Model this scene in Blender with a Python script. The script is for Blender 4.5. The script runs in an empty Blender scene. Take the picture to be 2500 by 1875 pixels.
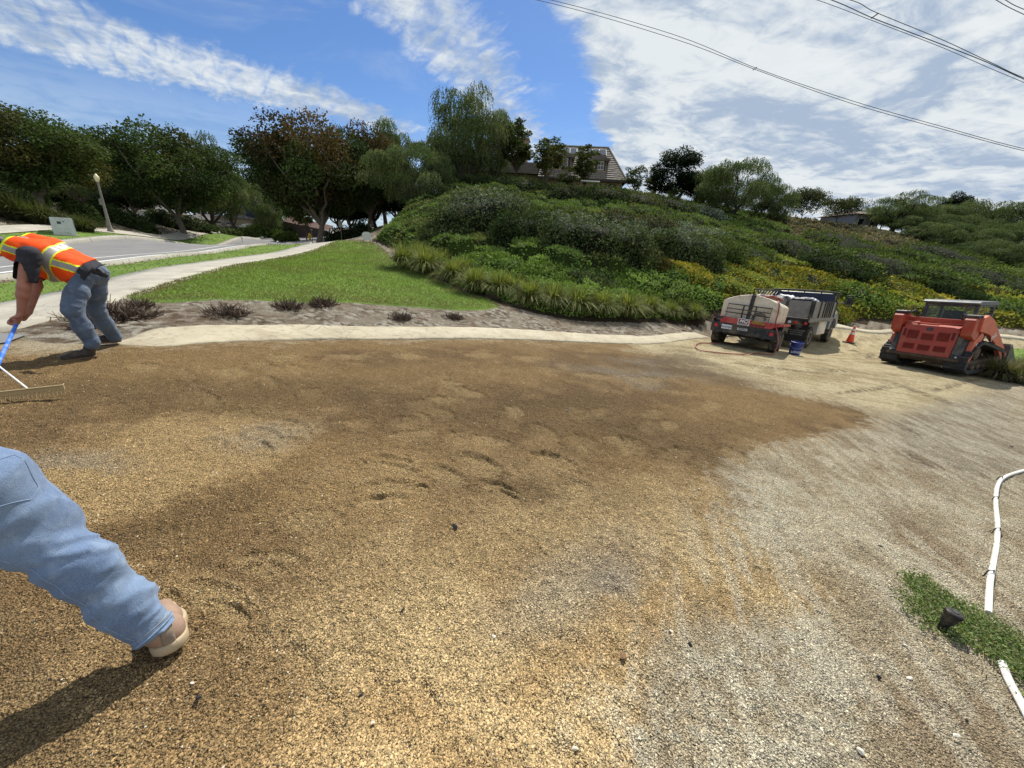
import bpy, bmesh, math, random
import numpy as np
from mathutils import Vector, Matrix
random.seed(7); np.random.seed(7)
RNG = np.random.default_rng(7)
SC = bpy.context.scene
COL = SC.collection
# ------------------------------------------------------------------ camera
FPX = 939.0                       # focal length in pixels of a 2500 px wide picture
EYE = np.array([0.0, 0.0, 1.6])
_up = np.array([0.177, 2.84, 1.0]); _up /= np.linalg.norm(_up)
_f = np.array([0, 0, -1.0]); _f = _f - _f.dot(_up) * _up; _f /= np.linalg.norm(_f)
ROT = np.array([np.cross(_f, _up), _f, _up])      # camera -> world
cd = bpy.data.cameras.new('camera'); cam = bpy.data.objects.new('camera', cd); COL.objects.link(cam)
cd.sensor_width = 36.0; cd.lens = 36.0 * FPX / 2500.0; cd.clip_start = 0.05; cd.clip_end = 6000
M4 = Matrix([[*ROT[0], EYE[0]], [*ROT[1], EYE[1]], [*ROT[2], EYE[2]], [0, 0, 0, 1]])
cam.matrix_world = M4
SC.camera = cam
# ------------------------------------------------------------------ light
SUN_AZ, SUN_EL = math.radians(14.0), math.radians(50.0)
sd = bpy.data.lights.new('sun', 'SUN'); so = bpy.data.objects.new('sun', sd); COL.objects.link(so)
sd.energy = 5.0; sd.angle = math.radians(0.55); sd.color = (1.0, 0.955, 0.88)
so.rotation_euler = (math.pi / 2 - SUN_EL, 0, math.pi - SUN_AZ)
so.location = (0, 0, 60)
SC.view_settings.view_transform = 'Standard'; SC.view_settings.look = 'None'
SC.view_settings.gamma = 1.0; SC.view_settings.exposure = 0.22
SC.view_settings.use_curve_mapping = False
SC.render.engine = 'CYCLES'
SC.cycles.max_bounces = 6; SC.cycles.diffuse_bounces = 2; SC.cycles.glossy_bounces = 2
SC.cycles.transmission_bounces = 4; SC.cycles.transparent_max_bounces = 6

class NT:
    """tiny helper that writes node graphs"""
    def __init__(s, tree): s.t = tree; s.n = tree.nodes; s.l = tree.links
    def node(s, typ, **kw):
        n = s.n.new(typ)
        for k, v in kw.items(): setattr(n, k, v)
        return n
    def put(s, sock, v):
        if hasattr(v, 'is_output') or isinstance(v, bpy.types.NodeSocket): s.l.new(v, sock)
        else: sock.default_value = v
    def math(s, op, a, b=0.0, c=0.0, clamp=False):
        n = s.node('ShaderNodeMath', operation=op, use_clamp=clamp)
        s.put(n.inputs[0], a); s.put(n.inputs[1], b); s.put(n.inputs[2], c); return n.outputs[0]
    def vmath(s, op, a, b=(0, 0, 0)):
        n = s.node('ShaderNodeVectorMath', operation=op); s.put(n.inputs[0], a); s.put(n.inputs[1], b)
        return n.outputs['Value'] if op in ('DOT_PRODUCT', 'LENGTH') else n.outputs[0]
    def mapr(s, v, a, b, c=0.0, d=1.0, smooth=True):
        n = s.node('ShaderNodeMapRange', interpolation_type='SMOOTHSTEP' if smooth else 'LINEAR')
        for i, x in enumerate((v, a, b, c, d)): s.put(n.inputs[i], x)
        return n.outputs[0]
    def mix(s, f, a, b, mode='MIX'):
        n = s.node('ShaderNodeMix', data_type='RGBA', blend_type=mode)
        s.put(n.inputs[0], f); s.put(n.inputs[6], a); s.put(n.inputs[7], b); return n.outputs[2]
    def noise(s, vec, scale, detail=4.0, rough=0.55, dist=0.0):
        n = s.node('ShaderNodeTexNoise'); s.put(n.inputs['Vector'], vec)
        n.inputs['Scale'].default_value = scale; n.inputs['Detail'].default_value = detail
        n.inputs['Roughness'].default_value = rough; n.inputs['Distortion'].default_value = dist
        return n.outputs[0]
    def voro(s, vec, scale, feature='F1', out='Distance', rnd=1.0):
        n = s.node('ShaderNodeTexVoronoi', feature=feature); s.put(n.inputs['Vector'], vec)
        n.inputs['Scale'].default_value = scale; n.inputs['Randomness'].default_value = rnd
        return n.outputs[out]
    def bump(s, h, strength=0.5, dist=0.01, normal=None):
        n = s.node('ShaderNodeBump'); s.put(n.inputs['Height'], h)
        n.inputs['Strength'].default_value = strength; n.inputs['Distance'].default_value = dist
        if normal is not None: s.put(n.inputs['Normal'], normal)
        return n.outputs[0]

def lin(r, g, b):
    f = lambda c: c / 12.92 if c <= 0.04045 else ((c + 0.055) / 1.055) ** 2.4
    return (f(r / 255.0), f(g / 255.0), f(b / 255.0), 1.0)

W = bpy.data.worlds.new('World'); SC.world = W; W.use_nodes = True
g = NT(W.node_tree); g.n.clear()
SKY_STRENGTH = 0.085
tc = g.node('ShaderNodeTexCoord'); dirv = g.vmath('NORMALIZE', tc.outputs['Generated'])
sky = g.node('ShaderNodeTexSky', sky_type='NISHITA', sun_disc=False)
sky.sun_elevation = SUN_EL; sky.sun_rotation = SUN_AZ
sky.air_density = 1.0; sky.dust_density = 0.3; sky.ozone_density = 2.0
sx = g.node('ShaderNodeSeparateXYZ'); g.l.new(dirv, sx.inputs[0])
dz = g.math('ADD', g.math('MAXIMUM', sx.outputs[2], 0.0), 0.12)
cp = g.node('ShaderNodeCombineXYZ')
g.l.new(g.math('DIVIDE', sx.outputs[0], dz), cp.inputs[0]); g.l.new(g.math('DIVIDE', sx.outputs[1], dz), cp.inputs[1])
P = cp.outputs[0]
def along(px, py, dx, dy):       # signed coordinates along / across a streak of cloud on the cloud plane
    L = math.hypot(dx, dy); dx /= L; dy /= L
    q = g.vmath('SUBTRACT', P, (px, py, 0))
    return g.vmath('DOT_PRODUCT', q, (dx, dy, 0)), g.vmath('DOT_PRODUCT', q, (-dy, dx, 0))
n1 = g.noise(P, 1.8, 7, 0.6, 0.3); n2 = g.noise(P, 7.0, 6, 0.62, 0.6)
wob = g.math('MULTIPLY', g.math('SUBTRACT', n1, 0.5), 0.5)
# streak from the left edge towards the middle
a1, c1 = along(-1.85, 1.82, 1.0, 0.80)
c1 = g.math('ABSOLUTE', g.math('ADD', c1, wob))
wdt = g.mapr(a1, -0.4, 1.6, 0.44, 0.20, False)
m1 = g.math('MULTIPLY', g.mapr(g.math('DIVIDE', c1, wdt), 0.2, 1.35, 1.0, 0.0), g.mapr(a1, 1.25, 1.75, 1.0, 0.0))
# middle streak
a2, c2 = along(-0.47, 1.45, 0.38, 1.22)
c2 = g.math('ABSOLUTE', g.math('ADD', c2, g.math('MULTIPLY', wob, 0.7)))
m2 = g.mapr(g.math('DIVIDE', c2, g.mapr(a2, 0.2, 1.6, 0.30, 0.24, False)), 0.2, 1.3, 1.0, 0.0)
# broad deck on the right
a3, c3 = along(0.02, 1.7, 0.30, 1.0)
c3 = g.math('ADD', g.math('MULTIPLY', c3, -1.0), g.math('MULTIPLY', wob, 1.0))
m3 = g.mapr(c3, -0.08, 0.30)
hz = g.mapr(sx.outputs[2], 0.02, 0.30, 0.60, 0.0)       # thin veil low over the horizon
# ripples (mackerel texture) inside the streaks
mp = g.node('ShaderNodeMapping', vector_type='TEXTURE'); mp.inputs['Rotation'].default_value = (0, 0, 0.72); mp.inputs['Scale'].default_value = (1.0, 2.6, 1)
g.l.new(P, mp.inputs[0])
rip = g.noise(mp.outputs[0], 17.0, 4, 0.55, 0.7)
mp2 = g.node('ShaderNodeMapping', vector_type='TEXTURE'); mp2.inputs['Rotation'].default_value = (0, 0, 0.35); mp2.inputs['Scale'].default_value = (1.7, 0.9, 1)
g.l.new(P, mp2.inputs[0])
band = g.noise(mp2.outputs[0], 1.9, 8, 0.60, 0.7)
mm = g.math('MAXIMUM', g.math('MULTIPLY', m1, 0.92), g.math('MULTIPLY', m2, 0.85))
d12 = g.math('ADD', g.math('MULTIPLY', mm, 1.25), g.math('MULTIPLY', g.math('SUBTRACT', g.math('ADD', g.math('MULTIPLY', rip, 0.7), g.math('MULTIPLY', n2, 0.3)), 0.5), 2.3))
d12 = g.math('MULTIPLY', g.mapr(d12, 0.35, 1.45), g.mapr(mm, 0.0, 0.35))
d3 = g.math('ADD', g.math('MULTIPLY', m3, 1.55), g.math('MULTIPLY', g.math('SUBTRACT', g.math('ADD', g.math('MULTIPLY', n1, 0.6), g.math('MULTIPLY', n2, 0.4)), 0.5), 2.7))
d3 = g.math('MULTIPLY', g.mapr(d3, 0.35, 1.1), g.mapr(m3, 0.0, 0.25))
wisp = g.math('MULTIPLY', g.mapr(band, 0.50, 0.78), 0.35)
dens = g.math('MAXIMUM', g.math('MAXIMUM', d12, d3), g.math('MAXIMUM', wisp, hz))
# cloud brightness
shade = g.math('ADD', g.math('MULTIPLY', band, 0.65), g.math('MULTIPLY', n2, 0.35))
cc = g.mix(g.mapr(shade, 0.42, 0.58), (4.1, 5.1, 6.6, 1), (7.9, 8.4, 8.7, 1))
puff = g.noise(P, 2.6, 9, 0.62, 0.3)
cc = g.mix(g.math('MULTIPLY', g.mapr(puff, 0.50, 0.66), 0.55), cc, (8.8, 9.1, 9.2, 1))
tint = g.mix(1.0, sky.outputs[0], (0.62, 0.83, 1.12, 1), 'MULTIPLY')
skyc = g.mix(dens, tint, cc)
# haze band and ground below the horizon
skyc = g.mix(g.mapr(sx.outputs[2], -0.03, 0.0, 1.0, 0.0), skyc, (2.4, 2.3, 2.0, 1))
bg = g.node('ShaderNodeBackground'); g.l.new(skyc, bg.inputs[0]); bg.inputs[1].default_value = SKY_STRENGTH
wo = g.node('ShaderNodeOutputWorld'); g.l.new(bg.outputs[0], wo.inputs[0])

# ------------------------------------------------------------------ picture <-> place
def ray(u, v): return ROT @ np.array([(u - 1250) / FPX, -(v - 937.5) / FPX, -1.0])
def at_z(u, v, z): r = ray(u, v); return EYE + r * ((z - EYE[2]) / r[2])
def at_y(u, v, Y): r = ray(u, v); return EYE + r * (Y / r[1])
def proj(Pw):
    c = (np.atleast_2d(Pw) - EYE) @ ROT
    d = -c[:, 2]; ok = d > 0.05; d = np.where(ok, d, 0.05)
    uv = np.stack([1250 + FPX * c[:, 0] / d, 937.5 - FPX * c[:, 1] / d], 1)
    uv[~ok] = (1250, 9000); return uv
# ------------------------------------------------------------------ numpy noise
def _h(ix, iy, s):
    n = (ix.astype(np.int64) * 374761393 + iy.astype(np.int64) * 668265263 + s * 1442695041) & 0xffffffff
    n = ((n ^ (n >> 13)) * 1274126177) & 0xffffffff
    return ((n ^ (n >> 16)) & 0xffff) / 65535.0
def vnoise(x, y, s=0):
    ix = np.floor(x); iy = np.floor(y); fx = x - ix; fy = y - iy
    fx = fx * fx * (3 - 2 * fx); fy = fy * fy * (3 - 2 * fy)
    ix = ix.astype(np.int64); iy = iy.astype(np.int64)
    a = _h(ix, iy, s); b = _h(ix + 1, iy, s); c = _h(ix, iy + 1, s); d = _h(ix + 1, iy + 1, s)
    return (a + (b - a) * fx) * (1 - fy) + (c + (d - c) * fx) * fy
def fbm(x, y, s=0, o=4):
    r = 0; a = 0.5; t = 0
    for i in range(o): r = r + a * vnoise(x, y, s + i * 17); t += a; a *= 0.5; x = x * 2.03; y = y * 2.03
    return r / t
def worley(x, y, s=0):
    """distance to nearest and second nearest scattered point, and an id of the nearest"""
    ix = np.floor(x).astype(np.int64); iy = np.floor(y).astype(np.int64)
    d1 = np.full(x.shape, 9.0); d2 = d1.copy(); cid = np.zeros(x.shape)
    for i in (-1, 0, 1):
        for j in (-1, 0, 1):
            px = ix + i + 0.15 + 0.7 * _h(ix + i, iy + j, s); py = iy + j + 0.15 + 0.7 * _h(ix + i, iy + j, s + 5)
            d = np.hypot(x - px, y - py); hid = _h(ix + i, iy + j, s + 9)
            n = d < d1; d2 = np.where(n, d1, np.minimum(d2, d)); cid = np.where(n, hid, cid); d1 = np.where(n, d, d1)
    return d1, d2, cid
def sstep(a, b, x): t = np.clip((x - a) / (b - a), 0, 1); return t * t * (3 - 2 * t)
def poly_sd(P2, poly):
    """signed distance (positive inside) to a polygon"""
    poly = np.asarray(poly, float); d = np.full(len(P2), 1e9); ins = np.zeros(len(P2), bool)
    for i in range(len(poly)):
        a = poly[i]; b = poly[(i + 1) % len(poly)]; e = b - a; w = P2 - a
        t = np.clip((w @ e) / (e @ e + 1e-12), 0, 1); q = w - t[:, None] * e
        d = np.minimum(d, np.hypot(q[:, 0], q[:, 1]))
        c = (a[1] > P2[:, 1]) != (b[1] > P2[:, 1])
        ins ^= c & (P2[:, 0] < (b[0] - a[0]) * (P2[:, 1] - a[1]) / (b[1] - a[1] + 1e-12) + a[0])
    return np.where(ins, d, -d)
# ------------------------------------------------------------------ terrain height
CT = []
def cz(u, v, z): CT.append(at_z(u, v, z))
def cy(u, v, Y): CT.append(at_y(u, v, Y))
for x in (-6, -3, 0, 3, 6):
    for y in (-3, 0, 2, 4, 6, 8):
        if x > -5 or y < 4.5: CT.append(np.array([x, y, -.048 * x - .06 * y]))
for q in [(-9, 3, .05), (-12, -3, .1), (-12, -14, .2), (0, -15, 0.2), (12, -12, -.4), (14, -2, -.75), (22, 3, -1.1), (9, 6, -.80),
          (7.1, 12, -.93), (8.2, 13.6, -1.12), (9.5, 14.5, -1.27), (12.5, 17.2, -1.42), (11.7, 11, -1.02), (12.6, 13, -1.2), (14.5, 11.6, -1.12),
          (17, 9, -1.1), (13.5, 6, -.95), (3, 9.5, -.72), (0, 9.8, -.58), (5, 11, -.85),
          (-60, 4, 0.3), (-60, -30, 0), (30, -40, -1), (0, -60, 0), (70, 5, -1.2), (110, 30, 0), (100, -40, -1), (-110, -20, 0),
          (-140, 60, 3), (-100, 140, 5), (0, 170, 8), (60, 160, 9), (120, 120, 9), (160, 60, 5), (60, 90, 9.2), (30, 95, 9.2), (-90, 50, 3.2),
          (0, 220, 6), (200, 200, 6), (-200, 200, 4), (220, 0, 0), (-220, 0, 0), (0, -220, 0), (200, -200, 0), (-200, -200, 0)]:
    CT.append(np.array(q, float))
for q in [(0, 680, .2), (248, 648, .3), (407, 624, .38), (651, 599, .75), (760, 586, 1.05),
          (203, 603, .35), (407, 582, .62), (560, 576, .95), (692, 575, 1.3),
          (0, 812, .02), (155, 770, .08), (301, 733, .2), (407, 694, .3), (561, 650, .45), (700, 615, .62), (822, 592, 1.08),
          (240, 694, .2), (100, 720, .1), (407, 647, .34), (287, 838, -.02), (450, 790, .05), (600, 790, -.06), (1222, 748, -.25), (950, 600, 1.15),
          (800, 680, .34), (1000, 700, .12), (750, 739, .08), (1100, 708, -.02), (1400, 778, -.62), (1700, 792, -1.0), (2080, 792, -1.33),
          (2075, 832, -1.33), (2500, 820, -1.25), (2430, 880, -1.15), (2250, 812, -1.3),
          (158, 567, .95), (272, 571, .9), (490, 560, 1.25)]: cz(*q)
for q in [(0, 505, 28), (200, 520, 34), (400, 545, 44), (640, 548, 75), (850, 570, 60),
          (1135, 478, 48), (1026, 514, 42), (972, 540, 37), (936, 578, 30), (1000, 600, 26),
          (1200, 472, 50), (1300, 472, 50), (1400, 480, 49), (1500, 490, 50), (1600, 500, 54), (1720, 520, 55), (1850, 545, 57), (2000, 552, 62),
          (2130, 556, 66), (2300, 590, 66), (2500, 632, 62),
          (1130, 620, 22), (1150, 560, 29), (1300, 700, 16.2), (1300, 620, 23), (1300, 560, 30), (1300, 510, 40),
          (1500, 720, 16.5), (1500, 640, 23.5), (1500, 570, 33), (1700, 715, 18), (1700, 650, 25), (1700, 580, 36), (1700, 540, 46),
          (1900, 735, 21), (1900, 660, 29), (1900, 600, 41), (2100, 745, 24), (2100, 680, 31), (2100, 610, 45), (2300, 745, 27), (2300, 690, 34), (2300, 640, 46),
          (2480, 770, 27), (2480, 700, 36), (2480, 665, 47)]: cy(*q)
CT = np.array(CT)
def _phi(d2): return np.where(d2 > 1e-9, 0.5 * d2 * np.log(d2 + 1e-12), 0)
_S = 20.0
_c = CT[:, :2] / _S
_K = _phi(((_c[:, None] - _c[None]) ** 2).sum(-1)) + np.eye(len(_c)) * 2e-3
_Pm = np.c_[np.ones(len(_c)), _c]
_A = np.block([[_K, _Pm], [_Pm.T, np.zeros((3, 3))]])
_w = np.linalg.solve(_A, np.r_[CT[:, 2], 0, 0, 0])
def terr(x, y):
    x = np.asarray(x, float); y = np.asarray(y, float); sh = x.shape
    q = np.stack([x.ravel(), y.ravel()], 1) / _S; out = np.zeros(len(q))
    for i in range(0, len(q), 40000):
        s = q[i:i + 40000]
        d2 = (s[:, :1] - _c[:, 0][None]) ** 2 + (s[:, 1:] - _c[:, 1][None]) ** 2
        out[i:i + 40000] = _phi(d2) @ _w[:-3] + _w[-3] + s @ _w[-2:]
    r = np.hypot(q[:, 0], q[:, 1]) * _S
    out = out * (1 - sstep(230, 330, r)) + 1.0 * sstep(230, 330, r)
    return out.reshape(sh)
def gnd(u, v, far=140):
    """point where the line of sight through a picture point meets the ground"""
    r = ray(u, v); r = r / np.linalg.norm(r); t = np.geomspace(0.7, far, 500)
    p = EYE + t[:, None] * r; d = p[:, 2] - terr(p[:, 0], p[:, 1]); i = np.argmax(d < 0)
    if d[i] >= 0: i = len(t) - 1
    a, b = t[max(i - 1, 0)], t[i]
    for _ in range(18):
        m = (a + b) / 2; q = EYE + m * r
        if q[2] - float(terr(q[0:1], q[1:2])[0]) < 0: b = m
        else: a = m
    return EYE + b * r
def gz(x, y): return float(terr(np.array([x]), np.array([y]))[0])
# ------------------------------------------------------------------ mesh and material helpers
def mesh(name, V, Fq, mat=None, parent=None, cols=None, smooth=False, tri=False, loc=None, mats=None, mi=None):
    V = np.ascontiguousarray(V, dtype=np.float32); Fq = np.asarray(Fq, dtype=np.int32); k = Fq.shape[1]
    me = bpy.data.meshes.new(name)
    me.vertices.add(len(V)); me.vertices.foreach_set('co', V.ravel())
    me.loops.add(Fq.size); me.loops.foreach_set('vertex_index', Fq.ravel())
    me.polygons.add(len(Fq)); me.polygons.foreach_set('loop_start', np.arange(0, Fq.size, k, dtype=np.int32))
    if smooth: me.polygons.foreach_set('use_smooth', np.ones(len(Fq), bool))
    me.update(calc_edges=True)
    if cols is not None:
        at = me.color_attributes.new('tint', 'FLOAT_COLOR', 'POINT')
        c4 = np.ones((len(V), 4), np.float32); c4[:, :cols.shape[1]] = cols; at.data.foreach_set('color', c4.ravel())
    for m in (mats or ([mat] if mat else [])): me.materials.append(m)
    if mi is not None: me.polygons.foreach_set('material_index', np.asarray(mi, np.int32))
    o = bpy.data.objects.new(name, me); COL.objects.link(o)
    if parent: o.parent = parent
    if loc is not None: o.location = loc
    return o
def empty(name, loc, label=None, cat=None, group=None, rz=0.0):
    o = bpy.data.objects.new(name, None); COL.objects.link(o); o.location = loc; o.rotation_euler = (0, 0, rz)
    o.empty_display_size = .2
    return tag(o, label, cat, group)
def tag(o, label=None, cat=None, group=None, kind=None):
    if label: o['label'] = label
    if cat: o['category'] = cat
    if group: o['group'] = group
    if kind: o['kind'] = kind
    return o
def clone(root, loc, rz=0.0, sc=1.0, label=None, group=None):
    def rec(o, par):
        c = o.copy(); COL.objects.link(c); c.parent = par
        for ch in o.children: rec(ch, c)
        return c
    c = rec(root, None); c.location = loc; c.rotation_euler = (0, 0, rz); c.scale = (sc,) * 3 if not hasattr(sc, '__len__') else sc
    if label: c['label'] = label
    if group: c['group'] = group
    return c
def mat(name, col, rough=0.6, metal=0.0, spec=0.5, vary=0.0, vscale=8.0, bump=0.0, bscale=60.0, coat=0.0, dirt=None, dirt_amt=0.4, dscale=5.0):
    m = bpy.data.materials.new(name); m.use_nodes = True; t = NT(m.node_tree); b = t.n['Principled BSDF']
    col = tuple(col) if len(col) == 4 else (*col, 1)
    b.inputs['Roughness'].default_value = rough; b.inputs['Metallic'].default_value = metal
    b.inputs['Specular IOR Level'].default_value = spec; b.inputs['Coat Weight'].default_value = coat
    co = t.node('ShaderNodeTexCoord').outputs['Object']
    c = None
    if vary:
        n = t.noise(co, vscale, 5, .6); c = t.mix(t.mapr(n, .3, .7), tuple(x * (1 - vary) for x in col[:3]) + (1,), tuple(min(1, x * (1 + vary)) for x in col[:3]) + (1,))
    if dirt:
        n = t.noise(co, dscale, 7, .68, .4); n2 = t.noise(co, dscale * 9, 3, .6)
        f = t.math('MULTIPLY', t.mapr(t.math('ADD', t.math('MULTIPLY', n, .75), t.math('MULTIPLY', n2, .25)), .46, .64), dirt_amt)
        c = t.mix(f, c if c is not None else col, dirt)
        t.l.new(t.mapr(f, 0, 1, rough, .9), b.inputs['Roughness'])
    if c is not None: t.l.new(c, b.inputs['Base Color'])
    else: b.inputs['Base Color'].default_value = col
    if bump: t.l.new(t.bump(t.noise(co, bscale, 4, .6), bump, .02), b.inputs['Normal'])
    return m
def leafmat(name, trans=0.22, rough=0.55, spec=0.25):
    m = bpy.data.materials.new(name); m.use_nodes = True; t = NT(m.node_tree); b = t.n['Principled BSDF']
    a = t.node('ShaderNodeAttribute', attribute_name='tint'); c = a.outputs['Color']
    t.l.new(c, b.inputs['Base Color']); b.inputs['Roughness'].default_value = rough; b.inputs['Specular IOR Level'].default_value = spec
    tr = t.node('ShaderNodeBsdfTranslucent'); t.l.new(t.mix(1.0, c, (1.25, 1.3, .6, 1), 'MULTIPLY'), tr.inputs[0])
    ms = t.node('ShaderNodeMixShader'); ms.inputs[0].default_value = trans
    t.l.new(b.outputs[0], ms.inputs[1]); t.l.new(tr.outputs[0], ms.inputs[2]); t.l.new(ms.outputs[0], t.n['Material Output'].inputs[0])
    return m
def box(bm, x0, x1, y0, y1, z0, z1, bev=0.0, M=None):
    v = [bm.verts.new((x, y, z)) for z in (z0, z1) for y in (y0, y1) for x in (x0, x1)]
    fs = [bm.faces.new([v[i] for i in q]) for q in ((0, 2, 3, 1), (4, 5, 7, 6), (0, 1, 5, 4), (2, 6, 7, 3), (0, 4, 6, 2), (1, 3, 7, 5))]
    if bev: bmesh.ops.bevel(bm, geom=list({e for f in fs for e in f.edges}), offset=bev, segments=2, affect='EDGES', profile=.6)
    if M is not None:
        pass
    return v
def prism(bm, pts, a0, a1, axis='x', bev=0.0):
    """pts: closed outline in the two other axes, extruded along axis from a0 to a1"""
    def mk(p, a): return {'x': (a, p[0], p[1]), 'y': (p[0], a, p[1]), 'z': (p[0], p[1], a)}[axis]
    A = [bm.verts.new(mk(p, a0)) for p in pts]; B = [bm.verts.new(mk(p, a1)) for p in pts]; n = len(pts)
    fs = [bm.faces.new(A[::-1]), bm.faces.new(B)] + [bm.faces.new((A[i], A[(i + 1) % n], B[(i + 1) % n], B[i])) for i in range(n)]
    bmesh.ops.recalc_face_normals(bm, faces=fs)
    if bev: bmesh.ops.bevel(bm, geom=list({e for f in fs for e in f.edges}), offset=bev, segments=2, affect='EDGES', profile=.6)
def tube(bm, pts, r, n=8, caps=True):
    pts = [Vector(p) for p in pts]; k = len(pts); rs = r if hasattr(r, '__len__') else [r] * k; rings = []
    prev = None
    for i, p in enumerate(pts):
        d = (pts[min(i + 1, k - 1)] - pts[max(i - 1, 0)]).normalized()
        if prev is None: a = d.orthogonal().normalized()
        else: a = (prev - d * prev.dot(d)).normalized()
        prev = a; b = d.cross(a)
        rings.append([bm.verts.new(p + (a * math.cos(t) + b * math.sin(t)) * rs[i]) for t in [2 * math.pi * j / n for j in range(n)]])
    for i in range(k - 1):
        for j in range(n): bm.faces.new((rings[i][j], rings[i][(j + 1) % n], rings[i + 1][(j + 1) % n], rings[i + 1][j]))
    if caps: bm.faces.new(rings[0][::-1]); bm.faces.new(rings[-1])
def lathe(bm, prof, n=24, c=(0, 0, 0), axis='z'):
    rings = []
    for r, h in prof:
        ring = []
        for j in range(n):
            t = 2 * math.pi * j / n; a, b = r * math.cos(t), r * math.sin(t)
            p = {'z': (a, b, h), 'x': (h, a, b), 'y': (a, h, b)}[axis]
            ring.append(bm.verts.new((p[0] + c[0], p[1] + c[1], p[2] + c[2])))
        rings.append(ring)
    for i in range(len(rings) - 1):
        for j in range(n): bm.faces.new((rings[i][j], rings[i][(j + 1) % n], rings[i + 1][(j + 1) % n], rings[i + 1][j]))
    bm.faces.new(rings[0][::-1]); bm.faces.new(rings[-1])
def bobj(name, bm, m, parent=None, loc=(0, 0, 0), rot=(0, 0, 0), smooth=False, label=None):
    bmesh.ops.recalc_face_normals(bm, faces=bm.faces)
    me = bpy.data.meshes.new(name); bm.to_mesh(me); bm.free()
    for q in (m if isinstance(m, (list, tuple)) else [m]): me.materials.append(q)
    if smooth:
        me.polygons.foreach_set('use_smooth', np.ones(len(me.polygons), bool))
        try: me.set_sharp_from_angle(angle=math.radians(38))
        except Exception: pass
    o = bpy.data.objects.new(name, me); COL.objects.link(o); o.location = loc; o.rotation_euler = rot
    if parent: o.parent = parent
    if label: o['label'] = label
    return o
def B(): return bmesh.new()
def text(name, s, size, m, parent, loc, rot, ext=0.002, shear=0.0, sx=1.0, bold=0.0, align='CENTER'):
    cu = bpy.data.curves.new(name, 'FONT'); cu.body = s; cu.size = size; cu.extrude = ext; cu.shear = shear
    cu.align_x = align; cu.align_y = 'CENTER'; cu.offset = bold; cu.resolution_u = 3
    t = bpy.data.objects.new('tmp', cu); COL.objects.link(t)
    dg = bpy.context.evaluated_depsgraph_get(); me = bpy.data.meshes.new_from_object(t.evaluated_get(dg))
    bpy.data.objects.remove(t); me.name = name; me.materials.clear(); me.materials.append(m)
    o = bpy.data.objects.new(name, me); COL.objects.link(o); o.parent = parent; o.location = loc; o.rotation_euler = rot; o.scale = (sx, 1, 1)
    return o
def catmull(pts, n=8):
    pts = [np.asarray(p, float) for p in pts]; P_ = [2 * pts[0] - pts[1]] + pts + [2 * pts[-1] - pts[-2]]; out = []
    for i in range(1, len(P_) - 2):
        for k in range(n):
            t = k / n; a, b, c, d = P_[i - 1], P_[i], P_[i + 1], P_[i + 2]
            out.append(.5 * ((2 * b) + (-a + c) * t + (2 * a - 5 * b + 4 * c - d) * t * t + (-a + 3 * b - 3 * c + d) * t ** 3))
    out.append(pts[-1]); return np.array(out)
# ================================================================== GROUND
S = 2500 / 2212.0

def resample(line, step):
    line = np.asarray(line, float); s = np.r_[0, np.cumsum(np.linalg.norm(np.diff(line, axis=0), axis=1))]
    t = np.arange(0, s[-1], step); return np.stack([np.interp(t, s, line[:, k]) for k in range(line.shape[1])], 1)
def normals(l): d = np.gradient(l, axis=0); n = np.c_[-d[:, 1], d[:, 0]]; return n / (np.linalg.norm(n, axis=1)[:, None] + 1e-9)
def curve2(P_, n=6): return catmull([np.r_[p, 0] for p in P_], n)[:, :2]
GP2 = lambda L: [gnd(*p)[:2] for p in L]
rn = curve2([(-9, -32), (-9.6, -14), (-10.4, 0), (-11.2, 5), (-12.3, 9.2), (-13.8, 13.3), (-15.6, 18), (-17.4, 24), (-19.2, 32), (-22.2, 45), (-28, 62), (-36, 80)])
rns = resample(rn, .8); rn_n = normals(rns); roadw = np.interp(np.linspace(0, 1, len(rns)), [0, .35, .5, .7, 1], [6.6, 6.6, 7.0, 9.0, 11.0])
rf = (rns + rn_n * roadw[:, None])
swn = curve2([(-6.9, -24), (-7.1, -8), (-7.25, 2), (-7.42, 5.3), (-7.62, 6.4), (-7.85, 7.6), (-8.5, 9.5), (-10.0, 13.9), (-11.6, 19.5), (-12.9, 25), (-14.0, 31), (-15.8, 38), (-18.5, 46)])
swn = resample(swn, .3); swf = swn + normals(swn) * 1.65
lawn_lo = [(345, 740), (430, 738), (521, 731), (640, 734), (747, 740), (840, 738), (928, 744), (1020, 750), (1109, 757), (1180, 757), (1224, 749)]
lawn_rt = [(1195, 733), (1117, 707), (1059, 676), (1015, 656), (960, 637), (945, 618), (925, 600), (900, 590)]
wl = [gnd(*p)[:2] for p in lawn_lo + lawn_rt]
k0 = np.argmin(np.linalg.norm(swn - wl[0], axis=1)); k1 = np.argmin(np.abs(swn[:, 1] - 31))
LAWN = wl + [q for q in swn[k0:k1 + 1][::-4]]
PARK = list((rns - rn_n * .17)[rns[:, 1] < 52]) + list(swf[swf[:, 1] < 40][::-3])
_l1 = gnd(2392, 842)[:2]; i0 = gnd(2425, 925)[:2]; i1 = gnd(2360, 880)[:2]
ISL = [_l1, gnd(2500, 850)[:2], gnd(2500, 850)[:2] + (14, -5), i0 + (16, -9), i0 + (2.5, -1.6), i0 + (-.1, 0), i1 + (2.0, 0.6)]
VERGE = list(rf + rn_n * .36) + list((rf + rn_n * 2.6)[::-1])
SWALK = list(swn[::3]) + list(swf[::3][::-1]); ROADP = list(rns) + list(rf[::-1])
KERB_F = [(287, 842), (400, 846), (500, 838), (650, 832), (900, 829), (1250, 829), (1500, 839), (1620, 838), (1735, 826)]
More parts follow.
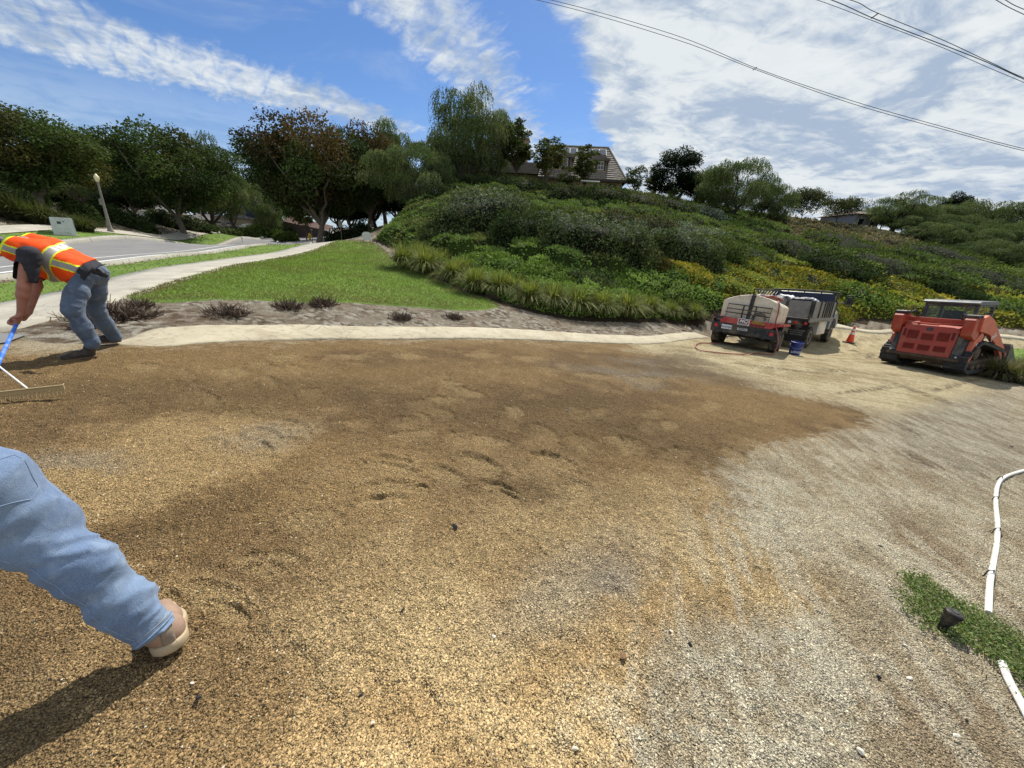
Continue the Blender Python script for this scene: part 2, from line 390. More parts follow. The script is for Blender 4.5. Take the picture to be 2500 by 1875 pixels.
KERB_B = [(287, 836), (370, 809), (470, 798), (600, 798), (780, 799), (1060, 802), (1250, 807), (1500, 821), (1600, 822), (1735, 812)]
KERB_F2 = [(1905, 812), (2075, 806), (2200, 812), (2410, 826), (2500, 831)]
kf = np.array([gnd(*p)[:2] for p in KERB_F + [(1800, 822)] + KERB_F2[0:]])
kf_ext = gnd(2500, 831)[:2]
# driveway polygon on the plan: kerb line, closed round behind the camera
DRIVE = np.array([(-6.85, -30), (-7.1, 2), (-7.3, 5.2), gnd(120, 838)[:2]] + [p for p in kf] + [kf_ext + (12, -2), (60, 12), (60, -30)])
# toe of the planted hill
TOE_PX = [(905, 588), (932, 597), (990, 618), (1000, 645), (1020, 660), (1065, 678), (1120, 706), (1225, 745), (1320, 768), (1420, 784), (1560, 789), (1720, 790), (1900, 782), (2070, 786), (2300, 795), (2500, 806)]
TOE = np.array([gnd(*p)[:2] for p in TOE_PX])
HILL = np.array([p for p in TOE] + [TOE[-1] + (60, -6), (230, 0), (230, 230), (-20, 230), (-8, 90), TOE[0] + (-1, 16)])

az_f = np.radians(np.linspace(-64, 64, 560)); az_b = np.radians(np.linspace(66, 294, 58))[1:-1]
AZ = np.concatenate([az_f, az_b]); NA = len(AZ)
RR = np.concatenate([[0.25, 0.42, 0.56], np.geomspace(0.64, 2.3, 180), np.geomspace(2.3, 8, 370)[1:], np.geomspace(8, 17, 130)[1:], np.geomspace(17, 330, 130)[1:], [450, 800, 2500]]); NR = len(RR)
A_, R_ = np.meshgrid(AZ, RR); GX = np.sin(A_) * R_; GY = np.cos(A_) * R_
GZ0 = terr(GX, GY); GP = np.stack([GX.ravel(), GY.ravel()], 1)
sd_drive = poly_sd(GP, DRIVE).reshape(GX.shape); sd_hill = poly_sd(GP, HILL).reshape(GX.shape)
uv = proj(np.c_[GP, GZ0.ravel()]); U = uv[:, 0]; Vv = uv[:, 1]
nfade = np.clip(1 - RR / 60, 0.0, 1)[:, None]
# --- zones of soil (kinds of material lying on the ground)
x, y = GP[:, 0], GP[:, 1]
wx = (fbm(x * 1.3, y * 1.3, 3, 5) - .5) * 170; wy = (fbm(x * 1.3, y * 1.3, 33, 5) - .5) * 90
fine = (fbm(x * 14, y * 14, 71, 3) - .5)
UV2 = np.c_[U + wx * .8 + fine * 60, Vv + wy * .8 + fine * 40]
def blob(cx, cy, rx, ry, ang=0.0, soft=.5):
    ca, sa = math.cos(ang), math.sin(ang); a = (UV2[:, 0] - cx); b = (UV2[:, 1] - cy)
    q = np.hypot((a * ca + b * sa) / rx, (-a * sa + b * ca) / ry); return 1 - sstep(1 - soft, 1 + soft, q)
FRESH = [(-900, 870), (150, 858), (287, 846), (400, 843), (700, 828), (1250, 824), (1500, 836), (1640, 878), (1760, 914), (1980, 965), (2147, 1003), (2060, 1060),
         (1850, 1090), (1740, 1140), (1650, 1190), (1480, 1240), (1330, 1270), (1130, 1290), (950, 1390), (860, 1480), (800, 1600), (700, 1760), (600, 2100), (-900, 2400)]
GOLD = FRESH[:13] + [(1740, 1140), (1800, 1260), (1960, 1400), (2030, 1440), (1950, 1500), (1750, 1500), (1600, 1560), (1540, 1700), (1480, 2200), (-900, 2400)]
PALE = [(1440, 826), (1730, 812), (1900, 796), (2075, 796), (2500, 816), (2900, 850), (2900, 880), (2395, 850), (2440, 950), (2300, 980), (2190, 1010), (2147, 1003), (1980, 965), (1760, 914), (1640, 878), (1500, 836)]
k_fresh = sstep(-14, 16, poly_sd(np.c_[U, Vv] + np.c_[wx, wy] * .35 + (fine * 40)[:, None], FRESH))
k_fresh *= 1 - sstep(1040, 1200, Vv) * .75 * sstep(-1, 1, (fbm(x * .9, y * .9, 8, 3) - .5) * 3 + 0.25) * sstep(500, 1000, U)
k_fresh *= 1 - (.30 + .35 * sstep(500, 1000, U)) * sstep(1330, 1560, Vv)
k_gold = sstep(-50, 60, poly_sd(UV2, GOLD))
k_pale = sstep(-25, 25, poly_sd(np.c_[U, Vv] + np.c_[wx, wy] * .25, PALE))
n_a = fbm(x * .8, y * .8, 11, 4); n_b = fbm(x * 3.2, y * 3.2, 12, 4); n_c = fbm(x * 11, y * 11, 13, 3); n_d = fbm(x * 30, y * 30, 14, 2)
def L3(r, g_, b): return np.array(lin(r, g_, b)[:3])
def mixc(a, b, t): return a * (1 - t[:, None]) + b * t[:, None]
soil = mixc(L3(176, 160, 130) * np.ones((len(x), 3)), L3(198, 184, 154), sstep(.35, .65, n_a * .4 + n_b * .6))
soil = mixc(soil, L3(198, 188, 162), sstep(.48, .66, n_b * .3 + n_c * .35 + n_d * .35) * .55)
red = sstep(.55, .7, fbm(x * 1.6, y * 3.0, 21, 4)) * .75
soil = mixc(soil, L3(148, 126, 98), red * .7)
soil = mixc(soil, L3(116, 112, 104), blob(2330, 1060, 260, 110, .3) * .35)
gold = mixc(L3(176, 148, 104) * np.ones((len(x), 3)), L3(194, 169, 124), sstep(.3, .7, n_b))
gold = mixc(gold, L3(150, 125, 88), sstep(.52, .7, n_a) * .6)
fresh = mixc(L3(150, 123, 83) * np.ones((len(x), 3)), L3(128, 104, 72), sstep(.35, .65, n_a))
fresh = mixc(fresh, L3(166, 138, 96), sstep(.5, .75, n_b) * .6)
pale = mixc(L3(214, 198, 158) * np.ones((len(x), 3)), L3(184, 166, 126), sstep(.42, .7, n_b * .5 + fbm(x * .9 + y * .3, y * 3 - x, 41, 4) * .5))
col = mixc(soil, gold, k_gold); col = mixc(col, fresh, k_fresh); col = mixc(col, pale, k_pale * (1 - k_fresh))
lens = sstep(-30, 40, poly_sd(UV2, [(20, 1150), (300, 1040), (500, 980), (640, 1000), (790, 1030), (650, 1130), (430, 1210), (250, 1290), (60, 1260)]))
col = mixc(col, L3(184, 156, 110), lens * .85)
for q in [(1390, 1430, 210, 95, -.35), (640, 1056, 110, 26, -.12), (170, 1118, 130, 22, -.05), (1560, 905, 160, 22, .05), (1500, 1420, 60, 40, 0)]:
    col = mixc(col, L3(148, 140, 124), blob(*q, soft=.8) * .55)
for q in [(600, 970, 260, 40, .0), (480, 1270, 230, 50, -.45), (1250, 1000, 420, 60, 0.1), (1650, 1090, 200, 40, .2), (200, 950, 240, 34, 0), (1330, 1210, 240, 36, .1), (1700, 900, 120, 22, .2)]:
    col = mixc(col, L3(96, 78, 54), blob(*q, soft=.8) * .5)
for q in [(1420, 1250, 230, 50, -.3), (1150, 1330, 260, 60, -.3), (900, 1480, 200, 50, -.4), (1400, 1210, 60, 30, 0), (560, 1470, 90, 30, 0), (1900, 1380, 140, 60, .4)]:
    col = mixc(col, L3(178, 154, 112), blob(*q, soft=.8) * .45)
wgt = blob(1750, 1750, 330, 150, 0, .6) + blob(2000, 1640, 160, 110, .5, .6) + blob(1850, 1270, 130, 110, .8, .6)
col = mixc(col, L3(208, 200, 176), np.clip(wgt, 0, 1) * sstep(.44, .62, n_c * .4 + n_d * .4 + n_b * .2) * .5)
_da = gnd(2320, 1200)[:2] - gnd(2180, 1110)[:2]; _da /= np.linalg.norm(_da); sa_ = x * _da[0] + y * _da[1]; sb_ = -x * _da[1] + y * _da[0]
strk = fbm(sa_ * 2.2, sb_ * 16, 201, 4); kz = sstep(.0, .6, 1 - k_fresh) * (1 - k_pale) * sstep(1500, 2000, U + (Vv - 1200) * .4)
col = mixc(col, L3(124, 108, 86), sstep(.58, .72, strk) * kz * .26); col = mixc(col, L3(206, 196, 170), sstep(.50, .38, strk) * kz * .55)
strk_h = (strk - .5) * kz
# tyre rub marks across the pale road and drag marks in the soil
mk = np.zeros(len(x))
for q in [(2120, 870, 40, 7, .1), (2130, 950, 110, 6, -.12), (2330, 940, 80, 7, -.25), (2250, 960, 120, 5, .35), (2030, 905, 60, 4, .1), (1900, 900, 130, 3, .12), (2220, 1052, 45, 7, .5), (2240, 1120, 50, 8, .55), (2480, 930, 30, 8, .1)]:
    ca, sa = math.cos(q[4]), math.sin(q[4]); a = U - q[0]; b = Vv - q[1]
    mk = np.maximum(mk, (1 - sstep(.5, 1.2, np.hypot((a * ca + b * sa) / q[2], (-a * sa + b * ca) / q[3]))) * sstep(.4, .6, n_d))
col = mixc(col, L3(84, 72, 56), mk * .75)
# raked furrows run away from the hillside toe
fur = np.abs(((x * .86 + y * .5) * 5 + n_b * 2.2) % 1 - .5)
mulch = mixc(L3(166, 154, 134) * np.ones((len(x), 3)), L3(108, 92, 72), sstep(.4, .65, n_b)); mulch = mixc(mulch, L3(216, 208, 190), sstep(.49, .66, n_c * .6 + n_b * .4) * .8)
mulch = mixc(mulch, L3(128, 102, 80), sstep(.55, .7, fbm(x * 2, y * 2, 91, 3)) * .45)
isd = (sd_drive.ravel() > 0)
col = np.where(isd[:, None], col, mulch)
strk2 = fbm((x * .93 - y * .36) * 1.6, (x * .36 + y * .93) * 13, 205, 4); kz2 = k_pale * (1 - k_fresh)
col = mixc(col, L3(150, 128, 92), sstep(.55, .70, strk2) * kz2 * .5)
# --- relief: clods, footprints, furrows
rel = (n_c - .5) * .020 + (n_d - .5) * .014 + (n_b - .5) * .05
rel = rel * np.where(isd, 1 - .45 * k_pale, 1.3)
rel += (fbm(x * 55, y * 55, 61, 2) - .5) * .013 * (1 - k_pale * .8)
rel += strk_h * .035 + (strk2 - .5) * kz2 * .03
rel += (fur - .25) * .018 * k_gold * (1 - k_fresh) * sstep(1100, 1250, Vv)
FOOT = [(1170, 1130, 74, 13, .3), (1085, 1152, 70, 12, .42), (1030, 1190, 20, 8, .1), (950, 1188, 90, 15, -.05), (930, 1216, 80, 10, -.15), (1215, 1195, 70, 11, .35), (1230, 1208, 44, 8, .4), (1360, 1122, 70, 10, .4),
        (1405, 1196, 50, 20, .5), (760, 1262, 90, 14, -.2), (650, 1365, 110, 16, -.12), (640, 1385, 60, 12, -.1), (520, 1450, 100, 20, .1), (560, 1490, 60, 16, .5), (1100, 935, 50, 6, .1), (1140, 955, 60, 6, .2),
        (1080, 972, 60, 6, 0), (1250, 1000, 34, 9, .3), (1010, 1060, 80, 7, -.1), (1200, 1075, 70, 7, .15), (1500, 1070, 40, 7, .2), (1640, 1035, 34, 7, .1), (1740, 985, 34, 8, .2), (1530, 1080, 30, 12, .2), (700, 870, 60, 4, 0),
        (560, 905, 70, 8, 0), (640, 885, 40, 5, 0), (860, 868, 70, 4, 0), (1000, 868, 60, 4, 0), (1180, 866, 60, 4, 0), (360, 895, 60, 6, 0), (1290, 875, 50, 4, 0), (1450, 918, 70, 5, .1), (1570, 925, 60, 5, .12), (1800, 1110, 60, 7, .5), (960, 1140, 90, 9, .2), (1330, 900, 50, 5, .1)]
_fr = random.Random(21)
for _i in range(34):
    _u = _fr.uniform(420, 1750); _v = _fr.uniform(890, 1130); _s = (_v - 760) / 360
    FOOT.append((_u, _v, 18 + 44 * _s * _fr.uniform(.7, 1.1), 3 + 9 * _s, _fr.uniform(-.3, .5)))
kf_ = np.zeros(len(x)); near = (Vv > 800) & (Vv < 1700) & (U > 200) & (U < 2000)
for (cx, cy_, rx, ry, an) in FOOT:
    fs_ = .25 if cy_ > 1240 else (1.0 if FOOT.index((cx, cy_, rx, ry, an)) < 9 else .5)
    ca, sa = math.cos(an), math.sin(an); i = np.where(near & (np.abs(U - cx) < 260) & (np.abs(Vv - cy_) < 140))[0]
    a = U[i] - cx + wx[i] * .22 + fine[i] * 14; b = Vv[i] - cy_ - ry * .9 + wy[i] * .12 + fine[i] * 8; p = (a * ca + b * sa) / (rx * .8); q = (-a * sa + b * ca + p * p * ry * .4) / (ry * 2.1)
    r = np.hypot(p, q); d = np.where(q < 0, 1 - sstep(.80, 1.0, r), 1 - sstep(.35, 1.05, r))
    rel[i] -= d * (.007 + .017 * np.clip(-q, 0, 1) * (1 - np.clip(np.abs(p), 0, 1) ** 3)) * fs_; rim = np.exp(-((r - 1.12) / .14) ** 2) * (q < .2); rel[i] += rim * .014
    kf_[i] = np.maximum(kf_[i], d * (.5 if FOOT.index((cx, cy_, rx, ry, an)) < 36 else .22))
col = mixc(col, L3(172, 148, 106), kf_)
rel *= (nfade * np.ones_like(GX)).ravel() * sstep(.3, .9, np.hypot(x, y))
far_fade = 1 - sstep(-.3, .0, -np.abs(sd_drive.ravel()))        # stay flush where the kerb sits
GZ = GZ0 + (rel * (1 - .8 * (1 - sstep(.0, .35, np.abs(sd_drive.ravel()))))).reshape(GX.shape)
GZ[np.hypot(GX, GY) > 1] += 0
dip = np.zeros(GX.size)
for q in (LAWN, PARK, ISL, VERGE, SWALK, ROADP): dip = np.maximum(dip, sstep(-.02, .12, poly_sd(GP, q)))
GZ = GZ - (dip * .09).reshape(GX.shape) - ((rel * (np.abs(dip) > 0))).reshape(GX.shape)
VG = np.stack([GX.ravel(), GY.ravel(), GZ.ravel()], 1)
I, J = np.meshgrid(np.arange(NR - 1), np.arange(NA), indexing='ij'); J2 = (J + 1) % NA
FG = np.stack([I * NA + J, I * NA + J2, (I + 1) * NA + J2, (I + 1) * NA + J], -1).reshape(-1, 4)[:, ::-1]
cen = VG[FG].mean(1)[:, :2]
cls = np.where(poly_sd(cen, DRIVE) > 0, 0, np.where(poly_sd(cen, HILL) > 0, 1, 2))
# the hole of the innermost ring
def soil_mat(name, peb=1.0):
    m = bpy.data.materials.new(name); m.use_nodes = True; t = NT(m.node_tree); b = t.n['Principled BSDF']
    co = t.node('ShaderNodeTexCoord').outputs['Object']; a = t.node('ShaderNodeAttribute', attribute_name='tint').outputs['Color']
    wob = t.node('ShaderNodeTexNoise'); wob.inputs['Scale'].default_value = 35; t.l.new(co, wob.inputs['Vector'])
    co2 = t.vmath('ADD', co, t.vmath('SCALE', wob.outputs['Color'])) if False else co
    v1 = t.node('ShaderNodeTexVoronoi'); t.l.new(co2, v1.inputs['Vector']); v1.inputs['Scale'].default_value = 180
    v2 = t.node('ShaderNodeTexVoronoi'); t.l.new(co2, v2.inputs['Vector']); v2.inputs['Scale'].default_value = 100
    rnd = t.node('ShaderNodeSeparateColor'); t.l.new(v1.outputs['Color'], rnd.inputs[0])
    rnd2 = t.node('ShaderNodeSeparateColor'); t.l.new(v2.outputs['Color'], rnd2.inputs[0])
    nz = t.noise(co, 260, 3, .6); nm = t.noise(co, 22, 5, .65)
    k = t.math('ADD', t.mapr(rnd.outputs[0], 0, 1, .60, 1.5, False), t.mapr(nm, .3, .7, -.22, .22, False))
    k = t.math('MULTIPLY', k, t.mapr(v1.outputs['Distance'], .30, .72, 1.10, .42, False))  # colour darkens towards grain edges, painting in the shade of the gaps
    c = t.mix(1.0, a, (1, 1, 1, 1), 'MULTIPLY')
    sc = t.node('ShaderNodeVectorMath', operation='SCALE'); t.l.new(a, sc.inputs[0]); t.l.new(k, sc.inputs[3]); c = sc.outputs[0]
    c = t.mix(t.math('MULTIPLY', t.mapr(rnd.outputs[1], .985, .99), .5), c, lin(206, 196, 170))
    c = t.mix(t.math('MULTIPLY', t.mapr(rnd.outputs[2], .96, .975), .6), c, lin(64, 56, 46))
    t.l.new(c, b.inputs['Base Color']); b.inputs['Roughness'].default_value = .92; b.inputs['Specular IOR Level'].default_value = .12
    h = t.math('ADD', t.math('MULTIPLY', t.math('SUBTRACT', 1.0, v1.outputs['Distance']), .55), t.math('MULTIPLY', t.math('SUBTRACT', 1.0, v2.outputs['Distance']), 1.0))
    h = t.math('ADD', h, t.math('ADD', t.math('MULTIPLY', nz, .35), t.math('MULTIPLY', nm, 1.6)))
    t.l.new(t.bump(h, 1.0, .016 * peb), b.inputs['Normal'])
    return m
M_soil = soil_mat('loose_gravel_and_soil'); M_bed = soil_mat('dry_bed_soil', 1.3)
def sub(name, k, m):
    f = FG[cls == k]; used, inv = np.unique(f.ravel(), return_inverse=True)
    o = mesh(name, VG[used], inv.reshape(-1, 4), m, cols=col[used] if k != 1 else np.tile(L3(74, 62, 46), (len(used), 1)), smooth=True); tag(o, kind='structure'); return o
sub('driveway', 0, M_soil); sub('hillside', 1, M_bed); sub('ground', 2, M_bed)
# centre cap under the camera
cv = VG[:NA].copy(); cc_ = np.vstack([[0, 0, GZ[0].mean()], cv]); ff = np.array([[0, 1 + (j + 1) % NA, 1 + j] for j in range(NA)])
tag(mesh('driveway', cc_, ff, M_soil, cols=np.tile(col[:NA].mean(0), (NA + 1, 1)), smooth=True), kind='structure')

# ------------------------------------------------------------------ strips: road, sidewalk, lawns
def sheet(name, poly, off, m, step=.5, kind='structure', maxr=None, colf=None):
    """a sheet over a plan polygon, lying on the ground"""
    poly = np.asarray(poly, float); x0, y0 = poly.min(0); x1, y1 = poly.max(0)
    nx = int((x1 - x0) / step) + 2; ny = int((y1 - y0) / step) + 2
    bm = bmesh.new(); vs = [bm.verts.new((p[0], p[1], 0)) for p in poly]; bm.faces.new(vs)
    for i in range(1, nx): bmesh.ops.bisect_plane(bm, geom=bm.verts[:] + bm.edges[:] + bm.faces[:], plane_co=(x0 + i * step, 0, 0), plane_no=(1, 0, 0))
    for i in range(1, ny): bmesh.ops.bisect_plane(bm, geom=bm.verts[:] + bm.edges[:] + bm.faces[:], plane_co=(0, y0 + i * step, 0), plane_no=(0, 1, 0))
    P_ = np.array([v.co[:2] for v in bm.verts]); z = terr(P_[:, 0], P_[:, 1]) + off - (.05 if off < .02 else 0) * (poly_sd(P_, poly) < 1e-4)
    for v, q in zip(bm.verts, z): v.co.z = q
    bmesh.ops.triangulate(bm, faces=bm.faces)
    for f in bm.faces:
        f.normal_update()
        if f.normal.z < 0: f.normal_flip()
    me = bpy.data.meshes.new(name); bm.to_mesh(me); bm.free(); me.materials.append(m)
    me.polygons.foreach_set('use_smooth', np.ones(len(me.polygons), bool))
    o = bpy.data.objects.new(name, me); COL.objects.link(o); tag(o, kind=kind); return o
def asphalt():
    m = bpy.data.materials.new('worn_asphalt'); m.use_nodes = True; t = NT(m.node_tree); b = t.n['Principled BSDF']
    co = t.node('ShaderNodeTexCoord').outputs['Object']
    n = t.noise(co, .5, 5, .6); n2 = t.noise(co, 90, 3, .6); n3 = t.noise(co, 6, 4, .6)
    c = t.mix(t.mapr(n, .3, .7), (.15, .145, .14, 1), (.20, .195, .185, 1)); c = t.mix(t.math('MULTIPLY', t.mapr(n2, .4, .65), .35), c, (.28, .27, .26, 1))
    c = t.mix(t.math('MULTIPLY', t.mapr(n3, .55, .75), .25), c, (.10, .10, .10, 1))
    cr = t.voro(t.vmath('ADD', co, (3, 1, 0)), .32, 'DISTANCE_TO_EDGE'); c = t.mix(t.mapr(cr, .0, .006, .6, 0), c, (.04, .04, .04, 1))
    t.l.new(c, b.inputs['Base Color']); b.inputs['Roughness'].default_value = .85
    t.l.new(t.bump(n2, .4, .01), b.inputs['Normal']); return m
def concrete(name, a, bcol, stain=.35, ridges=0.0):
    m = bpy.data.materials.new(name); m.use_nodes = True; t = NT(m.node_tree); b = t.n['Principled BSDF']
    co = t.node('ShaderNodeTexCoord').outputs['Object']
    n = t.noise(co, 1.3, 6, .65, .3); n2 = t.noise(co, 60, 4, .65); n3 = t.noise(co, 9, 6, .7, .5)
    c = t.mix(t.mapr(n, .3, .7), a, bcol); c = t.mix(t.math('MULTIPLY', t.mapr(n3, .5, .68), stain), c, tuple(x * .5 for x in a[:3]) + (1,))
    c = t.mix(t.math('MULTIPLY', t.mapr(n2, .56, .72), .3), c, tuple(x * .45 for x in a[:3]) + (1,))
    cr = t.voro(t.vmath('ADD', co, t.vmath('MULTIPLY', t.node('ShaderNodeTexNoise').outputs['Color'], (.3, .3, .3))), .8, 'DISTANCE_TO_EDGE')
    c = t.mix(t.math('MULTIPLY', t.mapr(cr, .0, .006, 1, 0), .5), c, (.08, .07, .05, 1))
    t.l.new(c, b.inputs['Base Color']); b.inputs['Roughness'].default_value = .88
    t.l.new(t.bump(t.math('ADD', n2, t.math('MULTIPLY', n3, .8)), .6, .012), b.inputs['Normal']); return m
def lawn_mat(name, dry=True):
    m = bpy.data.materials.new(name); m.use_nodes = True; t = NT(m.node_tree); b = t.n['Principled BSDF']
    co = t.node('ShaderNodeTexCoord').outputs['Object']
    n = t.noise(co, .55, 5, .62); n2 = t.noise(co, 25, 4, .7); n3 = t.noise(co, 3.0, 5, .65)
    c = t.mix(t.mapr(n, .35, .65), (.13, .215, .042, 1), (.19, .275, .058, 1))
    c = t.mix(t.math('MULTIPLY', t.mapr(n3, .52, .72), .6), c, (.22, .225, .07, 1))
    c = t.mix(t.mapr(n2, .35, .7, .0, .55), c, (.03, .055, .012, 1))
    t.l.new(c, b.inputs['Base Color']); b.inputs['Roughness'].default_value = .9; b.inputs['Specular IOR Level'].default_value = .1
    t.l.new(t.bump(n2, .8, .04), b.inputs['Normal']); return m
M_asph = asphalt(); M_walk = concrete('sidewalk_concrete', lin(160, 154, 140), lin(182, 176, 160), .3)
M_kerb = concrete('pale_kerb_concrete', lin(162, 150, 124), lin(186, 176, 150), .6); M_skerb = concrete('street_kerb_concrete', lin(150, 146, 134), lin(166, 162, 150), .4)
M_lawn = lawn_mat('lawn_turf'); M_line = mat('white_road_paint', lin(226, 226, 220), .7, vary=.12)
sheet('road', ROADP, .03, M_asph, 1.6)
sheet('apron', [gnd(*p)[:2] for p in [(-160, 830), (0, 816), (66, 820), (20, 838), (-60, 852), (-200, 870)]], .02, M_asph, .5)
def strip(name, line, w, off, m, lift=0.0, kind=None, parent=None):
    """flat painted band following a plan line"""
    line = np.asarray(line); d = np.gradient(line, axis=0); nrm = np.c_[-d[:, 1], d[:, 0]]; nrm /= np.linalg.norm(nrm, axis=1)[:, None] + 1e-9
    a = line + nrm * lift; b = line + nrm * (lift + w); V = np.vstack([np.c_[a, terr(a[:, 0], a[:, 1]) + off], np.c_[b, terr(b[:, 0], b[:, 1]) + off]])
    n = len(line); F_ = [[i, i + 1, n + i + 1, n + i] for i in range(n - 1)]
    o = mesh(name, V, F_, m, parent); 
    if kind: tag(o, kind=kind)
    return o
strip('lane_line', rns, .14, .036, M_line, .55, 'structure'); strip('lane_line', rns, .10, .036, M_line, 1.45, 'structure')
tk = resample(rn, 5.5)[::1]
def swept(name, line, prof, m, seg, gap, parent, kname, jit=0.004):
    """kerb: cross-section (distance to the left of the line, height) swept along, cut into cast lengths"""
    line = resample(line, .12); d = np.gradient(line, axis=0); nrm = np.c_[-d[:, 1], d[:, 0]]; nrm /= np.linalg.norm(nrm, axis=1)[:, None] + 1e-9
    k = int(seg / .12); out = []; i = 0
    while i < len(line) - 2:
        j = min(i + k, len(line) - 1); L = line[i:j + 1].copy()
        if len(L) < 2: break
        t0 = (L[1] - L[0]) / np.linalg.norm(L[1] - L[0]); t1 = (L[-1] - L[-2]) / np.linalg.norm(L[-1] - L[-2])
        L[0] += t0 * gap; L[-1] -= t1 * gap; N_ = nrm[i:j + 1]; dz = random.uniform(-jit, jit); rows = []
        for (o_, h_) in prof:
            q = L + N_ * o_; rows.append(np.c_[q, terr(q[:, 0], q[:, 1]) + h_ + dz + (fbm(q[:, 0] * 2, q[:, 1] * 2, 7, 3) - .5) * .012])
        V = np.stack(rows, 1); n, p = V.shape[:2]; idx = np.arange(n * p).reshape(n, p)
        F_ = [[idx[a, b], idx[a + 1, b], idx[a + 1, b + 1], idx[a, b + 1]] for a in range(n - 1) for b in range(p - 1)]
        V = V.reshape(-1, 3); Fx = np.array(F_)
        caps = [[idx[0, b] for b in (0, 1, p - 2, p - 1)], [idx[-1, b] for b in (p - 1, p - 2, 1, 0)]]
        o = mesh(kname, V, np.vstack([Fx, caps]), m, parent); out.append(o); i = j
    return out
kp = empty('street_kerb', (0, 0, 0)); tag(kp, kind='structure')
rf_r = rf
swept('k', rf_r, [(-.02, -.1), (0, .15), (.05, .19), (.3, .21), (.34, -.1)], M_skerb, 3.2, .012, kp, 'kerb_segment')
kn = empty('street_kerb', (0, 0, 0)); tag(kn, kind='structure')
swept('k', rns[:, :], [(.05, .0), (.03, .10), (0, .12), (-.10, .12), (-.14, -.1)], M_skerb, 3.2, .012, kn, 'kerb_segment')
# driveway kerb (tapered cracked end piece first)
kd = empty('driveway_kerb', (0, 0, 0)); tag(kd, kind='structure')
KF = np.array([gnd(*p)[:2] for p in KERB_F]); KB = np.array([gnd(*p)[:2] for p in KERB_B])
kfl = resample(catmull([np.r_[p, 0] for p in KF], 6)[:, :2], .1); kbl = resample(catmull([np.r_[p, 0] for p in KB], 6)[:, :2], .02)
kprev = [0]
def kerb_piece(i0, i1):
    rows = []
    for i in range(i0, i1 + 1):
        a = kfl[i]; t_ = kfl[min(i + 1, len(kfl) - 1)] - kfl[max(i - 1, 0)]; t_ /= np.linalg.norm(t_)
        w_ = kbl - a; k = np.argmin(np.abs(w_ @ t_) + (np.abs((w_ @ np.array([-t_[1], t_[0]]))) > 2) * 9); k = max(k, kprev[0]) if i > 12 else int(min(i, 12) * 4.0); kprev[0] = k; b = kbl[min(k, len(kbl) - 1)]
        wd = np.linalg.norm(b - a); r = []
        for s_, h_ in ((0, -.1), (0, .015), (.04, .05), (.45, .085), (.9, .10), (1.0, .085), (1.03, -.1)):
            q = a + (b - a) * s_; hh = h_ * .55 * min(1, .25 + i * .03) if h_ > 0 else h_
            q = q + (RNG.random(2) - .5) * .02 * (s_ in (0, .04, 1.0))
            r.append([q[0], q[1], gz(*a) * (1 - s_) + gz(*b) * s_ + hh + (vnoise(np.array([q[0] * 6]), np.array([q[1] * 6]), 4)[0] - .5) * .016])
        rows.append(r)
    V = np.array(rows); n, p = V.shape[:2]; idx = np.arange(n * p).reshape(n, p)
    F_ = [[idx[a, b], idx[a, b + 1], idx[a + 1, b + 1], idx[a + 1, b]][::-1] for a in range(n - 1) for b in range(p - 1)]
    caps = [[idx[0, b] for b in (0, 1, p - 2, p - 1)], [idx[-1, b] for b in (p - 1, p - 2, 1, 0)]]
    mesh('kerb_segment', V.reshape(-1, 3), np.array(F_ + caps), M_kerb, kd, smooth=False)
cuts = [0, 43, 72]
while cuts[-1] + 22 < len(kfl) - 1: cuts.append(cuts[-1] + 22)
cuts.append(len(kfl) - 1)
for a, b in zip(cuts[:-1], cuts[1:]): kerb_piece(a, b)
KF2 = resample(catmull([np.r_[p, 0] for p in GP2([(1760, 824)] + KERB_F2)] + [np.r_[kf_ext + (10, -2), 0]], 6)[:, :2], .12)
swept('k', KF2, [(0, -.1), (.0, .02), (.05, .07), (.4, .11), (.46, -.1)], M_kerb, 3.4, .01, kd, 'kerb_segment')
# sidewalk slabs
def plen(l): return np.r_[0, np.cumsum(np.linalg.norm(np.diff(l, axis=0), axis=1))]
def lerp_line(l, t): s_ = plen(l); return np.array([np.interp(t * s_[-1], s_, l[:, k]) for k in range(2)]).T
sw = empty('sidewalk', (0, 0, 0)); tag(sw, kind='structure'); nsl = 44
TT = np.linspace(0, 1, nsl * 4 + 1)
eA = lerp_line(swn, TT); eB = lerp_line(swf, TT)
for k in range(nsl):
    a = eA[k * 4:k * 4 + 5].copy(); b = eB[k * 4:k * 4 + 5].copy(); ta = (a[-1] - a[0]) / np.linalg.norm(a[-1] - a[0])
    a[0] += ta * .004; b[0] += ta * .004; a[-1] -= ta * .004; b[-1] -= ta * .004
    rows = []
    for s_ in (0, .25, .5, .75, 1):
        q = a * (1 - s_) + b * s_; rows.append(np.c_[q, terr(q[:, 0], q[:, 1]) + .05])
    lo = [rows[0] - (0, 0, .2)]; hi = [rows[-1] - (0, 0, .2)]
    V = np.stack(lo + rows + hi, 0); n, p = V.shape[:2]; idx = np.arange(n * p).reshape(n, p)
    F_ = [[idx[i, j], idx[i, j + 1], idx[i + 1, j + 1], idx[i + 1, j]] for i in range(n - 1) for j in range(p - 1)] + [[idx[0, 0], idx[1, 0], idx[n - 2, 0], idx[n - 1, 0]]]
    mesh('slab', V.reshape(-1, 3), F_, M_walk, sw)
sheet('lawn', LAWN, .015, M_lawn, .7)
sheet('parkway_lawn', PARK, .015, M_lawn, .9)
sheet('island_lawn', ISL, .015, M_lawn, .7)
# strip of grass, thin path and planted bank across the street
rfo = resample(rf[rf[:, 1] > -5], 1.0)
sheet('verge_lawn', VERGE, .10, M_lawn, 1.2)
strip('far_sidewalk', rfo, 1.5, .13, M_walk, 2.62, 'structure')
BANK = list(rfo + normals(rfo) * 4.2) + [(-60, 85), (-90, 60), (-75, 10), (-40, -5)]
